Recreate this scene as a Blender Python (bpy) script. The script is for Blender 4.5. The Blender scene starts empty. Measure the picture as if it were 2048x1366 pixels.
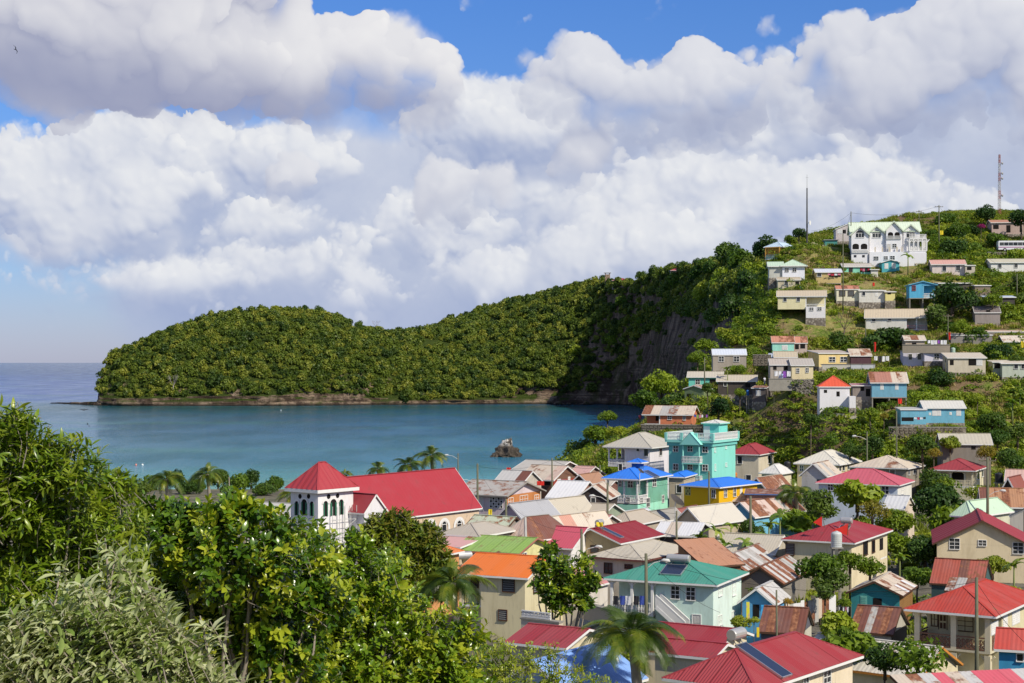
import bpy, bmesh, math, random
import numpy as np
from mathutils import Vector, Matrix, Euler, noise as mnoise
R = math.radians
random.seed(7)
RNG = np.random.default_rng(11)
scene = bpy.context.scene
COL = scene.collection
# ---- camera
CAMZ = 28.0
FPX = 3248.0                       # focal length in pixels of the 2048 px wide photograph
cam_data = bpy.data.cameras.new('camera')
cam_data.sensor_width = 36.0
cam_data.lens = 36.0 * FPX / 2048.0
cam_data.shift_y = 41.0 / 2048.0
cam_data.clip_start = 0.2
cam_data.clip_end = 120000.0
cam = bpy.data.objects.new('camera', cam_data)
COL.objects.link(cam)
cam.location = (0,0, CAMZ)
cam.rotation_euler = (R(90),0,0)
scene.camera = cam
# ---- render look
scene.render.engine = 'CYCLES'
scene.view_settings.view_transform = 'Standard'
scene.view_settings.look = 'None'
scene.view_settings.exposure = 0.0
scene.view_settings.gamma = 1.0
scene.view_settings.use_curve_mapping = False
scene.cycles.max_bounces = 6
scene.cycles.diffuse_bounces = 3
scene.cycles.glossy_bounces = 2
scene.cycles.transmission_bounces = 3
scene.cycles.transparent_max_bounces = 6
scene.cycles.caustics_reflective = False
scene.cycles.caustics_refractive = False
# ---- sun
SUN_EL, SUN_AZ = R(41), R(136)     # azimuth clockwise from +Y (the view direction): right of and behind the camera
sun_data = bpy.data.lights.new('sun', 'SUN')
sun_data.energy = 5.0
sun_data.angle = R(0.5)
sun_data.color = (1.0,0.92,0.77)
sun = bpy.data.objects.new('sun', sun_data)
COL.objects.link(sun)
sdir = Vector((math.sin(SUN_AZ) * math.cos(SUN_EL), math.cos(SUN_AZ) * math.cos(SUN_EL), math.sin(SUN_EL)))
sun.rotation_euler = sdir.to_track_quat('Z', 'Y').to_euler()
sun.location = (200,-100,300)
# ---- node helpers
class NT:
    def __init__(s, tree):
        s.t = tree; s.n = tree.nodes; s.l = tree.links
    def node(s, typ, **kw):
        n = s.n.new(typ)
        for k, v in kw.items():
            setattr(n, k, v)
        return n
    def put(s, sock, v):
        if v is None: return
        if isinstance(v, bpy.types.NodeSocket): s.l.new(v, sock)
        else: sock.default_value = v
    def m(s, op, a, b=None, c=None, clamp=False):
        n = s.node('ShaderNodeMath', operation=op, use_clamp=clamp)
        s.put(n.inputs[0], a); s.put(n.inputs[1], b)
        if c is not None: s.put(n.inputs[2], c)
        return n.outputs[0]
    def vm(s, op, a, b=None, scale=None):
        n = s.node('ShaderNodeVectorMath', operation=op)
        s.put(n.inputs[0], a); s.put(n.inputs[1], b)
        if scale is not None: s.put(n.inputs['Scale'], scale)
        return n.outputs['Value'] if op in ('LENGTH', 'DOT_PRODUCT', 'DISTANCE') else n.outputs[0]
    def mr(s, v, a, b, c=0.0, d=1.0, smooth=True):
        n = s.node('ShaderNodeMapRange', interpolation_type='SMOOTHSTEP' if smooth else 'LINEAR')
        s.put(n.inputs[0], v)
        for i, x in enumerate((a, b, c, d)): s.put(n.inputs[1 + i], x)
        return n.outputs[0]
    def mix(s, f, a, b, blend='MIX'):
        n = s.node('ShaderNodeMix', data_type='RGBA', blend_type=blend)
        s.put(n.inputs[0], f); s.put(n.inputs[6], col4(a)); s.put(n.inputs[7], col4(b))
        return n.outputs[2]
    def noise(s, vec, scale, detail=4.0, rough=0.55, dist=0.0, col=False):
        n = s.node('ShaderNodeTexNoise')
        s.put(n.inputs['Vector'], vec); s.put(n.inputs['Scale'], scale)
        n.inputs['Detail'].default_value = detail; n.inputs['Roughness'].default_value = rough
        n.inputs['Distortion'].default_value = dist
        return n.outputs['Color' if col else 'Fac']
    def voro(s, vec, scale, detail=0.0, rough=0.5, smooth=None, feature='F1', out='Distance'):
        n = s.node('ShaderNodeTexVoronoi', feature='SMOOTH_F1' if smooth is not None else feature)
        s.put(n.inputs['Vector'], vec); s.put(n.inputs['Scale'], scale)
        if 'Detail' in n.inputs: n.inputs['Detail'].default_value = detail
        if 'Roughness' in n.inputs: n.inputs['Roughness'].default_value = rough
        if smooth is not None: n.inputs['Smoothness'].default_value = smooth
        return n.outputs[out]
    def xyz(s, v):
        n = s.node('ShaderNodeSeparateXYZ'); s.put(n.inputs[0], v); return n.outputs
    def comb(s, x, y, z):
        n = s.node('ShaderNodeCombineXYZ')
        for i, v in enumerate((x, y, z)): s.put(n.inputs[i], v)
        return n.outputs[0]
    def mapping(s, v, scale=(1,1,1), loc=(0,0,0), rot=(0,0,0)):
        n = s.node('ShaderNodeMapping'); s.put(n.inputs[0], v)
        n.inputs['Location'].default_value = loc; n.inputs['Rotation'].default_value = rot; n.inputs['Scale'].default_value = scale
        return n.outputs[0]
    def ramp(s, f, stops, interp='LINEAR'):
        n = s.node('ShaderNodeValToRGB'); s.put(n.inputs[0], f)
        cr = n.color_ramp; cr.interpolation = interp
        while len(cr.elements) < len(stops): cr.elements.new(0.5)
        for e,(p, c) in zip(cr.elements, stops): e.position = p; e.color = col4(c)
        return n.outputs[0]
def col4(c):
    if isinstance(c, bpy.types.NodeSocket) or c is None: return c
    if isinstance(c,(int, float)): return (c, c, c,1.0)
    return (c[0], c[1], c[2],1.0) if len(c) == 3 else tuple(c)
def srgb(r, g=None, b=None):
    if g is None: r, g, b = r
    f = lambda v: (v / 255.0) / 12.92 if v <= 10 else (((v / 255.0) + 0.055) / 1.055) ** 2.4
    return (f(r), f(g), f(b))
# ---- cloud banks, heaped up puff by puff
def up_grid(rng, h, w, cy, cx):
    """smooth value noise of cy x cx cells over an h x w field"""
    g = rng.random((cy + 3, cx + 3))
    y = np.linspace(0, cy, h, endpoint=False); x = np.linspace(0, cx, w, endpoint=False)
    yi = y.astype(int); xi = x.astype(int)
    fy = y - yi; fx = x - xi
    fy = (fy * fy * (3 - 2 * fy))[:, None]; fx = (fx * fx * (3 - 2 * fx))[None, :]
    a = g[yi][:, xi]; b = g[yi][:, xi + 1]; c = g[yi + 1][:, xi]; d = g[yi + 1][:, xi + 1]
    return (a * (1 - fx) + b * fx) * (1 - fy) + (c * (1 - fx) + d * fx) * fy
def fbm2(rng, h, w, cell, octaves=5, rough=0.5, stretch=1.0):
    out = np.zeros((h, w)); amp = 1.0; tot = 0
    for o in range(octaves):
        cs = cell / 2 ** o
        if cs < 1.5: break
        out += amp * (up_grid(rng, h, w, max(1, int(h / cs * stretch)), max(1, int(w / cs))) - 0.5)
        tot += amp; amp *= rough
    return out / tot * 2
def blur2(a, r):
    if r < 1: return a
    r = int(r)
    for _ in range(2):
        for ax in (0,1):
            n = a.shape[ax]
            pad = [(0,0),(0,0)]; pad[ax] = (r + 1, r)
            c = np.cumsum(np.pad(a, pad, mode='edge'), axis=ax)
            hi = np.take(c, np.arange(2 * r + 1,2 * r + 1 + n), axis=ax)
            lo = np.take(c, np.arange(0, n), axis=ax)
            a = (hi - lo) / (2 * r + 1)
    return a
def bilin(a, y, x):
    h, w = a.shape
    y = np.clip(y,0, h - 1.001); x = np.clip(x,0, w - 1.001)
    yi = y.astype(np.int32); xi = x.astype(np.int32); fy = y - yi; fx = x - xi
    return (a[yi, xi] * (1 - fx) + a[yi, xi + 1] * fx) * (1 - fy) + (a[yi + 1, xi] * (1 - fx) + a[yi + 1, xi + 1] * fx) * fy
def sstep(a, b, v):
    t = np.clip((v - a) / (b - a),0,1); return t * t * (3 - 2 * t)
def cloud_bank(rng, h, w, M, S, sizes, counts, soft, L=(0.50,0.62,0.60), warp=0.5, base_dark=0.6, relief=1.0):
    """M: wanted thickness of cloud (rows go down), S: pixels per unit, sizes: puff radii. returns alpha, light"""
    H = np.full((h, w),0.0)
    base = blur2(np.clip(M,0, None), S * 4)
    H = base * S * 9
    for r0, n in zip(sizes, counts):
        Hs = H.copy()
        ys = rng.random(n) * h; xs = rng.random(n) * w; rr = r0 * S * (0.55 + rng.random(n) ** 2 * 1.0); uu = rng.random(n)
        for y, x, r, u in zip(ys, xs, rr, uu):
            m = M[min(h - 1, int(y)), min(w - 1, int(x))]
            if m < 0.10 * u: continue
            r *= 0.45 + 0.55 * min(1, m * 1.3)
            y0 = max(0, int(y - r)); y1 = min(h, int(y + r) + 1); x0 = max(0, int(x - r)); x1 = min(w, int(x + r) + 1)
            if y1 <= y0 or x1 <= x0: continue
            gy = np.arange(y0, y1)[:, None] - y; gx = np.arange(x0, x1)[None, :] - x
            q = r * r - gy * gy * 1.15 - gx * gx
            z = np.sqrt(np.maximum(q,0))
            z0 = Hs[min(h - 1, int(y)), min(w - 1, int(x))] - r * 0.45
            P = H[y0:y1, x0:x1]
            np.maximum(P, np.where(q > 0, z0 + z,-1e9), out=P)
    cell = 9 * S
    wy = fbm2(rng, h, w, cell,6,0.62) * warp * cell * 0.55; wx = fbm2(rng, h, w, cell,6,0.62) * warp * cell * 0.55
    Y, X = np.mgrid[0:h,0:w].astype(np.float64)
    H = bilin(H, Y + wy, X + wx)
    H = H + fbm2(rng, h, w,5 * S,5,0.6) * S * 1.3 * relief
    Hb = blur2(H,1.0)
    edge = S * 2.0
    alpha = sstep(edge, edge + soft * S, H)
    gy, gx = np.gradient(blur2(H, S * 0.35))
    gy2, gx2 = np.gradient(blur2(H, S * 2.0))
    k = 0.55
    nx = -(gx * .6 + gx2 * .8) * k * relief; ny = (gy * .6 + gy2 * .8) * k * relief
    nl = (nx * L[0] + ny * L[1] + L[2]) / np.sqrt(nx * nx + ny * ny + 1)
    ao = np.clip((H - blur2(H, S * 3)) / (S * 5),-1,1)
    A = blur2(np.clip(M * 2.6,0,1), S * 0.8)
    above = np.zeros_like(A); n = 5
    for i in range(1, n + 1):
        sh = int(i * S * 1.1); above[sh:] += A[:-sh]; above[:sh] += A[:1]
    above /= n
    below = np.zeros_like(A)
    for i in range(1, n + 1):
        sh = int(i * S * 1.15)
        below[:-sh] += A[sh:]; below[-sh:] += A[-1:]
    below /= n
    bottom = np.clip(above * (1 - below),0,1) ** 0.8
    soft_a = sstep(edge, edge + (soft * 2.0 + 4.5) * S, H)
    sb = sstep(.12,.5, bottom)
    alpha = alpha * (1 - sb) + soft_a * sb
    light = 0.60 + 0.50 * relief * (nl - 0.52) + 0.22 * ao - base_dark * bottom * 1.25 + 0.10 * (1 - above)
    light = 0.12 + 0.88 * light
    light = np.where(light < .25,.25 * np.exp((light - .25) / .25), light)
    return alpha, np.clip(light,0,1)
def blob_mask(px, py, blobs, n1, n2):
    M = np.zeros(px.shape)
    for (cx, cy, ru, rv, a) in blobs:
        r2 = ((px - cx + n1 * 45) / ru) ** 2 + ((py - cy + n2 * 45) / rv) ** 2
        M += a * np.clip(1 - r2,0, None) ** 1.0
    return M
def over(rgb, A, a, light, dark, bright):
    t = light[..., None]
    mid = 0.52 * np.array(dark) + 0.48 * np.array(bright)
    c = np.where(t < 0.5, np.array(dark) * (1 - t * 2) + mid * t * 2, mid * (2 - 2 * t) + np.array(bright) * (2 * t - 1))
    a3 = a[..., None]
    return rgb * (1 - a3) + c * a3, A * (1 - a) + a
def paint_front(w=2400, h=1000, x0=-176.0, x1=2224.0, y0=-240.0, y1=760.0):
    rng = np.random.default_rng(5)
    s = w / (x1 - x0)
    py, px = np.mgrid[0:h,0:w] / s
    px = px + x0; py = py + y0
    n1 = fbm2(rng, h, w,260 * s,5,.55); n2 = fbm2(rng, h, w,260 * s,5,.55)
    n3 = fbm2(rng, h, w,120 * s,5,.6)
    rgb = np.zeros((h, w,3)); A = np.zeros((h, w))
    veil = blob_mask(px, py, [(1050,420,1500,260,.9),(1800,350,700,300,.6),(500,400,500,160,.5),(1100,640,1300,160,.8),(500,640,500,90,.4)], n1, n2) + n3 * .18 - blob_mask(px, py, [(60,640,330,110,.5)], n1, n2)
    a = sstep(.12,.75, veil) * .95
    rgb, A = over(rgb, A, a, np.clip(.40 + n1 * .22 + n3 * .16 - (py - 420) / 1500,0,1), FAR_DARK, FAR_LIGHT)
    rows = [
      ([(240,330,200,130,1.1),(80,380,190,110,1.0),(420,330,260,110,.9),(-60,430,200,110,.9),(620,330,240,90,.8),(960,270,200,110,.9),
        (1330,108,80,46,1.2),(1400,128,100,34,1.0),(1740,390,120,60,1.0),(1200,330,500,140,.7),(1640,240,200,120,.8),(30,345,50,40,-1.0),(120,235,220,60,-.8)],1.0,(3.6,1.9,1.0),(900,2600,5000),1.4,11),
      ([(120,500,240,90,.8),(400,470,330,90,.8),(700,450,300,100,.8),(1000,480,320,100,.8),(1330,420,330,120,.8),(1700,400,330,100,1.0),(1740,390,120,70,.9),(2000,420,260,90,.8)],1.0,(2.6,1.4,.8),(1200,3200,5000),1.8,12),
      ([(x, y,150,60,.7) for x, y in ((60,330),(230,300),(250,390),(80,420),(330,400),(1080,300),(990,240),(1130,200),(1380,540),(1620,500),(1950,430),(640,560),(420,590),(900,540),(1100,560),(70,460),(260,480),(20,390),(560,330),(760,470),(900,250),(1000,430),(1010,300),(1420,380),(1560,420),(1250,500),(1850,480),(500,520),(160,540),(1740,370))],1.0,(1.9,1.1,.6),(1500,3800,6000),1.5,17),
      ([(x, y,110,38,.75) for x, y in ((60,560),(200,530),(330,560),(470,520),(600,500),(640,560),(740,540),(860,500),(880,590),(960,560),(1060,520),(1160,490),(1180,560),(1280,500),(1330,560),(1420,480),(1500,450),(1000,610),(740,600),(420,640),(180,610),(1120,610),(1560,400),(1620,420))],.8,(1.6,.95,.5),(1800,4200,7000),1.4,19),
      ([(240,590,260,50,.65),(560,570,360,60,.75),(330,620,120,40,.8),(1000,560,420,70,.7),(1380,520,360,70,.7),(800,630,260,40,.5),(150,560,200,60,.5),(1300,480,500,80,.5)],1.0,(1.7,1.0,.55),(1500,3800,6000),2.2,13),
    ]
    for blobs, S, sizes, counts, soft, seed in rows:
        r = np.random.default_rng(seed); fine_ = seed in (17,19)
        M = blob_mask(px, py, blobs, n1, n2) * ((1.15 if fine_ else .8) + .6 * n2) + fbm2(r, h, w,(52 if fine_ else 95) * s,5,.6) * .95 - .16
        a, l = cloud_bank(r, h, w, M,12 * s, sizes, counts, soft, base_dark=.5)
        fade = 1 - .2 * sstep(560,730, py)
        rgb, A = over(rgb, A, a * fade, l, FAR_DARK, FAR_LIGHT)
    r = np.random.default_rng(23)
    M = blob_mask(px, py, [(1150,180,150,90,1.2),(1320,210,150,110,1.1),(1500,190,140,85,1.0),(1160,350,95,85,.9),(930,385,80,62,1.3),(880,455,60,32,.9),
        (1800,210,190,120,1.1),(1920,90,130,70,1.1),(1650,100,60,50,1.1),(1740,120,90,50,.9),(2040,130,170,110,1.0),(2150,260,220,120,.9),(590,372,90,38,1.4),
        (1010,90,36,70,.6),(1480,20,110,50,-1.2),(1240,20,180,60,-1.2),(1340,370,60,30,.5),(1700,330,90,30,.5),(1990,-10,60,26,-.8)], n1 * .7, n2 * .7) + fbm2(r, h, w,110 * s,6,.62) * .52 - .12
    a, l = cloud_bank(r, h, w, M,17 * s,(4.0,2.2,1.1),(600,2000,4200),2.0, base_dark=.62, relief=.8)
    rgb, A = over(rgb, A, a * .97, l, MID_DARK, MID_LIGHT)
    r = np.random.default_rng(27)
    M = blob_mask(px, py, [(380,405,46,26,1.2),(460,462,76,15,1.3),(580,490,50,38,1.1),(150,418,56,15,1.2),(570,375,70,26,1.0),(1240,350,40,40,.9),(1000,395,40,18,.8),(1420,300,70,20,.7),(1440,400,50,18,.8),(720,500,60,16,.8),(300,560,60,14,.8),(940,250,50,30,.9),(820,430,40,22,.8)], n1 * .5, n2 * .5) + fbm2(r, h, w,44 * s,5,.65) * .6 - .12
    a, l = cloud_bank(r, h, w, M,8 * s,(2.2,1.2,.7),(900,2600,4000),2.4, base_dark=.3, relief=.6)
    rgb, A = over(rgb, A, a * .8, l * .75,(3.1,3.7,5.6),(5.6,6.0,7.2))
    r = np.random.default_rng(31)
    M = blob_mask(px, py, [(40,0,420,180,1.4),(330,20,270,190,1.2),(420,160,330,78,1.0),(640,175,230,66,1.0),(700,110,82,68,1.1),(800,155,110,64,1.1),(885,172,70,50,1.1),
        (400,-100,180,160,1.2),(150,150,260,60,.6),(604,50,24,80,-2.4),(30,255,260,46,-.9),(820,20,130,62,-1.6),(690,-10,90,45,-1.5)], n1 * .3, n2 * .3) + fbm2(r, h, w,120 * s,5,.6) * .2 - .12
    a, l = cloud_bank(r, h, w, M,19 * s,(5.2,2.8,1.3),(320,1200,2800),1.9, base_dark=.58, relief=.62)
    rgb, A = over(rgb, A, a, l, NEAR_DARK, NEAR_LIGHT)
    return rgb, A
FAR_LIGHT = (8.4,8.5,8.7); FAR_DARK = (3.0,3.75,5.9)
MID_LIGHT = (7.9,7.95,8.3); MID_DARK = (2.9,3.4,5.2)
NEAR_LIGHT = (8.9,8.8,8.8); NEAR_DARK = (2.9,3.2,4.8)
# ---- world: physical sky with the cloud banks in it
world = bpy.data.worlds.new('World')
scene.world = world
world.use_nodes = True
world.node_tree.nodes.clear()
W = NT(world.node_tree)
rgb_c, al_c = paint_front()
hh, ww = al_c.shape
buf = np.empty((hh, ww,4), np.float32)
buf[..., :3] = (rgb_c / np.maximum(al_c,1e-3)[..., None])[::-1] * 0.1
buf[..., 3] = al_c[::-1]
clouds_img = bpy.data.images.new('cloud_banks', ww, hh, alpha=True, float_buffer=True)
clouds_img.colorspace_settings.name = 'Non-Color'
clouds_img.alpha_mode = 'CHANNEL_PACKED'
clouds_img.pixels.foreach_set(buf.ravel())
clouds_img.update()
tc = W.node('ShaderNodeTexCoord')
gen = tc.outputs['Generated']
sky = W.node('ShaderNodeTexSky', sky_type='NISHITA')
sky.sun_disc = False
sky.sun_elevation = SUN_EL; sky.sun_rotation = SUN_AZ
sky.altitude = 0; sky.air_density = 1.0; sky.dust_density = 0.3; sky.ozone_density = 2.0
sx = W.xyz(gen)
z = sx[2]
tint = W.ramp(W.mr(z,0.0,0.25, smooth=False), [(0.0,(0.62,0.66,1.02)),(0.30,(0.50,0.68,1.08)),(1.0,(0.40,0.72,1.28))])
clear = W.mix(1.0, sky.outputs[0], tint, 'MULTIPLY')
az = W.m('ARCTAN2', sx[0], sx[1])
el = W.m('ARCSINE', z)
pxs = W.m('MULTIPLY_ADD', az,3301.0 / 2400.0,(1024.0 + 176.0) / 2400.0)
pys = W.m('MULTIPLY_ADD', el, FPX / 1000.0,(760.0 - 724.0) / 1000.0)
img = W.node('ShaderNodeTexImage', image=clouds_img, extension='MIRROR', interpolation='Linear')
W.l.new(W.comb(pxs, pys,0.0), img.inputs[0])
cc = W.vm('SCALE', img.outputs['Color'], scale=10.0)
al = W.m('MULTIPLY', img.outputs['Alpha'], W.mr(z,0.28,0.45,1.0,0.35))
c = W.mix(al, clear, cc)
c = W.mix(W.mr(z,0.0,0.07,0.30,0.0), c,(3.9,4.7,7.2))
bg = W.node('ShaderNodeBackground')
bg.inputs['Strength'].default_value = 0.10
W.l.new(c, bg.inputs['Color'])
wo = W.node('ShaderNodeOutputWorld')
W.l.new(bg.outputs[0], wo.inputs['Surface'])
world.cycles.sampling_method = 'MANUAL'
world.cycles.sample_map_resolution = 1024
# ---- picture -> place
def P(px, py, Y):
    return Vector(((px - 1024.0) / FPX * Y, Y, CAMZ - (py - 724.0) / FPX * Y))
VIEWS = {'p': (0,0,1.0), 'z1': (1480,280,3.595), 'z2': (1200,640,3.595), 'z3': (1600,560,4.554), 'z4': (1600,820,4.554),
         'z5': (880,860,4.267), 'z6': (1180,860,4.267), 'z7': (1160,1060,4.267), 'z8': (1568,1060,4.267),
         'zc': (520,860,4.267), 'zb': (600,1040,3.413)}
def vx(v, x): o = VIEWS[v]; return o[0] + x / o[2]
def vy(v, y): o = VIEWS[v]; return o[1] + y / o[2]
# ---- tagging
def tag(o, label=None, cat=None, group=None, kind=None):
    if label: o['label'] = label
    if cat: o['category'] = cat
    if group: o['group'] = group
    if kind: o['kind'] = kind
    return o
def empty(name, loc=(0,0,0), rz=0.0, label=None, cat=None, group=None):
    o = bpy.data.objects.new(name, None); COL.objects.link(o)
    o.empty_display_size = 0.5
    o.location = loc; o.rotation_euler = (0,0, rz)
    return tag(o, label, cat, group)
def link(name, me, parent=None, loc=None, rz=None, scale=None):
    o = bpy.data.objects.new(name, me); COL.objects.link(o)
    if parent is not None: o.parent = parent
    if loc is not None: o.location = loc
    if rz is not None: o.rotation_euler = (0,0, rz)
    if scale is not None: o.scale = (scale,) * 3 if isinstance(scale,(int, float)) else scale
    return o
def copy_tree(o, parent=None):
    c = o.copy(); COL.objects.link(c)
    if parent is not None: c.parent = parent
    for ch in list(o.children): copy_tree(ch, c)
    return c
# ---- mesh builder
class MB:
    def __init__(s): s.v = []; s.f = []
    def quad(s, a, b, c, d):
        n = len(s.v); s.v += [tuple(a), tuple(b), tuple(c), tuple(d)]; s.f.append((n, n + 1, n + 2, n + 3))
    def tri(s, a, b, c):
        n = len(s.v); s.v += [tuple(a), tuple(b), tuple(c)]; s.f.append((n, n + 1, n + 2))
    def poly(s, pts):
        n = len(s.v); s.v += [tuple(p) for p in pts]; s.f.append(tuple(range(n, n + len(pts))))
    def box(s, x0, x1, y0, y1, z0, z1):
        n = len(s.v)
        s.v += [(x0, y0, z0),(x1, y0, z0),(x1, y1, z0),(x0, y1, z0),(x0, y0, z1),(x1, y0, z1),(x1, y1, z1),(x0, y1, z1)]
        s.f += [(n, n + 3, n + 2, n + 1),(n + 4, n + 5, n + 6, n + 7),(n, n + 1, n + 5, n + 4),(n + 1, n + 2, n + 6, n + 5),(n + 2, n + 3, n + 7, n + 6),(n + 3, n, n + 4, n + 7)]
    def bar(s, a, b, w, h=None, up=Vector((0,0,1))):
        a = Vector(a); b = Vector(b); h = h or w
        d = (b - a); L = d.length
        if L < 1e-6: return
        d /= L
        if abs(d.dot(up)) > .98: up = Vector((0,1,0))
        sx = d.cross(up).normalized() * w / 2; sz = sx.cross(d).normalized() * h / 2
        n = len(s.v)
        for p in (a, b):
            for q in (-sx - sz, sx - sz, sx + sz,-sx + sz): s.v.append(tuple(p + q))
        s.f += [(n, n + 1, n + 2, n + 3),(n + 7, n + 6, n + 5, n + 4)] + [(n + i, n + 4 + i, n + 4 + (i + 1) % 4, n + (i + 1) % 4) for i in range(4)]
    def tube(s, pts, rads, k=8, cap=True):
        pts = [Vector(p) for p in pts]
        if isinstance(rads,(int, float)): rads = [rads] * len(pts)
        n0 = len(s.v); prev = None
        for i, p in enumerate(pts):
            d = (pts[min(i + 1, len(pts) - 1)] - pts[max(i - 1,0)]).normalized()
            if prev is None: prev = Vector((1,0,0)) if abs(d.x) < .8 else Vector((0,1,0))
            sx = (prev - d * prev.dot(d)).normalized(); sy = d.cross(sx); prev = sx
            for j in range(k):
                an = 2 * math.pi * j / k
                s.v.append(tuple(p + (sx * math.cos(an) + sy * math.sin(an)) * rads[i]))
        for i in range(len(pts) - 1):
            for j in range(k):
                a = n0 + i * k + j; b = n0 + i * k + (j + 1) % k
                s.f.append((a, b, b + k, a + k))
        if cap:
            s.f.append(tuple(range(n0 + k - 1, n0 - 1,-1))); e = n0 + (len(pts) - 1) * k; s.f.append(tuple(range(e, e + k)))
    def lathe(s, prof, cx=0, cy=0, k=16):
        s.tube([(cx, cy, z) for r, z in prof], [max(r,1e-3) for r, z in prof], k)
    def add(s, vs, fs):
        n = len(s.v); s.v += [tuple(v) for v in vs]; s.f += [tuple(i + n for i in f) for f in fs]
    def mesh(s, name, mat=None, smooth=False):
        me = bpy.data.meshes.new(name); me.from_pydata(s.v, [], s.f); me.update()
        if mat is not None: me.materials.append(mat)
        if smooth: me.shade_smooth()
        return me
    def build(s, name, mat, parent=None, smooth=False, loc=None, rz=None):
        return link(name, s.mesh(name, mat, smooth), parent, loc, rz)
def mesh_np(name, V, F, mat=None, smooth=False):
    """V (n,3), F (m,k) numpy arrays"""
    me = bpy.data.meshes.new(name)
    V = np.asarray(V, np.float32); F = np.asarray(F, np.int32)
    me.vertices.add(len(V)); me.vertices.foreach_set('co', V.ravel())
    m, k = F.shape
    me.loops.add(m * k); me.loops.foreach_set('vertex_index', F.ravel())
    me.polygons.add(m); me.polygons.foreach_set('loop_start', np.arange(0, m * k, k, dtype=np.int32))
    me.polygons.foreach_set('loop_total', np.full(m, k, np.int32))
    if smooth: me.polygons.foreach_set('use_smooth', np.ones(m, bool))
    me.update(calc_edges=True)
    if mat is not None: me.materials.append(mat)
    return me
# ---- materials
MATS = {}
def mat_base(name):
    m = bpy.data.materials.new(name); m.use_nodes = True; m.node_tree.nodes.clear()
    T = NT(m.node_tree)
    out = T.node('ShaderNodeOutputMaterial')
    return m, T, out
def principled(T, out, color, rough=0.8, spec=0.3, metal=0.0, bump=None, bstr=0.3, bdist=0.02):
    b = T.node('ShaderNodeBsdfPrincipled')
    T.put(b.inputs['Base Color'], col4(color)); T.put(b.inputs['Roughness'], rough)
    b.inputs['Specular IOR Level'].default_value = spec; b.inputs['Metallic'].default_value = metal
    if bump is not None:
        n = T.node('ShaderNodeBump'); n.inputs['Strength'].default_value = bstr; n.inputs['Distance'].default_value = bdist
        T.put(n.inputs['Height'], bump); T.l.new(n.outputs[0], b.inputs['Normal'])
    T.l.new(b.outputs[0], out.inputs['Surface'])
    return b
def objco(T): return T.node('ShaderNodeTexCoord').outputs['Object']
def orand(T): return T.node('ShaderNodeObjectInfo').outputs['Random']
def sc(c, k): return tuple(min(1.0, x * k) for x in c[:3])
def m_wall(c, dirt=0.35, planks=0.0, key=None):
    key = key or ('wall', tuple(round(x,4) for x in c), dirt, planks)
    if key in MATS: return MATS[key]
    m, T, out = mat_base('painted_wall')
    o = objco(T)
    n1 = T.noise(T.mapping(o, scale=(1,1,.35)),0.9,6,.65)
    n2 = T.noise(T.mapping(o, scale=(3,3,.5)),1.6,5,.6)
    f = T.mr(n1,.42,.74,0, dirt * 1.25)
    col = T.mix(f, c, sc((c[0] * .62, c[1] * .58, c[2] * .52),1))
    f2 = T.mr(n2,.55,.76,0, dirt * 1.0)
    col = T.mix(f2, col,(.16,.14,.11))
    bump = n2; bs = .15
    if planks:
        z = T.xyz(o)[2]
        fr = T.m('FRACT', T.m('DIVIDE', z, planks))
        bump = fr; bs = .9
        col = T.mix(T.mr(fr,.86,1.0,0,.55), col, sc(c,.35))
        pl = T.m('FLOOR', T.m('DIVIDE', z, planks))
        col = T.mix(T.m('MULTIPLY', T.noise(T.comb(pl,0,0),3.7,0),.35), col, sc(c,.75))
    principled(T, out, col,.85,.2, bump=bump, bstr=bs, bdist=.03)
    MATS[key] = m; return m
def m_roof(c, fade=.25, rust=0.0, key=None):
    """painted or bare corrugated metal; rust 0..1"""
    key = key or ('roof', tuple(round(x,4) for x in c), fade, rust)
    if key in MATS: return MATS[key]
    m, T, out = mat_base('corrugated_metal')
    o = objco(T)
    rnd = orand(T)
    sh = T.vm('ADD', o, T.comb(T.m('MULTIPLY', rnd,40.0), T.m('MULTIPLY', rnd,17.0),0.0))
    n1 = T.noise(sh,.45,5,.6)
    n2 = T.noise(sh,2.6,5,.65)
    col = T.mix(T.mr(n1,.35,.75,0, fade), c, sc((c[0] * .8 + .08, c[1] * .8 + .08, c[2] * .8 + .08),.9))
    col = T.mix(T.mr(n2,.5,.85,0, fade), col, sc(c,.55))
    col = T.mix(T.m('MULTIPLY', rnd,.22), col, sc((c[0] * .75 + .12, c[1] * .75 + .11, c[2] * .75 + .10),1))
    n4 = T.noise(T.mapping(sh, scale=(1.0,1.0,.25)),1.1,6,.7)
    col = T.mix(T.mr(n4,.56,.74,0,.38), col,(.09,.065,.05))
    if rust > 0:
        n3 = T.noise(sh,.9,6,.7)
        r = T.m('ADD', n3, T.m('MULTIPLY', T.m('SUBTRACT', rnd,.5),.55))
        th = .78 - rust * .5
        f = T.mr(r, th, th + .16)
        rc = T.ramp(n2, [(.3,(.10,.038,.022)),(.5,(.22,.085,.04)),(.72,(.36,.17,.085))])
        col = T.mix(f, col, rc)
    principled(T, out, col,.62,.35, bump=n2, bstr=.08, bdist=.02)
    MATS[key] = m; return m
def m_plain(name, c, rough=.7, spec=.3, metal=0.0, var=.25, scale=2.0):
    key = (name, tuple(c))
    if key in MATS: return MATS[key]
    m, T, out = mat_base(name)
    o = objco(T); n = T.noise(o, scale,5,.6)
    col = T.mix(T.mr(n,.3,.8,0, var), c, sc(c,.55))
    principled(T, out, col, rough, spec, metal, bump=n, bstr=.1)
    MATS[key] = m; return m
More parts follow.
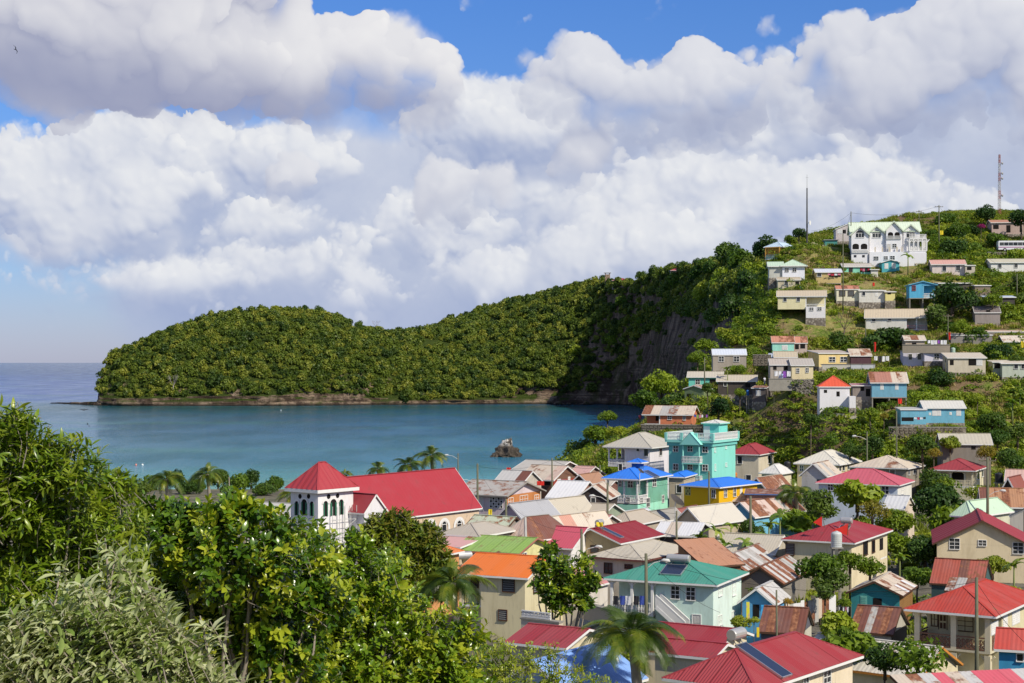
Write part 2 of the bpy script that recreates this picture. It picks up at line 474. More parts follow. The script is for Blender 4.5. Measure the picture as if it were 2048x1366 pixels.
def m_glass():
    if 'glass' in MATS: return MATS['glass']
    m, T, out = mat_base('window_glass')
    rnd = orand(T)
    col = T.ramp(rnd, [(0,(.012,.014,.018)),(.6,(.03,.035,.04)),(1,(.07,.07,.065))])
    b = principled(T, out, col,.12,.5)
    MATS['glass'] = m; return m
def m_stone(c=(.22,.20,.17), dark=(.07,.065,.055), scale=1.6):
    key = ('stone', c, scale)
    if key in MATS: return MATS[key]
    m, T, out = mat_base('rough_stone')
    o = objco(T)
    v = T.voro(o, scale, out='Distance'); n = T.noise(o,.7,6,.65); n2 = T.noise(o,5,5,.6)
    col = T.mix(T.mr(v,.25,.62), c, dark)
    col = T.mix(T.mr(n,.35,.7,0,.7), col, sc(dark,1.6))
    principled(T, out, col,.95,.1, bump=T.m('SUBTRACT', n2, v), bstr=.6, bdist=.08)
    MATS[key] = m; return m
def m_leaf(name, c1, c2, c3=None, trans=.35, rough=.5, spec=.25, nscale=.5, key=None):
    """foliage: colour differs from plant to plant and from clump to clump; light comes through"""
    key = key or name
    if key in MATS: return MATS[key]
    m, T, out = mat_base(name)
    o = objco(T); rnd = orand(T)
    n = T.noise(T.vm('ADD', o, T.comb(T.m('MULTIPLY', rnd,31.0),0,0)), nscale,4,.65)
    wn = T.node('ShaderNodeTexWhiteNoise', noise_dimensions='3D')
    T.put(wn.inputs['Vector'], T.vm('SNAP', T.node('ShaderNodeNewGeometry').outputs['Position'],(.35,.35,.35)))
    f = T.m('ADD', T.m('MULTIPLY', n,.9), T.m('MULTIPLY', T.m('SUBTRACT', rnd,.5),.65))
    f = T.m('ADD', f, T.m('MULTIPLY', T.m('SUBTRACT', wn.outputs[0],.5),.22))
    col = T.ramp(f, [(.12, c1),(.5, c2),(.9, c3 or c2)])
    b = T.node('ShaderNodeBsdfPrincipled')
    T.put(b.inputs['Base Color'], col); b.inputs['Roughness'].default_value = rough; b.inputs['Specular IOR Level'].default_value = spec
    t = T.node('ShaderNodeBsdfTranslucent')
    T.put(t.inputs[0], T.mix(1.0, col,(1.25,1.3,.45), 'MULTIPLY'))
    mx = T.node('ShaderNodeMixShader'); mx.inputs[0].default_value = trans
    T.l.new(b.outputs[0], mx.inputs[1]); T.l.new(t.outputs[0], mx.inputs[2]); T.l.new(mx.outputs[0], out.inputs['Surface'])
    MATS[key] = m; return m
# ---- the lie of the land, from known spots
GPTS = []
for px, py, Y in [
    (1290,872,299),(1410,872,298),(1350,884,292),(1350,846,308),(1400,784,318),(1460,792,310),(1530,803,305),(1600,770,303),(1630,776,303),
    (1450,742,330),(1580,712,338),(1640,738,322),(1740,738,322),(1650,824,285),(1700,815,288),(1780,803,290),(1810,853,282),(1930,852,282),
    (1870,742,315),(1960,762,308),(2044,758,308),(1740,662,345),(1860,662,345),(1560,642,352),(1650,642,352),
    (1680,607,362),(1790,607,362),(1845,622,358),(1560,577,370),(1600,552,380),(1690,566,374),(1740,556,376),(1780,561,376),
    (1705,527,385),(1860,532,382),(1540,532,392),(1640,503,402),(1870,556,372),(1980,562,370),(1995,548,373),(2060,548,373),(2020,505,392),(2120,505,392),
    (1975,468,412),(2045,472,412),(1820,448,428),(1900,426,436),(2000,422,440),(2090,425,440),(1700,474,425),(1620,490,428),(1560,500,432),
    (1480,893,302),(1600,880,298),(1700,880,292),(1800,898,284),(1500,852,312),(1950,884,284),(2050,902,280),
    (1460,1000,262),(1560,1000,262),(1660,1000,262),(1780,985,262),(1480,962,284),(1600,955,282),(1720,950,276),(1850,950,268),  (1750,700,332),(1440,836,306),(2100,760,306),(2100,650,345),(1950,640,350),
    (1300,858,330),(1255,885,345),(1205,920,362),(1180,938,380),(1380,775,345),(1440,715,368),(1500,655,392),(1545,600,412)]:
    GPTS.append(tuple(P(px, py, Y)))
for Y in range(110,261,30):
    for X in range(-110,121,33):
        z = 4.0 + max(0,(Y - 235)) * .05 + max(0, X - 85) * .06
        GPTS.append((X, Y, z))
GPTS += [(30,275,6),(10,290,5.5),(-20,300,4.5),(-60,300,4.5),(-110,300,4.5),(-60,318,2.8),(-20,325,2.8),(5,350,3.2),(12,380,1.6),(-110,315,3.0),
         (-20,350,1.2),(-60,336,1.2),(-110,330,1.2),(-20,374,-1),(-60,360,-1),(-110,352,-1),(-20,410,-4),(-60,400,-4),(-110,395,-4),(-60,430,-5),(10,425,-3),
         (14,405,-.6),(22,430,-4),(28,380,1),(38,400,3),(32,420,-4),(48,440,-3),(60,470,-4),(60,430,20),(75,470,30),(90,500,40),(120,520,50),(160,520,50),(140,470,58),(170,460,62),
         (0,0,26.2),(-20,0,26.5),(20,0,25.5),(0,20,22.0),(-25,20,22.5),(25,20,21.5),(0,45,15.5),(-30,45,16),(30,45,14.5),(0,75,8.5),(-35,75,8.5),(40,75,7.5),(-70,60,11),(70,60,9),(-70,20,20),(70,20,18),(0,-25,30),(-60,-25,30),(60,-25,30),(120,30,14),(-120,30,14),(150,200,10),(170,300,24),(190,380,50)]
G = np.array(GPTS, float)
def tps_fit(X, z, lam):
    n = len(X); d = np.linalg.norm(X[:, None] - X[None], axis=2)
    K = np.where(d > 0, d * d * np.log(np.maximum(d,1e-9)),0) + lam * np.eye(n)
    Pm = np.hstack([np.ones((n,1)), X]); A = np.zeros((n + 3, n + 3)); A[:n, :n] = K; A[:n, n:] = Pm; A[n:, :n] = Pm.T
    return np.linalg.solve(A, np.concatenate([z, np.zeros(3)]))
GS = 100.0
_w = tps_fit(G[:, :2] / GS, G[:, 2],0.0006)
def ground_arr(x, y):
    q = np.stack([np.ravel(x), np.ravel(y)],1) / GS
    d2 = (q[:, None,0] - G[None, :, 0] / GS) ** 2 + (q[:, None,1] - G[None, :, 1] / GS) ** 2
    out = (0.5 * d2 * np.log(np.maximum(d2,1e-12))) @ _w[:-3] + _w[-3] + q @ _w[-2:]
    return out.reshape(np.shape(x))
GX = np.arange(-150,232.1,2.0); GY = np.arange(-30,540.1,2.0)
GZ = np.vstack([ground_arr(GX[None, :] * np.ones((1,1)), y * np.ones((1, len(GX)))) for y in GY])
_r = np.random.default_rng(3)
GZ = GZ + fbm2(_r, GZ.shape[0], GZ.shape[1],9,3,.6) * np.clip((GZ - 5) * .12,0,1.3)
def ground_z(x, y):
    fx = min(max((x - GX[0]) / 2.0,0), len(GX) - 1.001); fy = min(max((y - GY[0]) / 2.0,0), len(GY) - 1.001)
    i = int(fx); j = int(fy); fx -= i; fy -= j
    return (GZ[j, i] * (1 - fx) + GZ[j, i + 1] * fx) * (1 - fy) + (GZ[j + 1, i] * (1 - fx) + GZ[j + 1, i + 1] * fx) * fy
def ray_ground(px, py, y0=120.0, y1=520.0):
    """where the line of sight through a spot of the photograph meets the land"""
    Y = y0
    while Y < y1:
        p = P(px, py, Y)
        if p.z < ground_z(p.x, p.y): return p
        Y += 1.5
    return P(px, py, y1)
def m_ground():
    m, T, out = mat_base('hillside_earth')
    o = objco(T)
    n1 = T.noise(o,.045,6,.6); n2 = T.noise(o,.35,6,.65); n3 = T.noise(o,2.2,5,.65)
    grass = T.ramp(n3, [(.3,(.055,.085,.014)),(.55,(.12,.165,.025)),(.75,(.21,.24,.05))])
    dry = T.ramp(n3, [(.3,(.16,.14,.045)),(.7,(.32,.27,.11))])
    soil = T.ramp(n3, [(.3,(.10,.065,.035)),(.7,(.23,.16,.09))])
    col = T.mix(T.mr(n2,.42,.58), grass, dry)
    s = T.m('ADD', n1, T.m('MULTIPLY', n2,.35))
    col = T.mix(T.mr(s,.66,.78), col, soil)
    nz = T.xyz(T.node('ShaderNodeNewGeometry').outputs['Normal'])[2]
    col = T.mix(T.mr(nz,.80,.58), col, T.mix(n3,(.17,.12,.07),(.07,.055,.04)))
    yy = T.xyz(o)
    sand = T.mr(yy[2],3.8,2.4)
    col = T.mix(T.m('MULTIPLY', sand, T.mr(yy[1],285,305)), col,(.50,.42,.28))
    dirt = T.m('MULTIPLY', T.mr(yy[2],6.5,5.0), T.mr(yy[1],305,285))
    col = T.mix(dirt, col, T.ramp(n2, [(.35,(.08,.075,.06)),(.65,(.20,.18,.14))]))
    principled(T, out, col,.95,.1, bump=n3, bstr=.8, bdist=.25)
    return m
M_GROUND = m_ground()
ny, nx = GZ.shape
xx, yy_ = np.meshgrid(GX, GY)
V = np.stack([xx, yy_, GZ],2).reshape(-1,3)
idx = np.arange(ny * nx).reshape(ny, nx)
F = np.stack([idx[:-1, :-1], idx[:-1,1:], idx[1:, 1:], idx[1:, :-1]],2).reshape(-1,4)
F = F[V[F][:, :, 2].max(1) > -4.5]
tag(link('ground', mesh_np('ground', V, F, M_GROUND, True)), 'green and bare brown hillside and village ground sloping to the bay', kind='structure')
# ---- sea
def m_sea():
    m, T, out = mat_base('sea_water')
    o = objco(T); s = T.xyz(o)
    x, y = s[0], s[1]
    w1 = T.noise(T.mapping(o, scale=(.035,.012,1)),1.0,5,.6)      # long cat's-paws
    y2 = T.m('ADD', y, T.m('MULTIPLY', T.m('SUBTRACT', w1,.5),90.0))
    col = T.ramp(T.mr(y2,370,1500,0,1, smooth=False), [(0.0,(.22,.46,.42)),(.02,(.07,.30,.34)),(.07,(.020,.17,.26)),(.28,(.012,.11,.21)),(.46,(.008,.085,.14)),(.56,(.005,.065,.075)),(.60,(.008,.080,.12)),(.72,(.008,.07,.26)),(1.0,(.006,.05,.25))])  # dark green stops paint the headland's reflection into the water colour
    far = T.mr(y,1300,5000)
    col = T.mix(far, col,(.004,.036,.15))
    green_patch = T.noise(T.mapping(o, scale=(.006,.018,1)),1.0,4,.55)
    col = T.mix(T.m('MULTIPLY', T.mr(green_patch,.5,.66),.55), col, T.mix(T.mr(y,600,900),(.03,.20,.20),(.012,.10,.10)))  # dark green offshore patches paint in headland reflection, inshore ones are just greener
    wv = T.noise(T.mapping(o, scale=(.55,.9,1)),1.0,5,.62)
    wv2 = T.noise(T.mapping(o, scale=(.10,.22,1)),1.0,4,.6)
    h = T.m('ADD', wv, T.m('MULTIPLY', wv2,1.6))
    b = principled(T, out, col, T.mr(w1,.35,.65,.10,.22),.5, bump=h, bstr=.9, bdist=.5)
    b.inputs['IOR'].default_value = 1.33
    T.l.new(T.mr(T.m('LOGARITHM', y,10.0),2.6,3.45,.40,.04, smooth=False), b.inputs['Specular IOR Level'])
    return m
mb = MB()
rr = [0,200,400,700,1100,1800,3000,6000,12000,25000,60000]
k = 64; mb.v.append((0,0,0))
for r in rr[1:]:
    for j in range(k): mb.v.append((r * math.cos(2 * math.pi * j / k), r * math.sin(2 * math.pi * j / k),0))
for j in range(k): mb.f.append((0,1 + j,1 + (j + 1) % k))
for i in range(len(rr) - 2):
    for j in range(k):
        a = 1 + i * k + j; b = 1 + i * k + (j + 1) % k; mb.f.append((a, a + k, b + k, b))
sea = tag(mb.build('sea', m_sea()), 'calm bay water, turquoise inshore and deep blue toward the horizon', kind='structure')
# ---- headland and the ridge behind the bay, lofted from shore to crest
SEC = [  # shoreX, shoreY, cliff_z, cliff_run, crestX, crestY, crestZ
    ('p', 192,1052,4,3,205,737,1064),
    ('p', 200,1046,6,4,222,708,1076),
    ('p', 240,1038,7,4,262,690,1086),
    ('p', 300,1034,7,4,330,668,1096),
    ('p', 380,1033,8,5,400,644,1104),
    ('p', 460,1034,8,5,470,628,1112),
    ('p', 540,1036,8,5,550,622,1120),
    ('p', 620,1040,11,5,630,622,1122),
    ('p', 690,1046,13,6,700,648,1120),
    ('p', 760,1056,6,6,770,663,1120),
    ('p', 830,1064,5,6,840,662,1160),
    ('p', 900,1070,5,6,905,646,1210),
    ('p', 970,1074,5,6,990,615,1230),
    ('p', 1040,1076,10,6,1075,589,1210),
    ('p', 1100,1078,16,6,1140,574,1190),
    ('p', 1160,1078,17,8,1190,563,1150),
    ('p', 1215,1070,26,9,1232,556,1100),
    ('p', 1262,1040,28,12,1275,552,1060),
    ('p', 1290,990,29,13,1325,542,1000),
    ('p', 1316,920,31,16,1372,534,930),
    ('p', 1345,840,33,17,1420,525,850),
    ('p', 1375,760,36,17,1470,515,770),
    ('p', 1405,680,56,8,1515,515,700),
    ('p', 1440,600,56,8,1560,506,630),
    ('p', 1475,530,56,9,1600,500,570),
    ('p', 1500,480,40,12,1640,492,510),
]
NS = 14
rows = []
for (_, spx, sY, cz, crun, cpx, cpy, cY) in SEC:
    s = Vector(((spx - 1024) / FPX * sY, sY,0)); c = P(cpx, cpy, cY); c.z -= 1.8
    d = Vector((c.x - s.x, c.y - s.y,0)); L = d.length; d /= max(L,1e-6)
    if L < crun * 2: d = Vector((.35,1,0)).normalized()
    prof = [s - d * 8 + Vector((0,0,-5)), s - d * 1.2 + Vector((0,0,-.8)), s + d * crun * .35 + Vector((0,0, cz * .45)), s + d * crun + Vector((0,0, cz))]
    top = prof[-1]
    for t in (.12,.28,.45,.63,.82,1.0):
        q = top.lerp(Vector((c.x, c.y, c.z)), t)
        q.z = cz + (c.z - cz) * (math.sin(t * math.pi / 2) ** .9 if cz < 30 else t)
        prof.append(q)
    bd = Vector((.25,1,0)).normalized()
    for t, zz in ((35,.93),(80,.62),(140,.2),(180,-.15)):
        prof.append(Vector((c.x + bd.x * t, c.y + bd.y * t, c.z * zz)))
    rows.append(prof)
A = np.array([[tuple(p) for p in r] for r in rows])       # sections x profile x 3
def dense(A, k, axis):
    n = A.shape[axis]; t = np.linspace(0, n - 1,(n - 1) * k + 1); i = np.minimum(t.astype(int), n - 2); f = t - i
    sl = lambda j: np.take(A, np.clip(j,0, n - 1), axis=axis)
    shp = [1,1,1]; shp[axis] = -1; f = f.reshape(shp)
    p0, p1, p2, p3 = sl(i - 1), sl(i), sl(i + 1), sl(i + 2)
    return .5 * ((2 * p1) + (-p0 + p2) * f + (2 * p0 - 5 * p1 + 4 * p2 - p3) * f ** 2 + (-p0 + 3 * p1 - 3 * p2 + p3) * f ** 3)
B = dense(A,14,0)
B1 = B.copy()
u = np.linspace(0, A.shape[1] - 1,(A.shape[1] - 1) * 6 + 1); i = np.minimum(u.astype(int), A.shape[1] - 2); f = (u - i)[None, :, None]
B = B[:, i] * (1 - f) + B[:, i + 1] * f
hn, hm = B.shape[:2]
r_ = np.random.default_rng(9)
strat = (np.mod(B[..., 2] * .33 + fbm2(r_, hn, hm,60,3) * 1.2,1.0) - .5)
jag = fbm2(r_, hn, hm,26,5,.65)
cl = np.exp(-((u[None, :] - 2.4) / 1.1) ** 2)
B[..., 1] += cl * (jag * 9 + strat * 1.6); jag2 = fbm2(np.random.default_rng(91), hn, hm,14,4,.7); sx_w = sstep(13,17, np.linspace(0, len(SEC) - 1, hn))[:, None]; B[..., 0] -= cl * (jag * 5) * (.5 + sx_w * .9) + cl * sx_w * (jag2 * 5 + strat * 2.2)
B[..., 2] += (1 - cl) * fbm2(r_, hn, hm,30,5,.6) * 5.0 * np.clip((u[None, :] - 2.5),0,1) * np.clip(11 - u[None, :],0,1)
HEAD = B
def m_head():
    m, T, out = mat_base('cliff_and_woodland_floor')
    o = objco(T); g = T.node('ShaderNodeNewGeometry'); s = T.xyz(o)
    n2 = T.noise(o,.12,6,.65); n3 = T.noise(o,.9,5,.65)
    lay = T.noise(T.mapping(o, scale=(.02,.02,.9)),1.0,5,.65)
    rock = T.ramp(lay, [(.30,(.045,.034,.028)),(.45,(.16,.125,.095)),(.55,(.25,.20,.155)),(.68,(.12,.09,.07))])
    rock = T.mix(T.mr(n2,.40,.56,0,.9), rock,(.045,.032,.027))
    rock = T.mix(T.mr(s[2],16,36,0,.75), rock, T.mix(T.mr(T.noise(T.mapping(o, scale=(.12,.12,.05)),1.0,6,.72),.42,.6),(.07,.048,.042),(.24,.18,.145)))
    rock = T.mix(T.mr(T.noise(T.mapping(o, scale=(.10,.10,.03)),1.0,5,.7),.5,.62,0,.7), rock,(.05,.06,.02))
    rock = T.mix(1.0, rock,(1.5,1.4,1.28), 'MULTIPLY')
    rock = T.mix(T.mr(s[2],1.6,.5,0,.85), rock,(.02,.018,.016))
    green = T.ramp(n3, [(.3,(.03,.05,.010)),(.6,(.06,.085,.016)),(.85,(.20,.20,.05))])
    nz = T.xyz(g.outputs['Normal'])[2]
    f = T.mr(T.m('ADD', nz, T.m('MULTIPLY', n2,.5)),.70,.86)
    f = T.m('MULTIPLY', f, T.mr(s[2],1.0,4.0))
    principled(T, out, T.mix(f, rock, green),.95,.1, bump=T.m('ADD', T.m('ADD', n3, T.m('MULTIPLY', lay,1.5)), T.noise(T.mapping(o, scale=(.25,.25,.08)),1.0,6,.75)), bstr=1.0, bdist=1.8)
    return m
M_HEAD = m_head()
idx = np.arange(hn * hm).reshape(hn, hm)
F = np.stack([idx[:-1, :-1], idx[1:, :-1], idx[1:, 1:], idx[:-1,1:]],2).reshape(-1,4)
tag(link('headland', mesh_np('headland', B.reshape(-1,3), F, M_HEAD, False)), 'long wooded headland with layered rock cliffs across the bay', kind='structure')
mb = MB()
for i in range(26):
    t = i / 25; px = 112 + t * 95; Y = 1102 - t * 52
    p = P(px,0, Y); h = .25 + 2.2 * t ** 1.6 + random.random() * .5; w = 3 + random.random() * 3
    pts = []
    for j in range(7):
        a = j / 7 * 2 * math.pi; r = w * (.8 + .4 * random.random()); pts.append((p.x + r * math.cos(a) * .9, p.y + r * math.sin(a) * 1.3))
    n = len(mb.v)
    for q in pts: mb.v.append((q[0], q[1],-.6))
    for q in pts: mb.v.append((p.x + (q[0] - p.x) * .7, p.y + (q[1] - p.y) * .7, h * (.8 + .3 * random.random())))
    for j in range(7): mb.f.append((n + j, n + (j + 1) % 7, n + 7 + (j + 1) % 7, n + 7 + j))
    mb.f.append(tuple(range(n + 7, n + 14)))
tag(mb.build('rock_shelf', M_HEAD), 'low dark rock shelf running out into the sea from the headland tip', kind='structure')
def head_foot(px, want='sky', py=None):
    q = HEAD[:, 12:66].reshape(-1,3); xs = 1024 + q[:, 0] / q[:, 1] * FPX; ys = 724 - (q[:, 2] - CAMZ) / q[:, 1] * FPX
    k = np.abs(xs - px) < 7
    if not k.any(): k = np.abs(xs - px) < 25
    qq, yy = q[k], ys[k]
    j = np.argmin(yy) if want == 'sky' else np.argmin(np.abs(yy - py) + qq[:, 1] * .004)
    return Vector(qq[j]), yy[j]
# ---- houses
WHITE = (.74,.73,.70)
TRIM = m_plain('white_trim', (.74,.73,.70),.6,.3, var=.2)
SOFFIT = m_plain('drab_soffit', (.42,.40,.36),.8,.2)  # plain grey-beige for the undersides below roof sheets
WOODT = m_plain('brown_trim', (.10,.05,.03),.7,.2)
CONC = m_plain('grey_concrete', (.30,.28,.24),.9,.1, var=.5, scale=.8)
DARK = m_plain('opening_shade', (.018,.016,.015),.9,.1)  # near-black sheets put painted shade where openings and recesses are
DOORM = m_plain('panel_door', (.55,.53,.50),.6,.3)
SHUT = m_plain('white_shutter', (.72,.71,.68),.6,.3)
GLASS = m_glass()
ZINC = (.40,.385,.35); CREAMR = (.50,.44,.35); GREYR = (.36,.34,.31)
class House: pass
def slope_mesh(mb, eA, eB, tB, tA, s0, s1, v0, v1, pitch, amp, lift=0.0):
    e = (eB - eA); Wd = e.length; e = e / Wd
    n = e.cross(tA - eA)
    if n.length < 1e-6: n = e.cross(tB - eA)
    n.normalize()
    if n.z < 0: n = -n
    v = n.cross(e).normalized()
    if v.z < 0: v = -v
    r0 = (tA - eA).dot(e); r1 = (tB - eA).dot(e); Vh = (tA - eA).dot(v)
    def vt(s):
        k = 1.0
        if r0 > 1e-4: k = min(k, s / r0)
        if Wd - r1 > 1e-4: k = min(k,(Wd - s) / (Wd - r1))
        return Vh * max(0, k)
    xs = [s0]; m = max(1, int(round((s1 - s0) / pitch * 2)))
    xs = [s0 + (s1 - s0) * i / m for i in range(m + 1)]
    for br in (r0, r1):
        if s0 < br < s1: xs.append(br)
    xs.sort()
    base = len(mb.v)
    for i, s in enumerate(xs):
        top = vt(s); h = lift + (amp if i % 2 else 0)
        a = min(v0 * Vh, top); b = min(v1 * Vh, top)
        for q in (a, b): mb.v.append(tuple(eA + e * s + v * q + n * h))
    for i in range(len(xs) - 1):
        k = base + i * 2
        mb.f.append((k, k + 2, k + 3, k + 1))
def roof_slopes(kind, x0, x1, y0, y1, z, rise, drop=0.0):
    V3 = Vector
    A = V3((x0, y0, z)); Bq = V3((x1, y0, z)); C = V3((x1, y1, z)); Dq = V3((x0, y1, z))
    W_ = x1 - x0; L_ = y1 - y0
    if kind == 'hip':
        if W_ >= L_:
            r = L_ / 2; ym = (y0 + y1) / 2
            P1 = V3((x0 + r, ym, z + rise)); P2 = V3((x1 - r, ym, z + rise))
            if W_ - L_ < .4: P1 = P2 = V3(((x0 + x1) / 2, ym, z + rise))
            return [(A, Bq, P2, P1),(C, Dq, P1, P2),(Bq, C, P2, P2),(Dq, A, P1, P1)],(P1, P2)
        r = W_ / 2; xm = (x0 + x1) / 2
        P1 = V3((xm, y0 + r, z + rise)); P2 = V3((xm, y1 - r, z + rise))
        return [(A, Bq, P1, P1),(C, Dq, P2, P2),(Bq, C, P2, P1),(Dq, A, P1, P2)],(P1, P2)
    if kind == 'gx':      # ridge parallel to x
        ym = (y0 + y1) / 2; P1 = V3((x0, ym, z + rise)); P2 = V3((x1, ym, z + rise))
        return [(A, Bq, P2, P1),(C, Dq, P1, P2)],(P1, P2)
    if kind == 'gy':      # ridge parallel to y
        xm = (x0 + x1) / 2; P1 = V3((xm, y0, z + rise)); P2 = V3((xm, y1, z + rise))
        return [(Bq, C, P2, P1),(Dq, A, P1, P2)],(P1, P2)
    if kind == 'sy':      # single slope rising away
        return [(A, Bq, C + V3((0,0, rise)), Dq + V3((0,0, rise)))], None
    if kind == 'sx':      # single slope rising to the left
        return [(Bq, C, Dq + V3((0,0, rise)), A + V3((0,0, rise)))], None
    if kind == 'sxr':
        return [(Dq, A, Bq + V3((0,0, rise)), C + V3((0,0, rise)))], None
    return [], None
def build_roof(parent, kind, x0, x1, y0, y1, z, rise, mat, sheets=None, pitch=.3, amp=.014, trim=TRIM, wallm=None, inset=.35, ridge=True, mats=None, name='roof', seed=0, fascia=.16, smats=None):
    sl, rp = roof_slopes(kind, x0, x1, y0, y1, z, rise)
    rnd = random.Random(seed)
    under = MB()
    for (a, b, c, d) in sl:
        o = Vector((0,0,-.05))
        pts = [a + o, b + o, c + o] + ([d + o] if (d - c).length > 1e-3 else [])
        under.poly(pts); under.poly([p + Vector((0,0,-.05)) for p in reversed(pts)])
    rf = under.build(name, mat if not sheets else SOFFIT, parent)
    f = MB(); t = .05
    if kind == 'hip':
        cs = [(x0, y0),(x1, y0),(x1, y1),(x0, y1)]
        for i in range(4):
            p = Vector((*cs[i], z - fascia / 2 + .02)); q = Vector((*cs[(i + 1) % 4], z - fascia / 2 + .02))
            f.bar(p, q, t, fascia)
    else:
        for (a, b, c, d) in sl:
            o = Vector((0,0,-fascia / 2 + .015))
            f.bar(a + o, b + o, t, fascia)
            f.bar(b + o, c + o, t, fascia); f.bar(a + o, d + o, t, fascia)
            if kind[0] == 's': f.bar(c + o, d + o, t, fascia)
    f.build('fascia', trim, rf)
    if sheets:
        for si_,(a, b, c, d) in enumerate(sl):
            Wd = (b - a).length; rows = sheets[1]
            n = max(1, int(round(Wd / sheets[0])))
            for i in range(n):
                for r in range(rows):
                    m = MB()
                    v0 = r / rows - (0.02 if r else 0.0); v1 = (r + 1) / rows
                    slope_mesh(m, a, b, c, d, Wd * i / n - .02, min(Wd, Wd * (i + 1) / n + .01), v0, v1, pitch, amp,.012 + .014 * ((i + r) % 2) + .008 * rnd.random() + r * .012)
                    zz = [q[2] for q in m.v]
                    if max(zz) - min(zz) < .12 and rise > .3: continue
                    mt = smats[si_] if smats else mat
                    if mats:
                        u = rnd.random()
                        for mm, wgt in mats:
                            u -= wgt
                            if u <= 0: mt = mm; break
                    m.build('roof_sheet', mt, rf)
    else:
        m = MB()
        for (a, b, c, d) in sl: slope_mesh(m, a, b, c, d,0,(b - a).length,0,1, pitch, amp,.006)
        m.build('metal_cladding', mat, rf)
    if ridge and rp:
        m = MB(); P1, P2 = rp; up = Vector((0,0,.035))
        if (P1 - P2).length > .2: m.bar(P1 + up, P2 + up,.28,.05)
        if kind == 'hip':
            for cx, cy in ((x0, y0),(x1, y0),(x1, y1),(x0, y1)):
                c0 = Vector((cx, cy, z)); pt = P1 if (P1 - c0).length < (P2 - c0).length else P2
                m.bar(c0 + up, pt + up,.2,.05)
        m.build('ridge_cap', mat if not mats else mats[0][0], rf)
    if wallm is not None and kind in ('gx', 'gy', 'sy', 'sx', 'sxr'):
        i = inset; g = MB()
        if kind == 'gx':
            ym = (y0 + y1) / 2; sl_ = rise / ((y1 - y0) / 2)
            for x, s_ in ((x1 - i,1),(x0 + i,-1)):
                h = i * sl_ - .1
                pts = [(y0 + i,0),(y1 - i,0),(y1 - i, h),(ym, rise - .1),(y0 + i, h)]
                g.poly([(x, q[0], z - .02 + max(0, q[1])) for q in pts]); g.poly([(x - .12 * s_, q[0], z - .02 + max(0, q[1])) for q in reversed(pts)]); g.build('gable_wall', wallm, parent); g = MB()
        elif kind == 'gy':
            xm = (x0 + x1) / 2; sl_ = rise / ((x1 - x0) / 2)
            for y, s_ in ((y0 + i,1),(y1 - i,-1)):
                h = i * sl_ - .1
                pts = [(x0 + i,0),(x1 - i,0),(x1 - i, h),(xm, rise - .1),(x0 + i, h)]
                g.poly([(q[0], y, z - .02 + max(0, q[1])) for q in pts]); g.poly([(q[0], y + .12 * s_, z - .02 + max(0, q[1])) for q in reversed(pts)]); g.build('gable_wall', wallm, parent); g = MB()
        elif kind == 'sy':
            L_ = y1 - y0
            for x in (x1 - i, x0 + i): g.poly([(x, y0 + i, z - .02),(x, y1 - i, z - .02),(x, y1 - i, z + rise * (L_ - i) / L_ - .1),(x, y0 + i, z + .02)])
            g.poly([(x0 + i, y1 - i, z - .02),(x1 - i, y1 - i, z - .02),(x1 - i, y1 - i, z + rise * (L_ - i) / L_ - .1),(x0 + i, y1 - i, z + rise * (L_ - i) / L_ - .1)])
        else:
            L_ = x1 - x0; hi, lo = (x0 + i, x1 - i) if kind == 'sx' else (x1 - i, x0 + i)
            for y in (y0 + i, y1 - i): g.poly([(hi, y, z - .02),(lo, y, z - .02),(lo, y, z + .02),(hi, y, z + rise * (L_ - i) / L_ - .1)])
            g.poly([(hi, y0 + i, z - .02),(hi, y1 - i, z - .02),(hi, y1 - i, z + rise * (L_ - i) / L_ - .1),(hi, y0 + i, z + rise * (L_ - i) / L_ - .1)])
        if g.f: g.build('gable_wall', wallm, parent)
    return rf, sl
def mapf(face, off):
    if face == 'L': return lambda u, n, z: (u, off - n, z)
    return lambda u, n, z: (off + n, u, z)
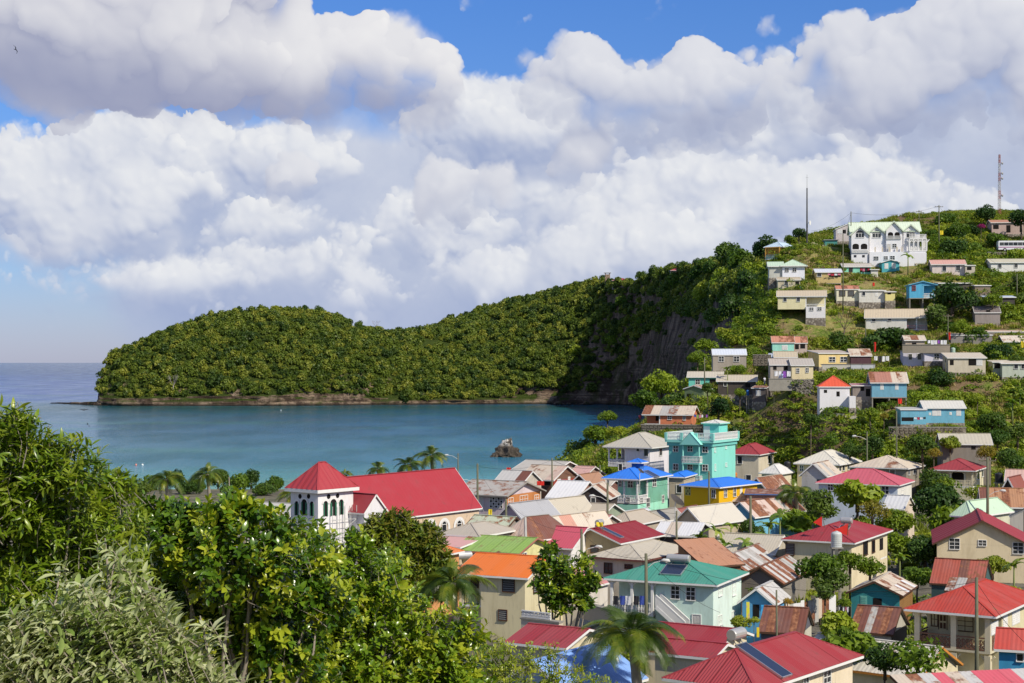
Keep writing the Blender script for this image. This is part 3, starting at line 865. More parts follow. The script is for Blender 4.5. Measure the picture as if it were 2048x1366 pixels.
def opening(parent, face, off, u0, u1, z0, z1, style='sash', frame=TRIM, big=True):
    M_ = mapf(face, off)
    def bx(mb, a, b, n0, n1, c, d):
        p = M_(a, n0, c); q = M_(b, n1, d)
        mb.box(min(p[0], q[0]), max(p[0], q[0]), min(p[1], q[1]), max(p[1], q[1]), min(p[2], q[2]), max(p[2], q[2]))
    w = u1 - u0; h = z1 - z0; t = .06 if big else .07
    m = MB()
    if style == 'door':
        bx(m, u0 - t, u1 + t,0.003,.07, z1, z1 + t); bx(m, u0 - t, u0,.003,.07, z0, z1); bx(m, u1, u1 + t,.003,.07, z0, z1)
        fr = m.build('door_frame', frame, parent)
        d = MB(); bx(d, u0, u1,.004,.035, z0, z1)
        for a in (.12,.56):
            for b in (.08,.55): bx(d, u0 + w * a, u0 + w * (a + .32),.035,.05, z0 + h * b, z0 + h * (b + .36))
        d.build('door', DOORM if frame is TRIM else frame, fr)
        return
    if style == 'hole':
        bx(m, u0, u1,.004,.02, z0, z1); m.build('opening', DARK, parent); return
    if style in ('shutter', 'tealshutter'):
        bx(m, u0 - .04, u1 + .04,.003,.03, z0 - .04, z1 + .04)
        k = max(4, int(h / .14))
        for i in range(k): bx(m, u0 + .05, u1 - .05,.03,.055, z0 + h * i / k, z0 + h * (i + .6) / k)
        m.build('shutter', SHUT if style == 'shutter' else m_plain('teal_paint', (.16,.42,.36)), parent); return
    if style == 'grille':
        nx_ = max(3, int(w / .32)); nz_ = max(3, int(h / .32))
        for i in range(nx_ + 1): bx(m, u0 + w * i / nx_ - .035, u0 + w * i / nx_ + .035,.003,.06, z0, z1)
        for i in range(nz_ + 1): bx(m, u0, u1,.003,.06, z0 + h * i / nz_ - .035, z0 + h * i / nz_ + .035)
        for i in range(nx_):
            for j in range(nz_):
                if (i + j) % 2: bx(m, u0 + w * (i + .3) / nx_, u0 + w * (i + .7) / nx_,.003,.05, z0 + h * (j + .3) / nz_, z0 + h * (j + .7) / nz_)
        fr = m.build('window_grille', frame, parent)
        p = MB(); bx(p, u0, u1,.0015,.0035, z0, z1); p.build('pane', DARK, fr); return  # dark sheet behind the grille stands for the unlit inside
    bx(m, u0 - t, u1 + t,.003,.075, z1, z1 + t); bx(m, u0 - t, u1 + t,.003,.13, z0 - t, z0)
    bx(m, u0 - t, u0,.003,.075, z0, z1); bx(m, u1, u1 + t,.003,.075, z0, z1)
    if style == 'sash':
        nc = 2 if w < 1.3 else 3; nr = 3 if h > 1.0 and big else 2
        b = .022 if big else .03
        for i in range(1, nc): bx(m, u0 + w * i / nc - b, u0 + w * i / nc + b,.008,.05, z0, z1)
        for i in range(1, nr): bx(m, u0, u1,.008,.05, z0 + h * i / nr - b, z0 + h * i / nr + b)
    if style == 'arch':
        k = 8; r = w / 2 + .04
        for i in range(k):
            a0 = math.pi * i / k; a1 = math.pi * (i + 1) / k; uc = (u0 + u1) / 2
            pts = [(uc + (r - .05) * math.cos(a0), z1 + (r - .05) * math.sin(a0)),(uc + (r + .06) * math.cos(a0), z1 + (r + .06) * math.sin(a0)),(uc + (r + .06) * math.cos(a1), z1 + (r + .06) * math.sin(a1)),(uc + (r - .05) * math.cos(a1), z1 + (r - .05) * math.sin(a1))]
            m.poly([M_(q[0],.07, q[1]) for q in pts])
            m.poly([M_(pts[1][0],.07, pts[1][1]), M_(pts[1][0],.003, pts[1][1]), M_(pts[2][0],.003, pts[2][1]), M_(pts[2][0],.07, pts[2][1])])
    fm = frame
    fr = m.build('window', fm, parent)
    p = MB(); bx(p, u0, u1,.001,.007, z0, z1)
    if style == 'arch':
        pts = [M_((u0 + u1) / 2 + w / 2 * math.cos(math.pi * i / 10),.007, z1 + w / 2 * math.sin(math.pi * i / 10)) for i in range(11)]
        p.poly(pts)
    p.build('pane', GLASS, fr)
    if style == 'louvre':
        s_ = MB(); k = max(4, int(h / .16))
        for i in range(k):
            zz = z0 + h * (i + .5) / k
            a = M_(u0,.012, zz + .04); b = M_(u1,.012, zz + .04); c = M_(u1,.06, zz - .03); d = M_(u0,.06, zz - .03)
            s_.quad(a, b, c, d)
        s_.build('louvre_blades', m_plain('louvre_glass', (.16,.16,.15),.3,.5), fr)
def railing(parent, pts, z0, h, style, mat, name='railing'):
    """along a polyline of local xy points"""
    m = MB()
    for a, b in zip(pts[:-1], pts[1:]):
        a = Vector((*a,0)); b = Vector((*b,0)); L = (b - a).length
        if L < .2: continue
        dv = (b - a) / L
        if style == 'solid':
            m.bar(a + Vector((0,0, z0 + h / 2)), b + Vector((0,0, z0 + h / 2)),.1, h)
            continue
        m.bar(a + Vector((0,0, z0 + h)), b + Vector((0,0, z0 + h)),.12,.09); m.bar(a + Vector((0,0, z0 + .09)), b + Vector((0,0, z0 + .09)),.12,.10)
        if style == 'balu':
            n = max(2, int(L / .24))
            for i in range(n + 1):
                p = a + dv * (L * i / n)
                for (za, zb, w) in ((.1,.34,.10),(.34,.6,.15),(.6,1.0,.08)):
                    m.bar(p + Vector((0,0, z0 + h * za)), p + Vector((0,0, z0 + h * zb)), w)
        elif style == 'blocks':
            n = max(2, int(L / .32))
            for i in range(n):
                for r in range(2):
                    c = a + dv * (L * (i + .5) / n) + Vector((0,0, z0 + h * (.3 + .38 * r)))
                    s = L / n * .42; hh = h * .17
                    m.bar(c - dv * s + Vector((0,0,-hh)), c + dv * s + Vector((0,0, hh)),.09,.05)
                    m.bar(c - dv * s + Vector((0,0, hh)), c + dv * s + Vector((0,0,-hh)),.09,.05)
                    m.bar(c + dv * s + Vector((0,0,-hh)), c + dv * s + Vector((0,0, hh)),.08,.05)
            m.bar(a + Vector((0,0, z0 + h * .5)), b + Vector((0,0, z0 + h * .5)),.1,.05)
        else:
            n = max(2, int(L / .2))
            for i in range(n + 1):
                p = a + dv * (L * i / n); m.bar(p + Vector((0,0, z0)), p + Vector((0,0, z0 + h)),.035)
    return m.build(name, mat, parent)
ALLH = []
def house(label, v='p', c=(0,0), xl=0, xr=0, th=25, Y=None, eh=2.8, z0=4.0, D=None, A=None, wall=(.6,.6,.5), wallR=None, roof=('hip', 1.6,.5), rc=ZINC, rust=0.0, fade=.25,
          sheets=None, mats=None, pitch=.3, body=None, porch=(), win=(), planks=0.0, dirt=.35, trim=TRIM, name='house', cat='house', stilts=None, plinth=None, pitchamp=.016,
          ridge=True, foot=None, group=None, fascia=.16, ground=True, wframe=TRIM, seed=None, smats=None):
    h = House(); px = vx(v, c[0]); py = vy(v, c[1])
    if Y is None: Y = (CAMZ - z0 - eh) * FPX / (py - 724)
    th = R(th); C0 = P(px, py, Y); zE = C0.z; fl = zE - eh
    dl = Vector((-math.cos(th), math.sin(th),0)); dr = Vector((math.sin(th), math.cos(th),0))
    def solve(pxx, d):
        u_ = (pxx - 1024) / FPX
        return (u_ * C0.y - C0.x) / (d.x - u_ * d.y)
    A = A or solve(vx(v, xl), dl); Bd = D or solve(vx(v, xr), dr)
    if not (1.0 < A < 60): print('BAD A', label, A); A = 8
    if not (1.0 < Bd < 60): print('BAD B', label, Bd, 'Y', Y); Bd = 6
    root = empty(name,(C0.x, C0.y, fl),-th, label, cat, group); h.label = label
    h.root = root; h.A = A; h.B = Bd; h.C0 = C0; h.th = th; h.fl = fl; h.eh = eh; h.Y = Y
    h.M = Matrix.Translation((C0.x, C0.y, fl)) @ Matrix.Rotation(-th,4, 'Z')
    h.Mi = h.M.inverted()
    gz = min(ground_z(*(h.M @ Vector((x, y,0))).xy) for x in (-A,0) for y in (0, Bd))
    low = min(-.3, gz - fl - .5) if ground else -.1
    big = Y < 210
    key = label
    wm = m_wall(wall, dirt, planks); h.wm = wm
    body = body or [(0,1,0,1, None, None)]
    m = MB()
    zb = 0 if stilts else low
    for (a0, a1, b0, b1, q0, q1) in body:
        m.box(-A * a1,-A * a0, Bd * b0, Bd * b1, zb if q0 is None else q0, eh if q1 is None else q1)
    m.build('wall', wm, root)
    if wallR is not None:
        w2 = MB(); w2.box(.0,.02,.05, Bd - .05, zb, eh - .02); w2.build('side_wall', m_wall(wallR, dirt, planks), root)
    if plinth is not None and low < -.3 and not stilts:
        w2 = MB(); w2.box(-A - .06,.06,-.06, Bd + .06, low - .02,-.02 if not isinstance(plinth, tuple) else plinth[1])
        w2.build('foundation', m_stone((.38,.34,.28),(.14,.12,.10),2.0) if not isinstance(plinth, tuple) else m_wall(plinth[0],.5), root)
    if stilts:
        s_ = MB(); n = max(2, int(A / 2.6))
        for i in range(n + 1):
            for y in (.12, Bd / 2, Bd - .12):
                x = -A + .1 + (A - .2) * i / n
                p = MB(); p.box(x - .1, x + .1, y - .1, y + .1, low - 1.0,.0); p.build('stilt', CONC, root)
        p = MB(); p.box(-A - .03,.03,-.03, Bd + .03,-.18,.0); p.build('floor_slab', CONC, root)
    if roof:
        kind, rise, ov = roof[:3]
        if kind == 'flat':
            p = MB(); p.box(-A - ov, ov,-ov, Bd + ov, eh, eh + .16); p.build('roof', m_plain('flat_roof', rc,.9,.1), root); h.sl = []
        else:
            mt = m_roof(rc, fade, rust)
            i = ov
            h.rf, h.sl = build_roof(root, kind,-A - ov, ov,-ov, Bd + ov, eh, rise, mt, sheets, pitch if big else max(pitch,.55), pitchamp if big else .02, trim, wm, i, ridge, mats, seed=len(ALLH), fascia=fascia, smats=smats)
    for pc in porch:
        a0, a1, b0, b1, zf, zt = pc['box']
        x0, x1, y0, y1 = -A * a1,-A * a0, Bd * b0, Bd * b1
        pr = MB(); pr.box(x0, x1, y0, y1, zf - .16, zf)
        fl_o = pr.build('balcony_floor', pc.get('fm', TRIM), root)
        pm = pc.get('mat', TRIM)
        for (qx, qy) in pc.get('posts', ()):
            X = x0 + (x1 - x0) * qx; Yq = y0 + (y1 - y0) * qy; w = pc.get('pw', .11)
            X = min(max(X, x0 + w), x1 - w); Yq = min(max(Yq, y0 + w), y1 - w)
            p = MB(); p.box(X - w, X + w, Yq - w, Yq + w, zf, zt)
            if pc.get('brk'):
                for sx_ in (-1,1):
                    p.bar((X, Yq, zt - .55),(X + sx_ * .5, Yq, zt - .05),.1,.12)
            p.build('post', pm, root)
        for seg in pc.get('rail', ()):
            pts = [(min(max(x0 + (x1 - x0) * q[0], x0 + .07), x1 - .07), min(max(y0 + (y1 - y0) * q[1], y0 + .07), y1 - .07)) for q in seg]
            railing(root, pts, zf, pc.get('rh', .95), pc.get('style', 'balu'), pc.get('rm', pm))
        if pc.get('beam', True):
            p = MB()
            for seg in pc.get('rail', ()):
                for a, b in zip(seg[:-1], seg[1:]):
                    aa = Vector((x0 + (x1 - x0) * a[0], y0 + (y1 - y0) * a[1], zt - .12)); bb = Vector((x0 + (x1 - x0) * b[0], y0 + (y1 - y0) * b[1], zt - .12))
                    p.bar(aa, bb,.12,.2)
            if p.f: p.build('beam', pm, root)
    for w in win:
        face,(qx0, qy0, qx1, qy1) = w[0], w[1]
        style = w[2] if len(w) > 2 else 'sash'; off = w[3] if len(w) > 3 else 0.0
        g0 = h_face(h, face, vx(v, qx0), vy(v, qy0), off); g1 = h_face(h, face, vx(v, qx1), vy(v, qy1), off); gm = h_face(h, face, vx(v,(qx0 + qx1) / 2), vy(v,(qy0 + qy1) / 2), off)
        u0, u1 = sorted((g0[0], g1[0])); hh = (vy(v, qy1) - vy(v, qy0)) / FPX * gm[2]
        z_0 = gm[1] - hh / 2; z_1 = gm[1] + hh / 2
        lim = (-A + .08,-.08) if face == 'L' else (.08, Bd - .08)
        u0 = max(u0, lim[0]); u1 = min(u1, lim[1])
        if u1 - u0 < .15: print('WIN', label, face, qx0); continue
        opening(root, face, off, u0, u1, z_0, z_1, style, w[4] if len(w) > 4 else wframe, big)
    ALLH.append(h)
    return h
def h_face(h, face, px, py, off=0.0):
    o = h.Mi @ Vector((0,0, CAMZ)); d = h.Mi.to_3x3() @ Vector(((px - 1024) / FPX,1,(724 - py) / FPX))
    t = (off - o.y) / d.y if face == 'L' else (off - o.x) / d.x
    p = o + d * t
    return (p.x if face == 'L' else p.y), p.z, t
def roof_hit(h, v, x, y, si=None):
    """point of a roof seen at a spot of the photograph, with the slope's own frame (world)"""
    px, py = vx(v, x), vy(v, y)
    o = h.Mi @ Vector((0,0, CAMZ)); d = h.Mi.to_3x3() @ Vector(((px - 1024) / FPX,1,(724 - py) / FPX))
    best = None
    for qi,(a, b, c, e) in enumerate(h.sl):
        if si is not None and qi != si: continue
        n = (b - a).cross(c - a) if (c - a).length > 0 else Vector((0,0,1)); n.normalize()
        if n.z < 0: n = -n
        den = d.dot(n)
        if den >= -1e-5: continue
        t = (a - o).dot(n) / den
        p = o + d * t
        cen = (a + b + c + e) / 4; k = (p - cen).length
        if best is None or k < best[0]: best = (k, p, n,(b - a).normalized())
    _, p, n, e = best
    return h.M @ p,(h.M.to_3x3() @ n).normalized(),(h.M.to_3x3() @ e).normalized()
def solar_heater(h, v, x, y, label, w=2.0, l=2.2, tank=True, turn=0.0, up=0.0, si=None):
    p, n, e = roof_hit(h, v, x, y, si)
    vv = n.cross(e); vv = vv if vv.z > 0 else -vv
    e = vv.cross(n).normalized()
    if turn:
        Rm = Matrix.Rotation(turn,3, n); e = Rm @ e; vv = Rm @ vv
    o = empty('solar_water_heater', p,0, label, 'solar heater')
    o.matrix_world = Matrix(((e.x, vv.x, n.x, p.x),(e.y, vv.y, n.y, p.y),(e.z, vv.z, n.z, p.z),(0,0,0,1)))
    m = MB(); z1 = .16
    m.box(-w / 2, w / 2,-l / 2,-l / 2 + .06,.06, z1 + .02); m.box(-w / 2, w / 2, l / 2 - .06, l / 2,.06, z1 + .02); m.box(-w / 2,-w / 2 + .06,-l / 2, l / 2,.06, z1 + .02); m.box(w / 2 - .06, w / 2,-l / 2, l / 2,.06, z1 + .02)
    for sx_ in (-.35,.35):
        for sy_ in (-.4,.4): m.box(w * sx_ - .03, w * sx_ + .03, l * sy_ - .03, l * sy_ + .03,-.02,.07)
    m.build('collector_frame', m_plain('aluminium', (.55,.55,.54),.35,.5,.7), o)
    m = MB(); m.box(-w / 2 + .06, w / 2 - .06,-l / 2 + .06, l / 2 - .06,.08, z1); m.build('collector_glass', m_plain('collector_blue', (.012,.022,.055),.12,.6, var=.1), o)
    if tank:
        m = MB(); r = .34; yy = l / 2 + .45
        m.tube([(-w / 2 - .05, yy, r + .18),(-w / 2 + .03, yy, r + .18),(w / 2 - .03, yy, r + .18),(w / 2 + .05, yy, r + .18)], [r * .9, r, r, r * .9],16)
        m.build('tank', m_plain('tank_shell', (.58,.56,.52),.35,.5,.5), o, smooth=False)
        for sx_ in (-.3,.3): m = MB(); m.box(w * sx_ - .03, w * sx_ + .03, yy - .25, yy + .25,-.03,.22); m.bar((w * sx_, l / 2,.1),(w * sx_, yy,.25),.04); m.build('bracket', m_plain('aluminium', (.55,.55,.54),.35,.5,.7), o)
    return o
# ---- the village on the flat
RED = (.30,.02,.03); REDO = (.42,.04,.022); PINK = (.50,.085,.12); PALE = (.56,.52,.43); BEIGE = (.47,.42,.33)
CREAMW = (.66,.58,.40); MINT = (.34,.72,.55); TURQ = (.12,.58,.50); TAN = (.52,.40,.22); WHITEW = (.72,.70,.68)
ORANGE = (.68,.16,.02); MOSS = (.24,.38,.08); BLUE = (.01,.17,.68); YELLOW = (.72,.42,.012); RUSTB = (.30,.14,.08); SEAG = (.05,.26,.19)
R_RUST = m_roof(ZINC,.3,.95, 'rust_heavy'); R_MIX = m_roof(ZINC,.3,.62, 'rust_mixed'); R_ZINC = m_roof((.50,.48,.45),.3,.12, 'zinc_light'); R_CREAM = m_roof((.55,.46,.36),.3,.35, 'zinc_cream')
R_BROWN = m_roof((.16,.055,.035),.6,.55, 'brown_oxide'); R_WHITE = m_roof((.66,.65,.64),.2,.06, 'zinc_white')
# --- front row
h_green = house('pale green two storey house with dark green hip roof and white outside stair', 'z7', (1135,462),270,1375, th=25, eh=5.6, wall=(.55,.72,.64), wallR=(.66,.78,.70), rc=SEAG, sheets=(1.0,1), roof=('hip', 1.45,.55), fade=.2, pitch=.22,  # right wall is a lighter copy of the green, sunlight painted in
    body=[(0,.56,0,1, None, None),(.56,1,.22,1, None, None),(.58,.97,.0,.22, None,2.4)],
    porch=[dict(box=(.57,1,-.04,.22,2.75,5.6), posts=[(.02,0),(.5,0),(.98,0)], rail=[[(0,1),(0,0),(1,0)]], style='balu', brk=True)],
    win=[('L', (780,480,848,585)),('L', (910,490,982,597)),('R', (1178,482,1208,560)),('R', (1298,450,1325,555)),('R', (1175,732,1205,808)),('R', (1293,695,1322,760)),
         ('L', (962,725,1030,880), 'door'),('L', (375,465,415,540), 'sash', 2.2),('L', (480,480,525,590), 'door', 2.2),('L', (398,680,438,755)),('L', (500,685,545,780), 'door')])
def stair_flight():
    h = h_green; root = h.root
    a = h_face(h, 'L', vx('z7', 655), vy('z7', 650),-1.0); b = h_face(h, 'L', vx('z7', 905), vy('z7', 880),-1.0)
    n = 14; m = MB()
    for i in range(n):
        t = i / n; x = a[0] + (b[0] - a[0]) * t; z = a[1] + (b[1] - a[1]) * t
        s = MB(); s.box(x, x + abs(b[0] - a[0]) / n + .02,-1.2,-.15, z - .2, z - .02); s.build('stair_tread', CONC, root)
    for y in (-1.22,-.12):
        r = MB()
        r.bar((a[0], y, a[1] + .95),(b[0], y, b[1] + .95),.12,.1); r.bar((a[0], y, a[1] - .05),(b[0], y, b[1] - .05),.14,.3)
        for i in range(26):
            t = i / 25; x = a[0] + (b[0] - a[0]) * t; z = a[1] + (b[1] - a[1]) * t; r.bar((x, y, z),(x, y, z + .92),.09)
        r.build('stair_balustrade', TRIM, root)
stair_flight()
solar_heater(h_green, 'z7', 800,350, 'flat solar collector with silver tank high on the dark green hip roof', 1.9,2.0)
h_bigred = house('cream house with large crimson hip roof at the bottom centre of the picture', 'p', (1508,1378),1348,1686, th=37, Y=89.5, eh=5.6, D=12.5, wall=(.70,.60,.44), rc=(.29,.026,.034), sheets=(1.0,1), roof=('hip', 1.55,.5), fade=.15, pitch=.2, pitchamp=.035,
    win=[('R', (1646,1342,1660,1378)),('R', (1606,1355,1616,1380))])
solar_heater(h_bigred, 'z7', 1560,1125, 'long blue solar panel lying on the crimson hip roof with a silver drum above it', 1.25,3.4, True, si=2)
house('low red gabled house behind the near palm with white bargeboards', 'z7', (1190,985),560,1290, th=30, Y=112, eh=3.6, wall=CREAMW, sheets=(1.0,1), roof=('gx', .8,.4), rc=(.29,.026,.034), fade=.12, pitch=.22, D=5)
house('low red roofed extension in front of the red gabled house', 'z7', (1120,1090),640,1230, th=30, Y=103, eh=3.0, wall=CREAMW, sheets=(1.0,1), roof=('gx', .6,.3), rc=(.29,.026,.034), fade=.12, pitch=.22, D=4)
h_or = house('cream two storey house with bright orange roof half shaded by a tree', 'z5', (725,1258),175,905, th=26, eh=5.6, wall=(.62,.55,.35), sheets=(1.0,1), roof=('gx', 1.35,.5), rc=ORANGE, fade=.05, pitch=.25, D=8,
    body=[(0,.68,0,1, None, None),(.68,1,.2,1, None, None)],
    porch=[dict(box=(.68,1,.02,.2,2.9,5.6), posts=[(.02,.05),(.98,.05)], rail=[[(0,.05),(1,.05)]], style='bars', rm=m_plain('iron', (.03,.03,.03)), mat=m_plain('cream_post', CREAMW))],
    win=[])
for w in [('L', (1385,398,1462,492), 'louvre'),('L', (1358,613,1412,685), 'louvre'),('R', (1592,395,1650,480), 'louvre'),('L', (1515,615,1590,690), 'hole'),('L', (1170,393,1215,458), 'sash', 1.5)]:
    face, q = w[0], w[1]; off = w[3] if len(w) > 3 else 0
    g0 = h_face(h_or, face, vx('zb', q[0]), vy('zb', q[1]), off); g1 = h_face(h_or, face, vx('zb', q[2]), vy('zb', q[3]), off)
    opening(h_or.root, face, off, min(g0[0], g1[0]), max(g0[0], g1[0]), min(g0[1], g1[1]), max(g0[1], g1[1]), w[2], WOODT)
house('yellow house under a mossy lime green roof with rust streaks', 'z5', (655,1050),150,870, th=24, eh=5.4, wall=(.70,.66,.32), sheets=(1.0,1), roof=('gx', 1.1,.5), rc=MOSS, rust=.22, fade=.35, D=8, trim=m_plain('salmon_trim', (.42,.16,.12)),
    win=[('L', (270,1025,310,1085)),('L', (503,1045,556,1105)),('R', (703,1050,735,1122)),('R', (845,1035,875,1108))])
h_tan = house('tan gabled house with dark red roof carrying bright red sheets', 'z5', (1530,965),1075,1875, th=32, eh=5.2, wall=(.52,.41,.22), sheets=(1.0,1), roof=('gy', 1.35,.4), rc=(.24,.014,.02), fade=.12,
    win=[('L', (1145,975,1182,1018), 'dark'),('L', (1288,988,1348,1045), 'dark'),('R', (1780,955,1815,975), 'dark')], wframe=WOODT)
solar_heater(h_tan, 'z5', 1465,885, 'slim solar panel with white tank on the dark red gabled roof', .9,2.6)
house('small house with bright pink roof tucked beside the tan gabled house', 'z5', (1120,1010),905,1200, th=30, Y=168, eh=3.4, wall=WHITEW, roof=('gx', 1.9,.4), rc=PINK, fade=.1, D=6)
h_bh = house('cream house with broad beige hip roof in front of the tan house', 'z6', (445,1108),25,845, th=32, eh=5.4, wall=(.60,.54,.42), sheets=(1.0,1), roof=('hip', 1.05,.5), rc=BEIGE, fade=.12, trim=m_plain('maroon_fascia', (.16,.06,.05)), pitch=.4,
    win=[('L', (125,1137,188,1220), 'sash', 0, WOODT),('L', (300,1150,360,1180), 'sash', 0, WOODT)])
# --- right of centre
h_mid = house('cream two storey house with red hip roof, red flags and white tank before it', 'z4', (470,1207),-112,795, th=28, eh=5.5, wall=(.66,.57,.38), sheets=(1.0,1), roof=('hip', 1.35,.5), rc=(.29,.026,.034), fade=.12,
    porch=[dict(box=(-.001,.001,.8,.98,2.7,5.4), rail=[], posts=[], beam=False)], win=[])
for face, q, st in [('L', (18,118,85,215), 'louvre'),('R', (675,105,710,205), 'dark'),('R', (748,95,772,185), 'dark'),('R', (815,75,845,165), 'hole')]:
    g0 = h_face(h_mid, face, vx('z8', q[0]), vy('z8', q[1])); g1 = h_face(h_mid, face, vx('z8', q[2]), vy('z8', q[3]))
    opening(h_mid.root, face,0, min(g0[0], g1[0]), max(g0[0], g1[0]), min(g0[1], g1[1]), max(g0[1], g1[1]), st, WOODT)
solar_heater(h_mid, 'z4', 400,1090, 'small solar collector on the red roof beside the red flag', 1.1,1.5, True)
h_cg = house('large cream gable ended house with crimson roof at the right edge', 'p', (2056,1092),1874,2140, th=14, Y=176, eh=6.2, wall=(.64,.54,.36), sheets=(1.0,1), roof=('gy', 2.7,.5), rc=(.29,.026,.034), fade=.1, D=14, trim=WOODT, win=[])
for q in [(1413,72,1497,163),(1660,87,1725,135),(1955,107,2040,203)]:
    g0 = h_face(h_cg, 'L', vx('z8', q[0]), vy('z8', q[1])); g1 = h_face(h_cg, 'L', vx('z8', q[2]), vy('z8', q[3]))
    opening(h_cg.root, 'L', 0, min(g0[0], g1[0]), max(g0[0], g1[0]), min(g0[1], g1[1]), max(g0[1], g1[1]), 'sash', TRIM)
solar_heater(h_cg, 'z4', 1985,945, 'silver solar tank on the crimson roof of the large cream gabled house', 1.6,1.8, True)
house('turquoise timber shed with pale patched gable roof and closed shutters', 'z8', (985,555),572,1195, th=24, eh=3.0, wall=(.06,.32,.34), wallR=(.32,.17,.06), planks=.2, roof=('gy', 1.15,.4), rc=(.58,.52,.42), rust=.2, D=6.5, sheets=(.85,2), mats=[(R_CREAM,.8),(R_WHITE,.1),(R_MIX,.1)], trim=WOODT,
    win=[('L', (655,565,705,650), 'tealshutter', 0),('L', (760,583,835,690), 'hole'),('R', (1095,545,1140,620), 'tealshutter')], cat='shed', name='shed')
house('dark timber house with rusty red corrugated roof below the cream gabled house', 'z8', (1690,478),1258,1815, th=26, eh=3.0, wall=(.07,.13,.13), wallR=(.28,.10,.07), planks=.2, roof=('gx', 2.1,.15), rc=(.34,.08,.05), sheets=(.9,1), mats=[(m_roof((.36,.08,.05),.5,.35, 'red_oxide'),.75),(R_BROWN,.25)], trim=WOODT, D=5)
house('lean-to with rust roof sheets against the dark timber house', 'z8', (1590,530),1380,1640, th=26, Y=147, eh=2.2, wall=(.05,.12,.12), roof=('sy', .9,.1), rc=ZINC, sheets=(.8,1), mats=[(R_BROWN,.5),(R_MIX,.5)], D=2.5, cat='shed', name='lean_to', trim=WOODT)
h_por = house('cream house with weathered red hip roof, arched porch and patterned balustrade', 'z8', (1760,727),1112,2330, th=33, eh=5.6, wall=(.62,.56,.36), sheets=(1.0,1), roof=('hip', 1.5,.6), rc=REDO, fade=.4, rust=.12, pitch=.25, D=11,
    body=[(0,1,.26,1, None, None),(0,1,0,.26, None,.2)],
    porch=[dict(box=(.0,1,0,.26,2.9,5.55), posts=[(0.0,0),(.52,0),(1,0)], pw=.2, rail=[[(0,1),(0,0),(1,0),(1,1)]], style='blocks', rm=m_plain('brown_block', (.20,.10,.06)), brk=True, mat=m_plain('cream_post', CREAMW), fm=m_plain('cream_post', CREAMW)),
           dict(box=(.0,1,0,.26,.3,2.6), posts=[(0.0,0),(.52,0),(1,0)], pw=.22, rail=[], brk=True, mat=m_plain('cream_post', CREAMW))],
    win=[('R', (1765,785,1825,885), 'shutter'),('R', (1868,700,1905,835), 'shutter'),('R', (1945,660,2010,800), 'shutter'),
         ('L', (1262,705,1310,815), 'sash', 2.9, WOODT),('L', (1325,715,1390,850), 'door', 2.9, WOODT),('L', (1480,735,1612,860), 'sash', 2.9, WOODT),('L', (1480,1010,1595,1065), 'hole', 2.9),('L', (1270,990,1385,1060), 'hole', 2.9)])
house('small blue house with red roof cut by the right edge', 'p', (2142,1306),2008,2140, th=20, Y=108, eh=2.8, wall=(.05,.28,.5), sheets=(1.0,1), roof=('gx', 1.1,.3), rc=(.48,.06,.04), fade=.3, D=4, A=4.6, win=[('L', (2034,1308,2046,1322), 'dark')])
house('shed roof of grey and pink corrugated sheets at the bottom right corner', 'p', (2170,1428),1850,2280, th=-14, Y=98, eh=3.2, wall=CREAMW, roof=('sy', 1.7,.3), rc=ZINC, sheets=(.95,2), mats=[(R_ZINC,.35),(R_CREAM,.35),(m_roof((.58,.10,.13),.1,0, 'pink_sheet'),.3)], D=5.5, A=9.6, trim=WOODT)
house('cream gabled house with orange bargeboards and zinc roof behind dark shrubs', 'z8', (1150,1262),760,1400, th=38, Y=112, eh=3.2, wall=CREAMW, sheets=(1.0,1), roof=('gx', 1.7,.35), rc=(.58,.54,.46), rust=.2, fade=.3, trim=m_plain('orange_board', (.55,.22,.04)), D=6.5, A=9)
house('narrow shed with glossy brown corrugated roof left of the breadfruit tree', 'z7', (1890,885),1545,2010, th=20, eh=2.6, wall=(.12,.12,.14), wallR=(.55,.52,.42), roof=('gx', 1.7,.2), rc=RUSTB, sheets=(.62,1), mats=[(R_BROWN,.8),(R_RUST,.2)], D=4.6, name='shed', cat='shed', trim=WOODT)
house('shed with brown corrugated roof right of the breadfruit tree', 'z8', (915,890),578,1085, th=26, eh=2.8, wall=(.45,.42,.36), wallR=(.10,.08,.06), roof=('gx', 1.7,.2), rc=RUSTB, sheets=(.62,1), mats=[(R_BROWN,.75),(R_RUST,.25)], D=5.5, name='shed', cat='shed', trim=WOODT)
house('grey weathered timber house with rust and silver striped gable roof', 'z7', (1712,455),1378,1800, th=24, eh=3.0, wall=(.30,.27,.23), planks=.2, roof=('gy', 1.5,.4), rc=ZINC, sheets=(.8,1), mats=[(R_RUST,.75),(R_ZINC,.25)], D=10, trim=WOODT)
house('green gabled house with rust roof patched by one silver sheet', 'z7', (1392,350),1092,1670, th=24, eh=3.2, wall=(.10,.33,.25), roof=('gy', 1.4,.4), rc=ZINC, sheets=(.85,2), mats=[(R_RUST,.7),(R_ZINC,.3)], D=12, trim=WOODT)
house('little shop with grey lean-to roof and a blue mural beside the green house', 'z7', (1640,632),1385,1725, th=24, Y=138, eh=2.7, wall=(.10,.32,.55), roof=('gy', 1.3,.35), rc=GREYR, sheets=(.9,1), mats=[(R_ZINC,.6),(R_CREAM,.25),(R_RUST,.15)], D=4.5, win=[('L', (1475,635,1530,745), 'hole')], name='shop', cat='shop')
house('plain beige low roof behind the rusty roofs left of the red hip roofed house', 'z6', (1560,1055),1215,1640, th=24, Y=172, eh=3.0, wall=(.5,.46,.38), roof=('gx', 1.6,.35), rc=BEIGE, fade=.12, D=7, A=6.5)
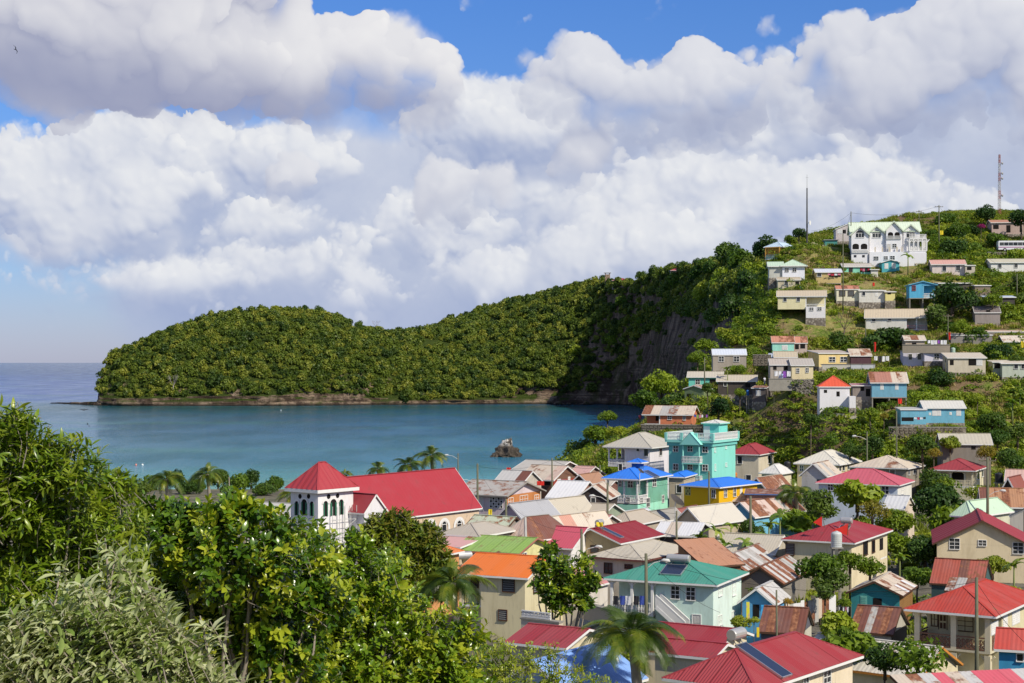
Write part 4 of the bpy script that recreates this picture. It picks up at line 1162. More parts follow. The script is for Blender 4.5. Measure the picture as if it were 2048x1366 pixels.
house('small gable of dark wood planks beside the beige hip roof', 'z6', (985,1165),830,1040, th=62, Y=150, eh=3.0, wall=(.2,.12,.07), roof=('sx', 2.0,.3), rc=(.40,.19,.10), rust=.3, D=4, A=4.5, sheets=(.9,1), mats=[(m_roof((.42,.20,.11),.3,.3, 'tan_rust'),1)], trim=WOODT, name='shed', cat='shed')
# --- blue roof at the bottom, half behind the shrubs
h_blue = house('house with sky blue painted roof half hidden behind shrubs at the bottom', 'p', (1150,1398),925,1250, th=35, Y=96, eh=4.2, wall=(.3,.4,.6), sheets=(1.0,1), roof=('gy', 2.0,.4), rc=(.20,.36,.72), fade=.18, D=7.5, A=5.6, pitch=.25)
house('crimson roofed house directly behind the sky blue roof', 'zb', (1800,868),1445,1905, th=30, Y=108, eh=3.4, wall=CREAMW, sheets=(1.0,1), roof=('gx', .8,.4), rc=(.29,.026,.034), fade=.12, D=6)
# --- church
h_ch = house('long church nave with steep crimson roof and white arched windows', 'p', (735,1043),640,958, th=36, Y=178, eh=6.5, wall=(.62,.48,.34), roof=('gy', 4.65,.3), rc=(.34,.026,.036), fade=.18, pitch=.6, pitchamp=.012, A=7.8,
    name='church', cat='church', win=[])
for q in [(1430,1474,806,846),(1547,1592,796,850),(1675,1720,790,850),(1800,1842,775,840)]:
    g0 = h_face(h_ch, 'R', vx('zc', q[0]), vy('zc', q[2])); g1 = h_face(h_ch, 'R', vx('zc', q[1]), vy('zc', q[3]))
    opening(h_ch.root, 'R', 0, g0[0] + .1, g1[0] - .1, min(g1[1], g0[1]) - .5, max(g0[1], g1[1]) - .2, 'arch')
h_tw = house('white church tower with pyramid crimson roof and tall arched openings', 'zc', (495,512),262,795, th=40, Y=168, eh=9.4, z0=4, wall=(.74,.72,.72), roof=('hip', 2.7,.45), rc=(.34,.022,.032), fade=.12, pitch=.8, pitchamp=.06, fascia=.35,
    name='church_tower', cat='church tower', win=[])
GREEN_IN = m_plain('green_louvre', (.03,.14,.08))
for face, q in [('R', (540,632,575,735)),('R', (598,628,650,728)),('R', (674,618,708,720)),('L', (300,628,330,730)),('L', (357,622,402,730)),('L', (430,630,460,735))]:
    g0 = h_face(h_tw, face, vx('zc', q[0]), vy('zc', q[1])); g1 = h_face(h_tw, face, vx('zc', q[2]), vy('zc', q[3]))
    u0, u1 = sorted((g0[0], g1[0])); z0_, z1_ = sorted((g0[1], g1[1]))
    M_ = mapf(face,0); m = MB(); uc = (u0 + u1) / 2; w = u1 - u0
    pts = [M_(u0,.02, z0_), M_(u1,.02, z0_)] + [M_(uc + w / 2 * math.cos(math.pi * i / 10),.02, z1_ + w / 2 * math.sin(math.pi * i / 10)) for i in range(11)]
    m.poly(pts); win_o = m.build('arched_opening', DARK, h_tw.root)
    for s_ in (u0, u1 - w * .22):
        m = MB(); a = M_(s_,.022, z0_); b = M_(s_ + w * .22,.10, z1_ + .1)
        m.box(min(a[0], b[0]), max(a[0], b[0]), min(a[1], b[1]), max(a[1], b[1]), z0_, z1_ + .1); m.build('green_leaf', GREEN_IN, win_o)
    m = MB()
    for i in range(10):
        a0 = math.pi * i / 10; a1 = math.pi * (i + 1) / 10; r0 = w / 2 + .02; r1 = w / 2 + .22
        m.poly([M_(uc + r0 * math.cos(a0),.06, z1_ + r0 * math.sin(a0)), M_(uc + r1 * math.cos(a0),.06, z1_ + r1 * math.sin(a0)), M_(uc + r1 * math.cos(a1),.06, z1_ + r1 * math.sin(a1)), M_(uc + r0 * math.cos(a1),.06, z1_ + r0 * math.sin(a1))])
    m.build('arch_moulding', TRIM, win_o)
for face, q in [('R', (585,568)),('R', (662,560)),('L', (342,566)),('L', (415,566))]:
    g0 = h_face(h_tw, face, vx('zc', q[0]), vy('zc', q[1])); M_ = mapf(face,0); m = MB()
    m.poly([M_(g0[0] + .26 * math.cos(math.pi * i / 6),.02, g0[1] + .26 * math.sin(math.pi * i / 6)) for i in range(12)]); m.build('round_vent', DARK, h_tw.root)
house('white church side porch with small crimson lean-to roof beside the tower', 'zc', (890,712),790,960, th=40, Y=170, eh=6.2, A=3.2, D=3.2, wall=(.68,.67,.68), roof=('gx', 1.9,.2), rc=(.29,.026,.034), fade=.1, name='church_porch', cat='church porch')
for q in [(1452,812),(1568,806),(1696,796),(1820,785)]:
    g0 = h_face(h_ch, 'R', vx('zc', q[0]), vy('zc', q[1])); M_ = mapf('R', 0); m = MB(); uc, zc_ = g0[0], g0[1] - .3
    for i in range(10):
        a0 = math.pi * i / 10; a1 = math.pi * (i + 1) / 10; r0, r1 = .72,1.08
        m.poly([M_(uc + r0 * math.cos(a0),.10, zc_ + r0 * math.sin(a0)), M_(uc + r1 * math.cos(a0),.10, zc_ + r1 * math.sin(a0)), M_(uc + r1 * math.cos(a1),.10, zc_ + r1 * math.sin(a1)), M_(uc + r0 * math.cos(a1),.10, zc_ + r0 * math.sin(a1))])
    for s_ in (-1,1):
        a = M_(uc + s_ * .72,.02, zc_); b = M_(uc + s_ * 1.08,.11, zc_ - 3.2); m.box(min(a[0], b[0]), max(a[0], b[0]), min(a[1], b[1]), max(a[1], b[1]), b[2], a[2])
    m.build('white_arch', TRIM, h_ch.root)
# --- village centre, behind the front rows
house('long pale lilac house with grey roof and orange timber gable end', 'z5', (560,560),150,858, th=30, Y=205, eh=4.0, wall=(.62,.52,.54), wallR=(.50,.20,.07), roof=('gx', 1.5,.6), rc=(.40,.37,.33), fade=.25, rust=.12, D=9,
    win=[('L', (425,575,535,665), 'grille'),('L', (278,565,312,605), 'grille'),('L', (342,575,368,690), 'door'),('R', (580,580,622,665), 'sash'),('R', (680,560,745,650), 'sash'),('R', (805,555,838,625), 'sash')], trim=m_plain('grey_trim', (.3,.28,.25)))
house('brick red timber house with cream and rust patched gable roof', 'z5', (965,428),690,1120, th=34, Y=238, eh=3.4, wall=(.22,.12,.08), wallR=(.35,.06,.04), planks=.22, roof=('gx', 1.9,.35), rc=(.5,.42,.34), sheets=(1.6,1), mats=[(R_CREAM,.7),(m_roof((.55,.40,.32),.4,.55, 'pinkish_rust'),.3)], D=7,
    win=[('L', (752,435,778,472), 'dark'),('L', (838,430,940,470), 'hole'),('R', (1002,420,1028,475), 'shutter'),('R', (1092,400,1110,462), 'shutter')])
house('open sided beach house with pale zinc roof nearest the beach', 'z5', (975,352),640,1060, th=34, Y=262, eh=3.2, wall=(.30,.27,.22), roof=('gx', 1.4,.5), rc=(.46,.43,.38), rust=.15, D=8, win=[('L', (665,355,688,385), 'hole')])
house('low house with white zinc roof crossed by one brown rusty strip', 'z5', (690,468),462,760, th=30, Y=232, eh=3.0, wall=(.5,.45,.38), roof=('gx', 1.8,.3), rc=ZINC, sheets=(1.7,1), mats=[(R_ZINC,.7),(R_BROWN,.3)], D=6)
house('small house with faded rose roof behind the brick red house', 'z5', (1225,400),1095,1290, th=30, Y=262, eh=3.0, wall=(.3,.2,.16), roof=('gx', 1.5,.4), rc=(.55,.33,.29), rust=.15, fade=.4, D=7)
house('dark brown gabled shack beside the brick red house', 'z5', (1262,462),1130,1335, th=28, Y=238, eh=2.6, wall=(.09,.05,.035), roof=('gy', 1.4,.35), rc=(.36,.19,.11), rust=.6, D=6, name='shack', cat='shack')
house('low house with clean white zinc roof in front of the brick red house', 'z5', (1160,585),925,1230, th=26, Y=222, eh=2.6, wall=(.25,.12,.09), roof=('gx', 2.1,.35), rc=(.68,.67,.66), fade=.1, D=8)
house('dark timber house with wide gable just left of the mint house', 'z5', (1432,585),1178,1500, th=14, Y=214, eh=3.0, wall=(.07,.055,.05), planks=.22, roof=('gy', 1.7,.4), rc=(.42,.37,.30), sheets=(1.8,1), mats=[(R_CREAM,.6),(R_RUST,.4)], D=7, win=[('L', (1188,580,1218,628), 'dark'),('L', (1290,580,1325,640), 'dark')])
house('house with low beige roof and red wall behind the dark timber house', 'z5', (1420,500),1140,1480, th=26, Y=240, eh=2.8, wall=(.2,.1,.08), roof=('gx', 1.1,.3), rc=(.5,.46,.38), D=6)
h_j1 = house('lilac boarded gable house with slate grey roof', 'z5', (712,778),492,868, th=36, Y=182, eh=3.4, wall=(.46,.42,.50), planks=.25, roof=('gy', 1.9,.3), rc=(.36,.36,.37), fade=.15, D=7, win=[('L', (528,795,560,840), 'dark'),('L', (640,800,680,830), 'dark')])
house('taller house with smooth beige gable roof behind the lilac gable', 'z5', (895,752),722,1105, th=38, Y=196, eh=4.2, wall=(.42,.36,.28), roof=('gy', 2.0,.3), rc=(.47,.42,.33), fade=.1, D=10)
house('pale green gable house with cream roof edged in rust', 'z5', (1000,912),838,1245, th=40, Y=176, eh=3.0, wall=(.38,.42,.32), planks=.25, roof=('gy', 2.1,.35), rc=(.56,.48,.38), sheets=(2.0,1), mats=[(m_roof((.56,.49,.39),.2,.1, 'cream_sheet'),.82),(m_roof((.52,.27,.2),.3,.4, 'rosy_sheet'),.18)], D=10, trim=m_plain('rusty_trim', (.30,.12,.07)))
house('pyramid roofed house, left slope cream and right slope brown', 'z5', (735,948),530,975, th=44, Y=168, eh=3.0, wall=(.4,.34,.26), roof=('hip', 2.3,.4), rc=ZINC, sheets=(1.0,1), smats={0: m_roof((.56,.42,.34),.3,.1, 'peach_sheet'),2: R_BROWN,1: R_BROWN,3: R_BROWN}, D=7)
house('house with long pale green roof streaked with rust beside the church', 'z5', (512,898),190,590, th=30, Y=172, eh=3.2, wall=(.3,.26,.22), roof=('gx', 1.7,.3), rc=(.46,.50,.36), rust=.28, fade=.3, D=6, trim=WOODT)
house('house with broad flat beige roof just below the church windows', 'z5', (330,905),10,500, th=30, Y=164, eh=3.4, wall=(.3,.27,.23), roof=('hip', 1.0,.4), rc=(.42,.37,.30), rust=.1, D=7)
house('small pink roofed lean-to left of the lime green roof', 'z5', (165,998),60,215, th=30, Y=160, eh=3.2, wall=(.5,.4,.3), roof=('sy', .5,.3), rc=(.60,.33,.30), D=4, A=4, name='lean_to', cat='lean-to')
house('row house with very wide low beige roof in front of the mint house', 'z5', (1330,778),1075,1600, th=30, Y=200, eh=3.0, wall=(.28,.33,.24), roof=('gx', 1.8,.35), rc=(.44,.38,.29), fade=.15, D=9, A=10)
house('house with bluish zinc roof left of the grey hip roof', 'z5', (1590,780),1400,1700, th=34, Y=206, eh=2.6, wall=(.4,.35,.3), roof=('gy', 1.0,.3), rc=(.56,.57,.60), D=8)
house('house with low beige hip roof before the tan gabled house', 'z5', (1640,812),1420,1785, th=30, Y=186, eh=3.0, wall=(.42,.36,.28), roof=('hip', 1.3,.3), rc=(.42,.36,.28), fade=.15, D=8)
h_gh = house('pink and cream walled house with low dark grey gable roof', 'z5', (1780,795),1640,1998, th=36, Y=194, eh=2.8, wall=(.60,.48,.38), roof=('gy', 1.2,.3), rc=(.30,.28,.24), fade=.2, D=8, win=[('R', (1905,795,1925,815), 'dark'),('R', (1935,792,1955,812), 'dark')])
house('faded pink low roof left of the tan gabled house', 'z5', (1330,852),1150,1420, th=30, Y=182, eh=3.0, wall=(.3,.25,.2), roof=('gx', 1.4,.3), rc=(.55,.28,.26), rust=.2, fade=.4, D=7)
h_mint = house('mint green two storey house with royal blue hip roof and corner balcony', 'z5', (1687,420),1425,1925, th=30, Y=226, eh=6.6, wall=MINT, roof=('hip', 1.35,.6), rc=BLUE, fade=.05, D=10,
    body=[(0,1,0,1, None,3.0),(0,1,.34,1,3.0, None),(.0,.55,.34,1,3.0, None)],
    porch=[dict(box=(0,1,0,.34,3.3,6.5), posts=[(0.0,0),(.55,0),(1,0),(1,1)], rail=[[(0,1),(0,0),(1,0),(1,1)]], style='balu')],
    win=[('L', (1468,577,1505,635)),('L', (1590,575,1620,612)),('R', (1707,578,1728,620)),('R', (1760,582,1787,655)),('R', (1893,558,1910,615)),('R', (1812,420,1842,480)),
         ('L', (1525,430,1550,480), 'sash', 3.3),('L', (1605,430,1645,490), 'sash', 3.3)])
def cupola():
    h = h_mint; xm = -h.A / 2; ym = h.B / 2; z = h.eh + 1.0
    m = MB(); m.box(xm - .65, xm + .65, ym - .65, ym + .65, z, z + 1.05); m.build('cupola', m_wall((.03,.14,.42),.1), h.root)
    build_roof(h.root, 'hip', xm - 1.15, xm + 1.15, ym - 1.15, ym + 1.15, z + 1.05,.5, m_roof(BLUE,.05), None,.55,.03, TRIM, name='cupola_roof')
cupola()
solar_heater(h_mint, 'z5', 1800,380, 'solar collector on the right slope of the royal blue hip roof', 1.8,2.0, False)
h_tq = house('turquoise four storey flat roofed house with gabled balcony bay', 'z6', (1040,112),672,1190, th=30, Y=250, eh=10.6, wall=(.16,.50,.45), wallR=(.24,.64,.55), roof=None, D=9.5, dirt=.15,  # lighter turquoise on the right wall puts its sunlit look into the paint
    body=[(0,1,0,1, None, None)],
    win=[('L', (712,135,752,185)),('L', (712,290,752,340)),('L', (835,137,875,182)),('L', (835,295,875,338)),('L', (962,137,1005,190)),('L', (962,297,1005,347)),
         ('R', (1060,137,1070,188)),('R', (1062,293,1072,345)),('R', (1152,130,1164,157)),('R', (1154,282,1166,310)),
         ('L', (712,440,752,490)),('L', (962,450,1005,500))])
def turq_details():
    h = h_tq; r = h.root; A, Bd, E = h.A, h.B, h.eh; tm = m_wall((.26,.64,.56),.15)
    m = MB()
    m.box(-A - .45,.45,-.45, Bd + .45, E, E + .35); m.build('cornice', tm, r)
    m = MB(); m.box(-A - .22,.22,-.22, Bd + .22, E - .55, E - .01); m.build('cornice_band', h.wm, r)
    railing(r, [(-A - .3, Bd + .3),(-A - .3,-.3),(.3,-.3),(.3, Bd + .3)], E + .35,1.15, 'balu', TRIM, 'roof_railing')
    for (x, y) in ((-A - .3,-.3),(.3,-.3),(.3, Bd + .3),(-A * .68,-.3),(-A * .33,-.3)):
        m = MB(); m.box(x - .2, x + .2, y - .2, y + .2, E + .35, E + 1.5); m.build('parapet_pier', tm, r)
    x0 = h_face(h, 'L', vx('z6', 782),900,-1.1)[0]; x1 = h_face(h, 'L', vx('z6', 935),900,-1.1)[0]
    for k, zf in enumerate((E - 3.1, E - 6.1, E - 9.1)):
        m = MB(); m.box(x0, x1,-1.1,-.01, zf - .2, zf); m.build('balcony_floor', tm, r)
        railing(r, [(x0 + .06,-.05),(x0 + .06,-1.05),(x1 - .06,-1.05),(x1 - .06,-.05)], zf,1.0, 'balu', TRIM, 'balcony_railing')
        for x in (x0 + .15, x1 - .15):
            m = MB(); m.lathe([(.16, zf),(.13, zf + .2),(.13, zf + 2.6),(.2, zf + 2.8)], x,-.95,8); m.build('balcony_column', tm, r)
    xm = (x0 + x1) / 2; m = MB(); zz = E - .3
    m.poly([(x0 - .3,-1.3, zz),(x1 + .3,-1.3, zz),(xm,-1.3, zz + 1.9)])
    for a, b in (((x0 - .3), xm),(xm, x1 + .3)):
        za, zb = (zz, zz + 1.9) if a < xm - .01 else (zz + 1.9, zz)
        m.quad((a,-1.35, za + .06),(b,-1.35, zb + .06),(b,.0, zb + .06),(a,.0, za + .06))
    m.quad((x0 - .3,-1.3, zz),(x1 + .3,-1.3, zz),(x1 + .3,0, zz),(x0 - .3,0, zz)); m.build('balcony_pediment', tm, r)
    a = h_face(h, 'L', vx('z6', 968), vy('z6', 60),4)[0]; b = a + 2.6
    m = MB(); m.box(a, b,4,7.5, E + .35, E + 2.9); m.build('stair_head', m_wall((.18,.62,.54),.1), r)
    build_roof(r, 'hip', a - .3, b + .3,3.7,7.8, E + 2.9,.45, m_roof((.6,.6,.55),.1), None,.6,.03, m_plain('mint_trim', (.3,.66,.56)), name='stair_head_roof')
    m = MB(); m.box(a + .05, a + 1.1,3.96,4.0, E + .4, E + 2.4); m.build('stair_head_door', TRIM, r)
turq_details()
h_yel = house('bright yellow house on a raised base with royal blue roof', 'z6', (1100,488),802,1335, th=40, Y=224, eh=7.0, wall=YELLOW, dirt=.12, roof=('hip', .9,.5), rc=BLUE, fade=.05, D=10,
    body=[(0,1,.0,1,2.9, None),(.04,1,.06,.92, None,2.9)],
    win=[('R', (1143,505,1165,572)),('R', (1222,498,1243,565)),('L', (1042,512,1070,578)),('L', (815,485,858,555), 'grille', 0, m_plain('pale_yellow', (.6,.55,.2))),('R', (1280,480,1298,560), 'shutter')])
house('beige wall house with thin blue roof edge between the mint and yellow houses', 'z6', (800,402),676,960, th=20, Y=236, eh=7.4, wall=(.46,.40,.30), roof=('hip', .6,.3), rc=BLUE, fade=.05, D=7, win=[('L', (740,470,782,535), 'dark')], plinth=None)
h_wh = house('white house with grey hip roof and arched balcony left of the turquoise house', 'z6', (510,150),155,735, th=30, Y=262, eh=6.0, wall=(.68,.65,.68), roof=('hip', 2.2,.7), rc=(.44,.41,.34), fade=.12, D=10,
    body=[(0,.57,0,1, None, None),(.57,1,.5,1, None, None)],
    porch=[dict(box=(.57,1,0,.5,2.9,5.9), posts=[(0.0,0),(.5,0),(1,0),(0,1)], rail=[[(0,1),(0,0),(1,0)]], style='balu', brk=True)],
    win=[('L', (398,150,420,180), 'dark'),('L', (462,162,497,222), 'dark'),('R', (590,158,614,215), 'dark'),('L', (245,290,275,345), 'dark')])
house('cream house with red hip roof to the right of the turquoise house', 'z2', (1140,968),938,1345, th=26, Y=278, eh=5.3, wall=(.62,.55,.42), roof=('hip', 1.7,.4), rc=(.29,.026,.034), fade=.12, D=9,
    win=[('L', (990,978,1022,1032), 'dark'),('L', (1050,1115,1085,1150), 'dark'),('R', (1207,975,1228,1030), 'dark'),('R', (1268,975,1288,1028), 'dark')])
house('small cream annex with white pyramid roof against the red roofed cream house', 'z2', (1292,1105),1162,1372, th=32, Y=262, eh=2.8, wall=(.62,.56,.42), roof=('hip', 1.4,.4), rc=(.62,.60,.56), D=5, win=[('L', (1200,1120,1235,1158), 'dark'),('R', (1300,1122,1318,1150), 'dark')], name='annex', cat='annex')
house('long cream bungalow with white hip roof and arched porch', 'z4', (345,497),-25,610, th=30, Y=262, eh=3.2, wall=(.64,.54,.33), roof=('hip', 2.0,.5), rc=(.62,.58,.49), fade=.1, D=10.5,
    win=[('L', (0,505,30,555), 'sash'),('L', (262,520,280,560), 'arch'),('R', (355,515,372,555), 'arch'),('R', (385,505,405,550), 'arch'),('R', (430,500,445,540), 'arch')])
house('little white house with rusty gable roof in front of the arched bungalow', 'z4', (232,605),15,310, th=26, Y=244, eh=2.6, wall=(.62,.60,.56), planks=.25, roof=('gy', 1.9,.35), rc=(.50,.42,.32), sheets=(1.6,1), mats=[(R_CREAM,.7),(R_RUST,.3)], D=8, win=[('L', (155,632,195,660), 'hole')])
house('grey block house with wide rusting hip roof', 'z4', (968,532),480,1130, th=30, Y=256, eh=3.4, wall=(.26,.23,.19), roof=('hip', 1.7,.45), rc=(.56,.47,.36), sheets=(2.0,1), mats=[(m_roof((.58,.49,.38),.3,.12, 'cream_sheet_b'),.75),(R_CREAM,.25)], D=9,
    win=[('L', (820,545,865,585), 'dark'),('R', (983,548,998,590), 'dark'),('R', (1030,540,1045,582), 'dark')])
house('white and blue tinted house with rose pink hip roof behind the breadfruit tree', 'z4', (888,685),170,1012, th=26, Y=226, eh=6.0, wall=(.52,.60,.68), wallR=(.70,.68,.62), roof=('hip', 1.9,.4), rc=PINK, fade=.1, D=9,  # blue tint of the left wall is shade painted onto white
    win=[('L', (745,695,808,765)),('L', (255,670,300,730)),('L', (330,690,375,742)),('R', (920,695,945,760))])
house('white zinc lean-to in front of the rose pink roofed house', 'z4', (940,905),762,1035, th=30, Y=210, eh=2.6, wall=(.62,.52,.42), roof=('gx', 1.6,.2), rc=(.60,.60,.60), D=5, name='lean_to', cat='lean-to')
house('cream house with crimson roof and arched veranda on the right', 'z4', (1575,552),1205,1745, th=26, Y=250, eh=5.2, wall=(.64,.58,.40), roof=('hip', 1.5,.5), rc=(.29,.026,.034), fade=.1, D=9,
    body=[(0,1,0,1, None,2.5),(0,1,.3,1,2.5, None)],
    porch=[dict(box=(0,1,0,.3,2.7,5.1), posts=[(0.0,0),(.45,0),(.8,0),(1,0)], rail=[[(0,1),(0,0),(1,0)]], style='balu', brk=True, mat=m_plain('cream_post', CREAMW))],
    win=[('R', (1612,560,1632,632), 'dark'),('R', (1652,552,1668,605), 'dark'),('L', (1385,560,1510,640), 'hole', 2.65)])
house('small brown gable roof peeping over the crimson roofed veranda house', 'z4', (1405,470),1308,1482, th=30, Y=268, eh=2.6, wall=(.10,.06,.04), roof=('gy', 1.4,.3), rc=(.28,.11,.08), rust=.4, D=6, name='shack', cat='shack')
house('long low grey house with beige roof below the light blue hillside house', 'z4', (1740,312),1292,1985, th=8, Y=262, eh=2.7, wall=(.24,.21,.18), roof=('gx', 1.6,.3), rc=(.46,.42,.33), fade=.15, D=6, win=[('L', (1560,330,1600,360), 'hole')])
house('house with pale green hip roof beside the tall pole on the right', 'z4', (1560,972),1405,1910, th=44, Y=190, eh=4.2, wall=(.55,.55,.42), roof=('hip', 1.7,.4), rc=(.46,.60,.44), fade=.15)
house('house with broad orange brown rusty roof on the right', 'z4', (2035,888),1665,2090, th=12, Y=204, eh=3.4, wall=(.45,.42,.38), roof=('gx', 2.2,.3), rc=RUSTB, sheets=(1.0,1), mats=[(m_roof((.40,.20,.10),.3,.5, 'orange_rust'),.7),(R_BROWN,.3)], D=6)
house('dark shack with red brown roof and white bargeboard at right', 'z4', (1950,752),1845,2040, th=32, Y=218, eh=2.6, wall=(.05,.04,.035), roof=('gy', 2.0,.3), rc=(.25,.07,.05), rust=.3, D=6, name='shack', cat='shack')
house('teal walled house with pink rusted roof at the right edge', 'z4', (2110,652),1880,2160, th=20, Y=232, eh=2.8, wall=(.12,.36,.32), roof=('gx', 1.5,.3), rc=(.55,.36,.30), rust=.5, D=6)
house('low salmon walled house with blue eaves right of the yellow house', 'z6', (1690,548),1338,1760, th=10, Y=222, eh=3.0, wall=(.52,.26,.18), roof=('sy', .3,.3), rc=(.42,.30,.24), rust=.6, D=5, trim=m_plain('blue_eave', (.10,.16,.35)), win=[('L', (1450,590,1510,635), 'hole')])
house('small house with pale green gable and rust striped roof by the palm', 'z6', (1510,520),1342,1600, th=34, Y=236, eh=3.2, wall=(.20,.27,.20), planks=.25, roof=('gy', 1.9,.3), rc=(.5,.44,.36), sheets=(1.5,1), mats=[(R_CREAM,.55),(R_RUST,.45)], D=8)
house('sky blue gable house with rust and cream striped roof', 'z6', (1400,745),1175,1690, th=40, Y=200, eh=3.0, wall=(.16,.42,.58), roof=('gy', 1.8,.3), rc=ZINC, sheets=(1.1,1), mats=[(R_RUST,.55),(m_roof((.55,.42,.36),.3,.3, 'pink_cream'),.45)], D=12)
house('cream gable house with pale zinc roof in front of the yellow house', 'z6', (960,815),728,1130, th=40, Y=190, eh=2.9, wall=(.46,.39,.28), roof=('gy', 2.0,.3), rc=(.54,.50,.42), fade=.15, D=9)
house('small teal and maroon roofed shack left of the cream gable', 'z6', (800,745),680,920, th=30, Y=204, eh=2.8, wall=(.2,.4,.33), roof=('gy', 1.0,.3), rc=(.28,.08,.06), D=6, name='shack', cat='shack')
house('large flat white zinc roof over dark walls among the banana plants', 'z6', (900,905),560,1060, th=16, Y=176, eh=3.2, wall=(.06,.055,.06), roof=('gx', 1.0,.3), rc=(.66,.63,.58), rust=.12, sheets=(1.4,1), mats=[(R_WHITE,.7),(R_CREAM,.3)], D=9)
house('grey stone walled outhouse in the shrubs beside the yellow painted wall', 'p', (1500,1002),1440,1530, th=20, Y=226, eh=2.4, wall=(.4,.35,.3), roof=('gx', .8,.2), rc=(.5,.4,.3), D=4, rust=.4, name='outhouse', cat='outhouse')
house('white rendered house with grey roof behind the orange roof', 'p', (1155,1180),1118,1196, th=30, Y=145, eh=5.0, wall=(.62,.58,.52), roof=('hip', 1.4,.3), rc=(.5,.2,.2), D=6, A=4.5)
house('orange roofed house glimpsed through the mango tree', 'p', (838,1118),770,880, th=30, Y=150, eh=4.5, wall=(.62,.3,.12), roof=('hip', 1.8,.4), rc=(.62,.18,.05), D=7, A=7)
house('house with grey roof showing through the trees left of the church tower', 'p', (578,1032),500,600, th=30, Y=205, eh=3.4, wall=(.6,.55,.5), roof=('gx', 1.2,.4), rc=(.5,.48,.44), D=7, A=9)
# ---- hillside houses
SKYB = (.20,.50,.66); HCREAM = (.66,.58,.36)
def hh(label, v, c, xl, Y, th=8, D=6.0, eh=2.6, **k):
    k.setdefault('roof', ('gx', 1.3,.3)); k.setdefault('plinth', 1)
    return house(label, v, c, xl,0, th=th, Y=Y, eh=eh, D=D, **k)
h_sal = hh('salmon pink bungalow with rusty orange roof and white balustrade on a stone terrace', 'z2', (658,682),318,300, th=16, D=7, wall=(.60,.20,.10), roof=('gx', 1.6,.4), rc=(.5,.3,.18), sheets=(1.5,1), mats=[(R_RUST,.62),(m_roof((.52,.24,.12),.3,.3, 'orange_sheet'),.3),(R_CREAM,.08)],
    body=[(0,.66,0,1, None, None),(.66,1,.35,1, None, None)], porch=[dict(box=(.66,1,0,.35,.05,2.6), posts=[(0.98,0)], rail=[[(0,0),(1,0),(1,1)]], style='balu', rh=.8)],
    win=[('L', (488,685,515,715)),('L', (598,690,615,720)),('L', (400,680,430,725), 'hole', 2.4)])
hh('light blue boarded bungalow with white roof on a grey retaining wall', 'z3', (1498,1165),1135,282, th=4, D=6, wall=SKYB, planks=.22, roof=('gx', 1.2,.3), rc=(.58,.56,.50), win=[('L', (1205,1180,1243,1235), 'shutter'),('L', (1247,1180,1283,1235), 'shutter'),('L', (1425,1180,1465,1235), 'shutter'),('L', (1175,1210,1192,1230), 'shutter'),('L', (1362,1205,1380,1228), 'shutter')])
hh('light blue flat roofed lean-to with washing, left of the light blue bungalow', 'z3', (1150,1178),918,281, th=4, D=5, wall=SKYB, planks=.22, roof=('sy', .25,.15), rc=(.45,.45,.42), win=[('L', (925,1250,1035,1285), 'hole')], name='lean_to', cat='lean-to')
hh('tall white house with bright red pyramid roof on the slope', 'z3', (452,972),180,286, th=6, D=5.4, eh=5.0, wall=(.74,.72,.72), roof=('hip', 1.9,.2), rc=(.62,.08,.03), fade=.05, dirt=.12, win=[('L', (218,1000,247,1028), 'hole'),('L', (332,1015,362,1060), 'hole')])
hh('white parapet wing beside the red pyramid roofed house', 'z3', (508,1060),450,284, th=6, D=3, eh=2.0, wall=(.72,.7,.7), roof=None, name='balcony_wing', cat='balcony')
hh('grey shack between the red pyramid house and the blue stilt house', 'z3', (650,960),480,293, th=8, D=5, wall=(.30,.25,.22), roof=('sy', .3,.25), rc=(.42,.2,.2), win=[('L', (550,960,585,1010), 'hole'),('L', (600,990,640,1060), 'hole')], name='shack', cat='shack')
hh('pale blue house on concrete posts with brown striped gable roof', 'z3', (972,935),655,291, th=6, D=6, wall=(.20,.44,.58), planks=.25, roof=('gx', 1.9,.35), rc=RUSTB, sheets=(.95,1), mats=[(m_roof((.38,.17,.12),.3,.4, 'dusty_brown'),.72),(R_CREAM,.28)], stilts=1, win=[('L', (732,948,760,998), 'shutter'),('L', (868,948,895,998), 'shutter')])
hh('turquoise house with beige roof at the left end of the terrace', 'z2', (872,410),638,325, th=10, D=5, wall=(.16,.55,.46), roof=('gx', 1.1,.4), rc=(.5,.45,.36), win=[('L', (688,428,718,462), 'sash'),('L', (788,425,840,470), 'hole')])
hh('dark weathered plank house with long beige roof', 'z2', (1118,440),848,315, th=10, D=5, wall=(.10,.085,.075), planks=.2, roof=('gx', 1.2,.35), rc=(.48,.42,.32), win=[('L', (890,445,912,475), 'dark'),('L', (1045,455,1080,485), 'hole')])
hh('little green boarded hut with rusty lean roof below the turquoise house', 'z2', (745,495),608,312, th=28, D=4, eh=3.0, wall=(.20,.26,.14), wallR=(.2,.25,.12), planks=.2, roof=('gy', .7,.25), rc=(.5,.4,.32), rust=.3, win=[('L', (625,530,655,590), 'hole')], name='hut', cat='hut')
hh('small square grey plank hut with pink shutters', 'z2', (1190,488),1095,305, th=20, D=3.5, wall=(.14,.12,.12), planks=.2, roof=('sy', .4,.2), rc=(.5,.32,.25), rust=.4, win=[('L', (1122,505,1155,545), 'shutter')], name='hut', cat='hut')
hh('cream walled house on a pebble stone base at the terrace corner', 'z2', (1533,325),1378,305, th=4, D=7, wall=(.70,.60,.38), roof=('gx', 1.3,.2), rc=(.42,.38,.33), fade=.3, win=[('L', (1412,348,1433,378), 'sash'),('L', (1480,345,1500,376), 'sash')])
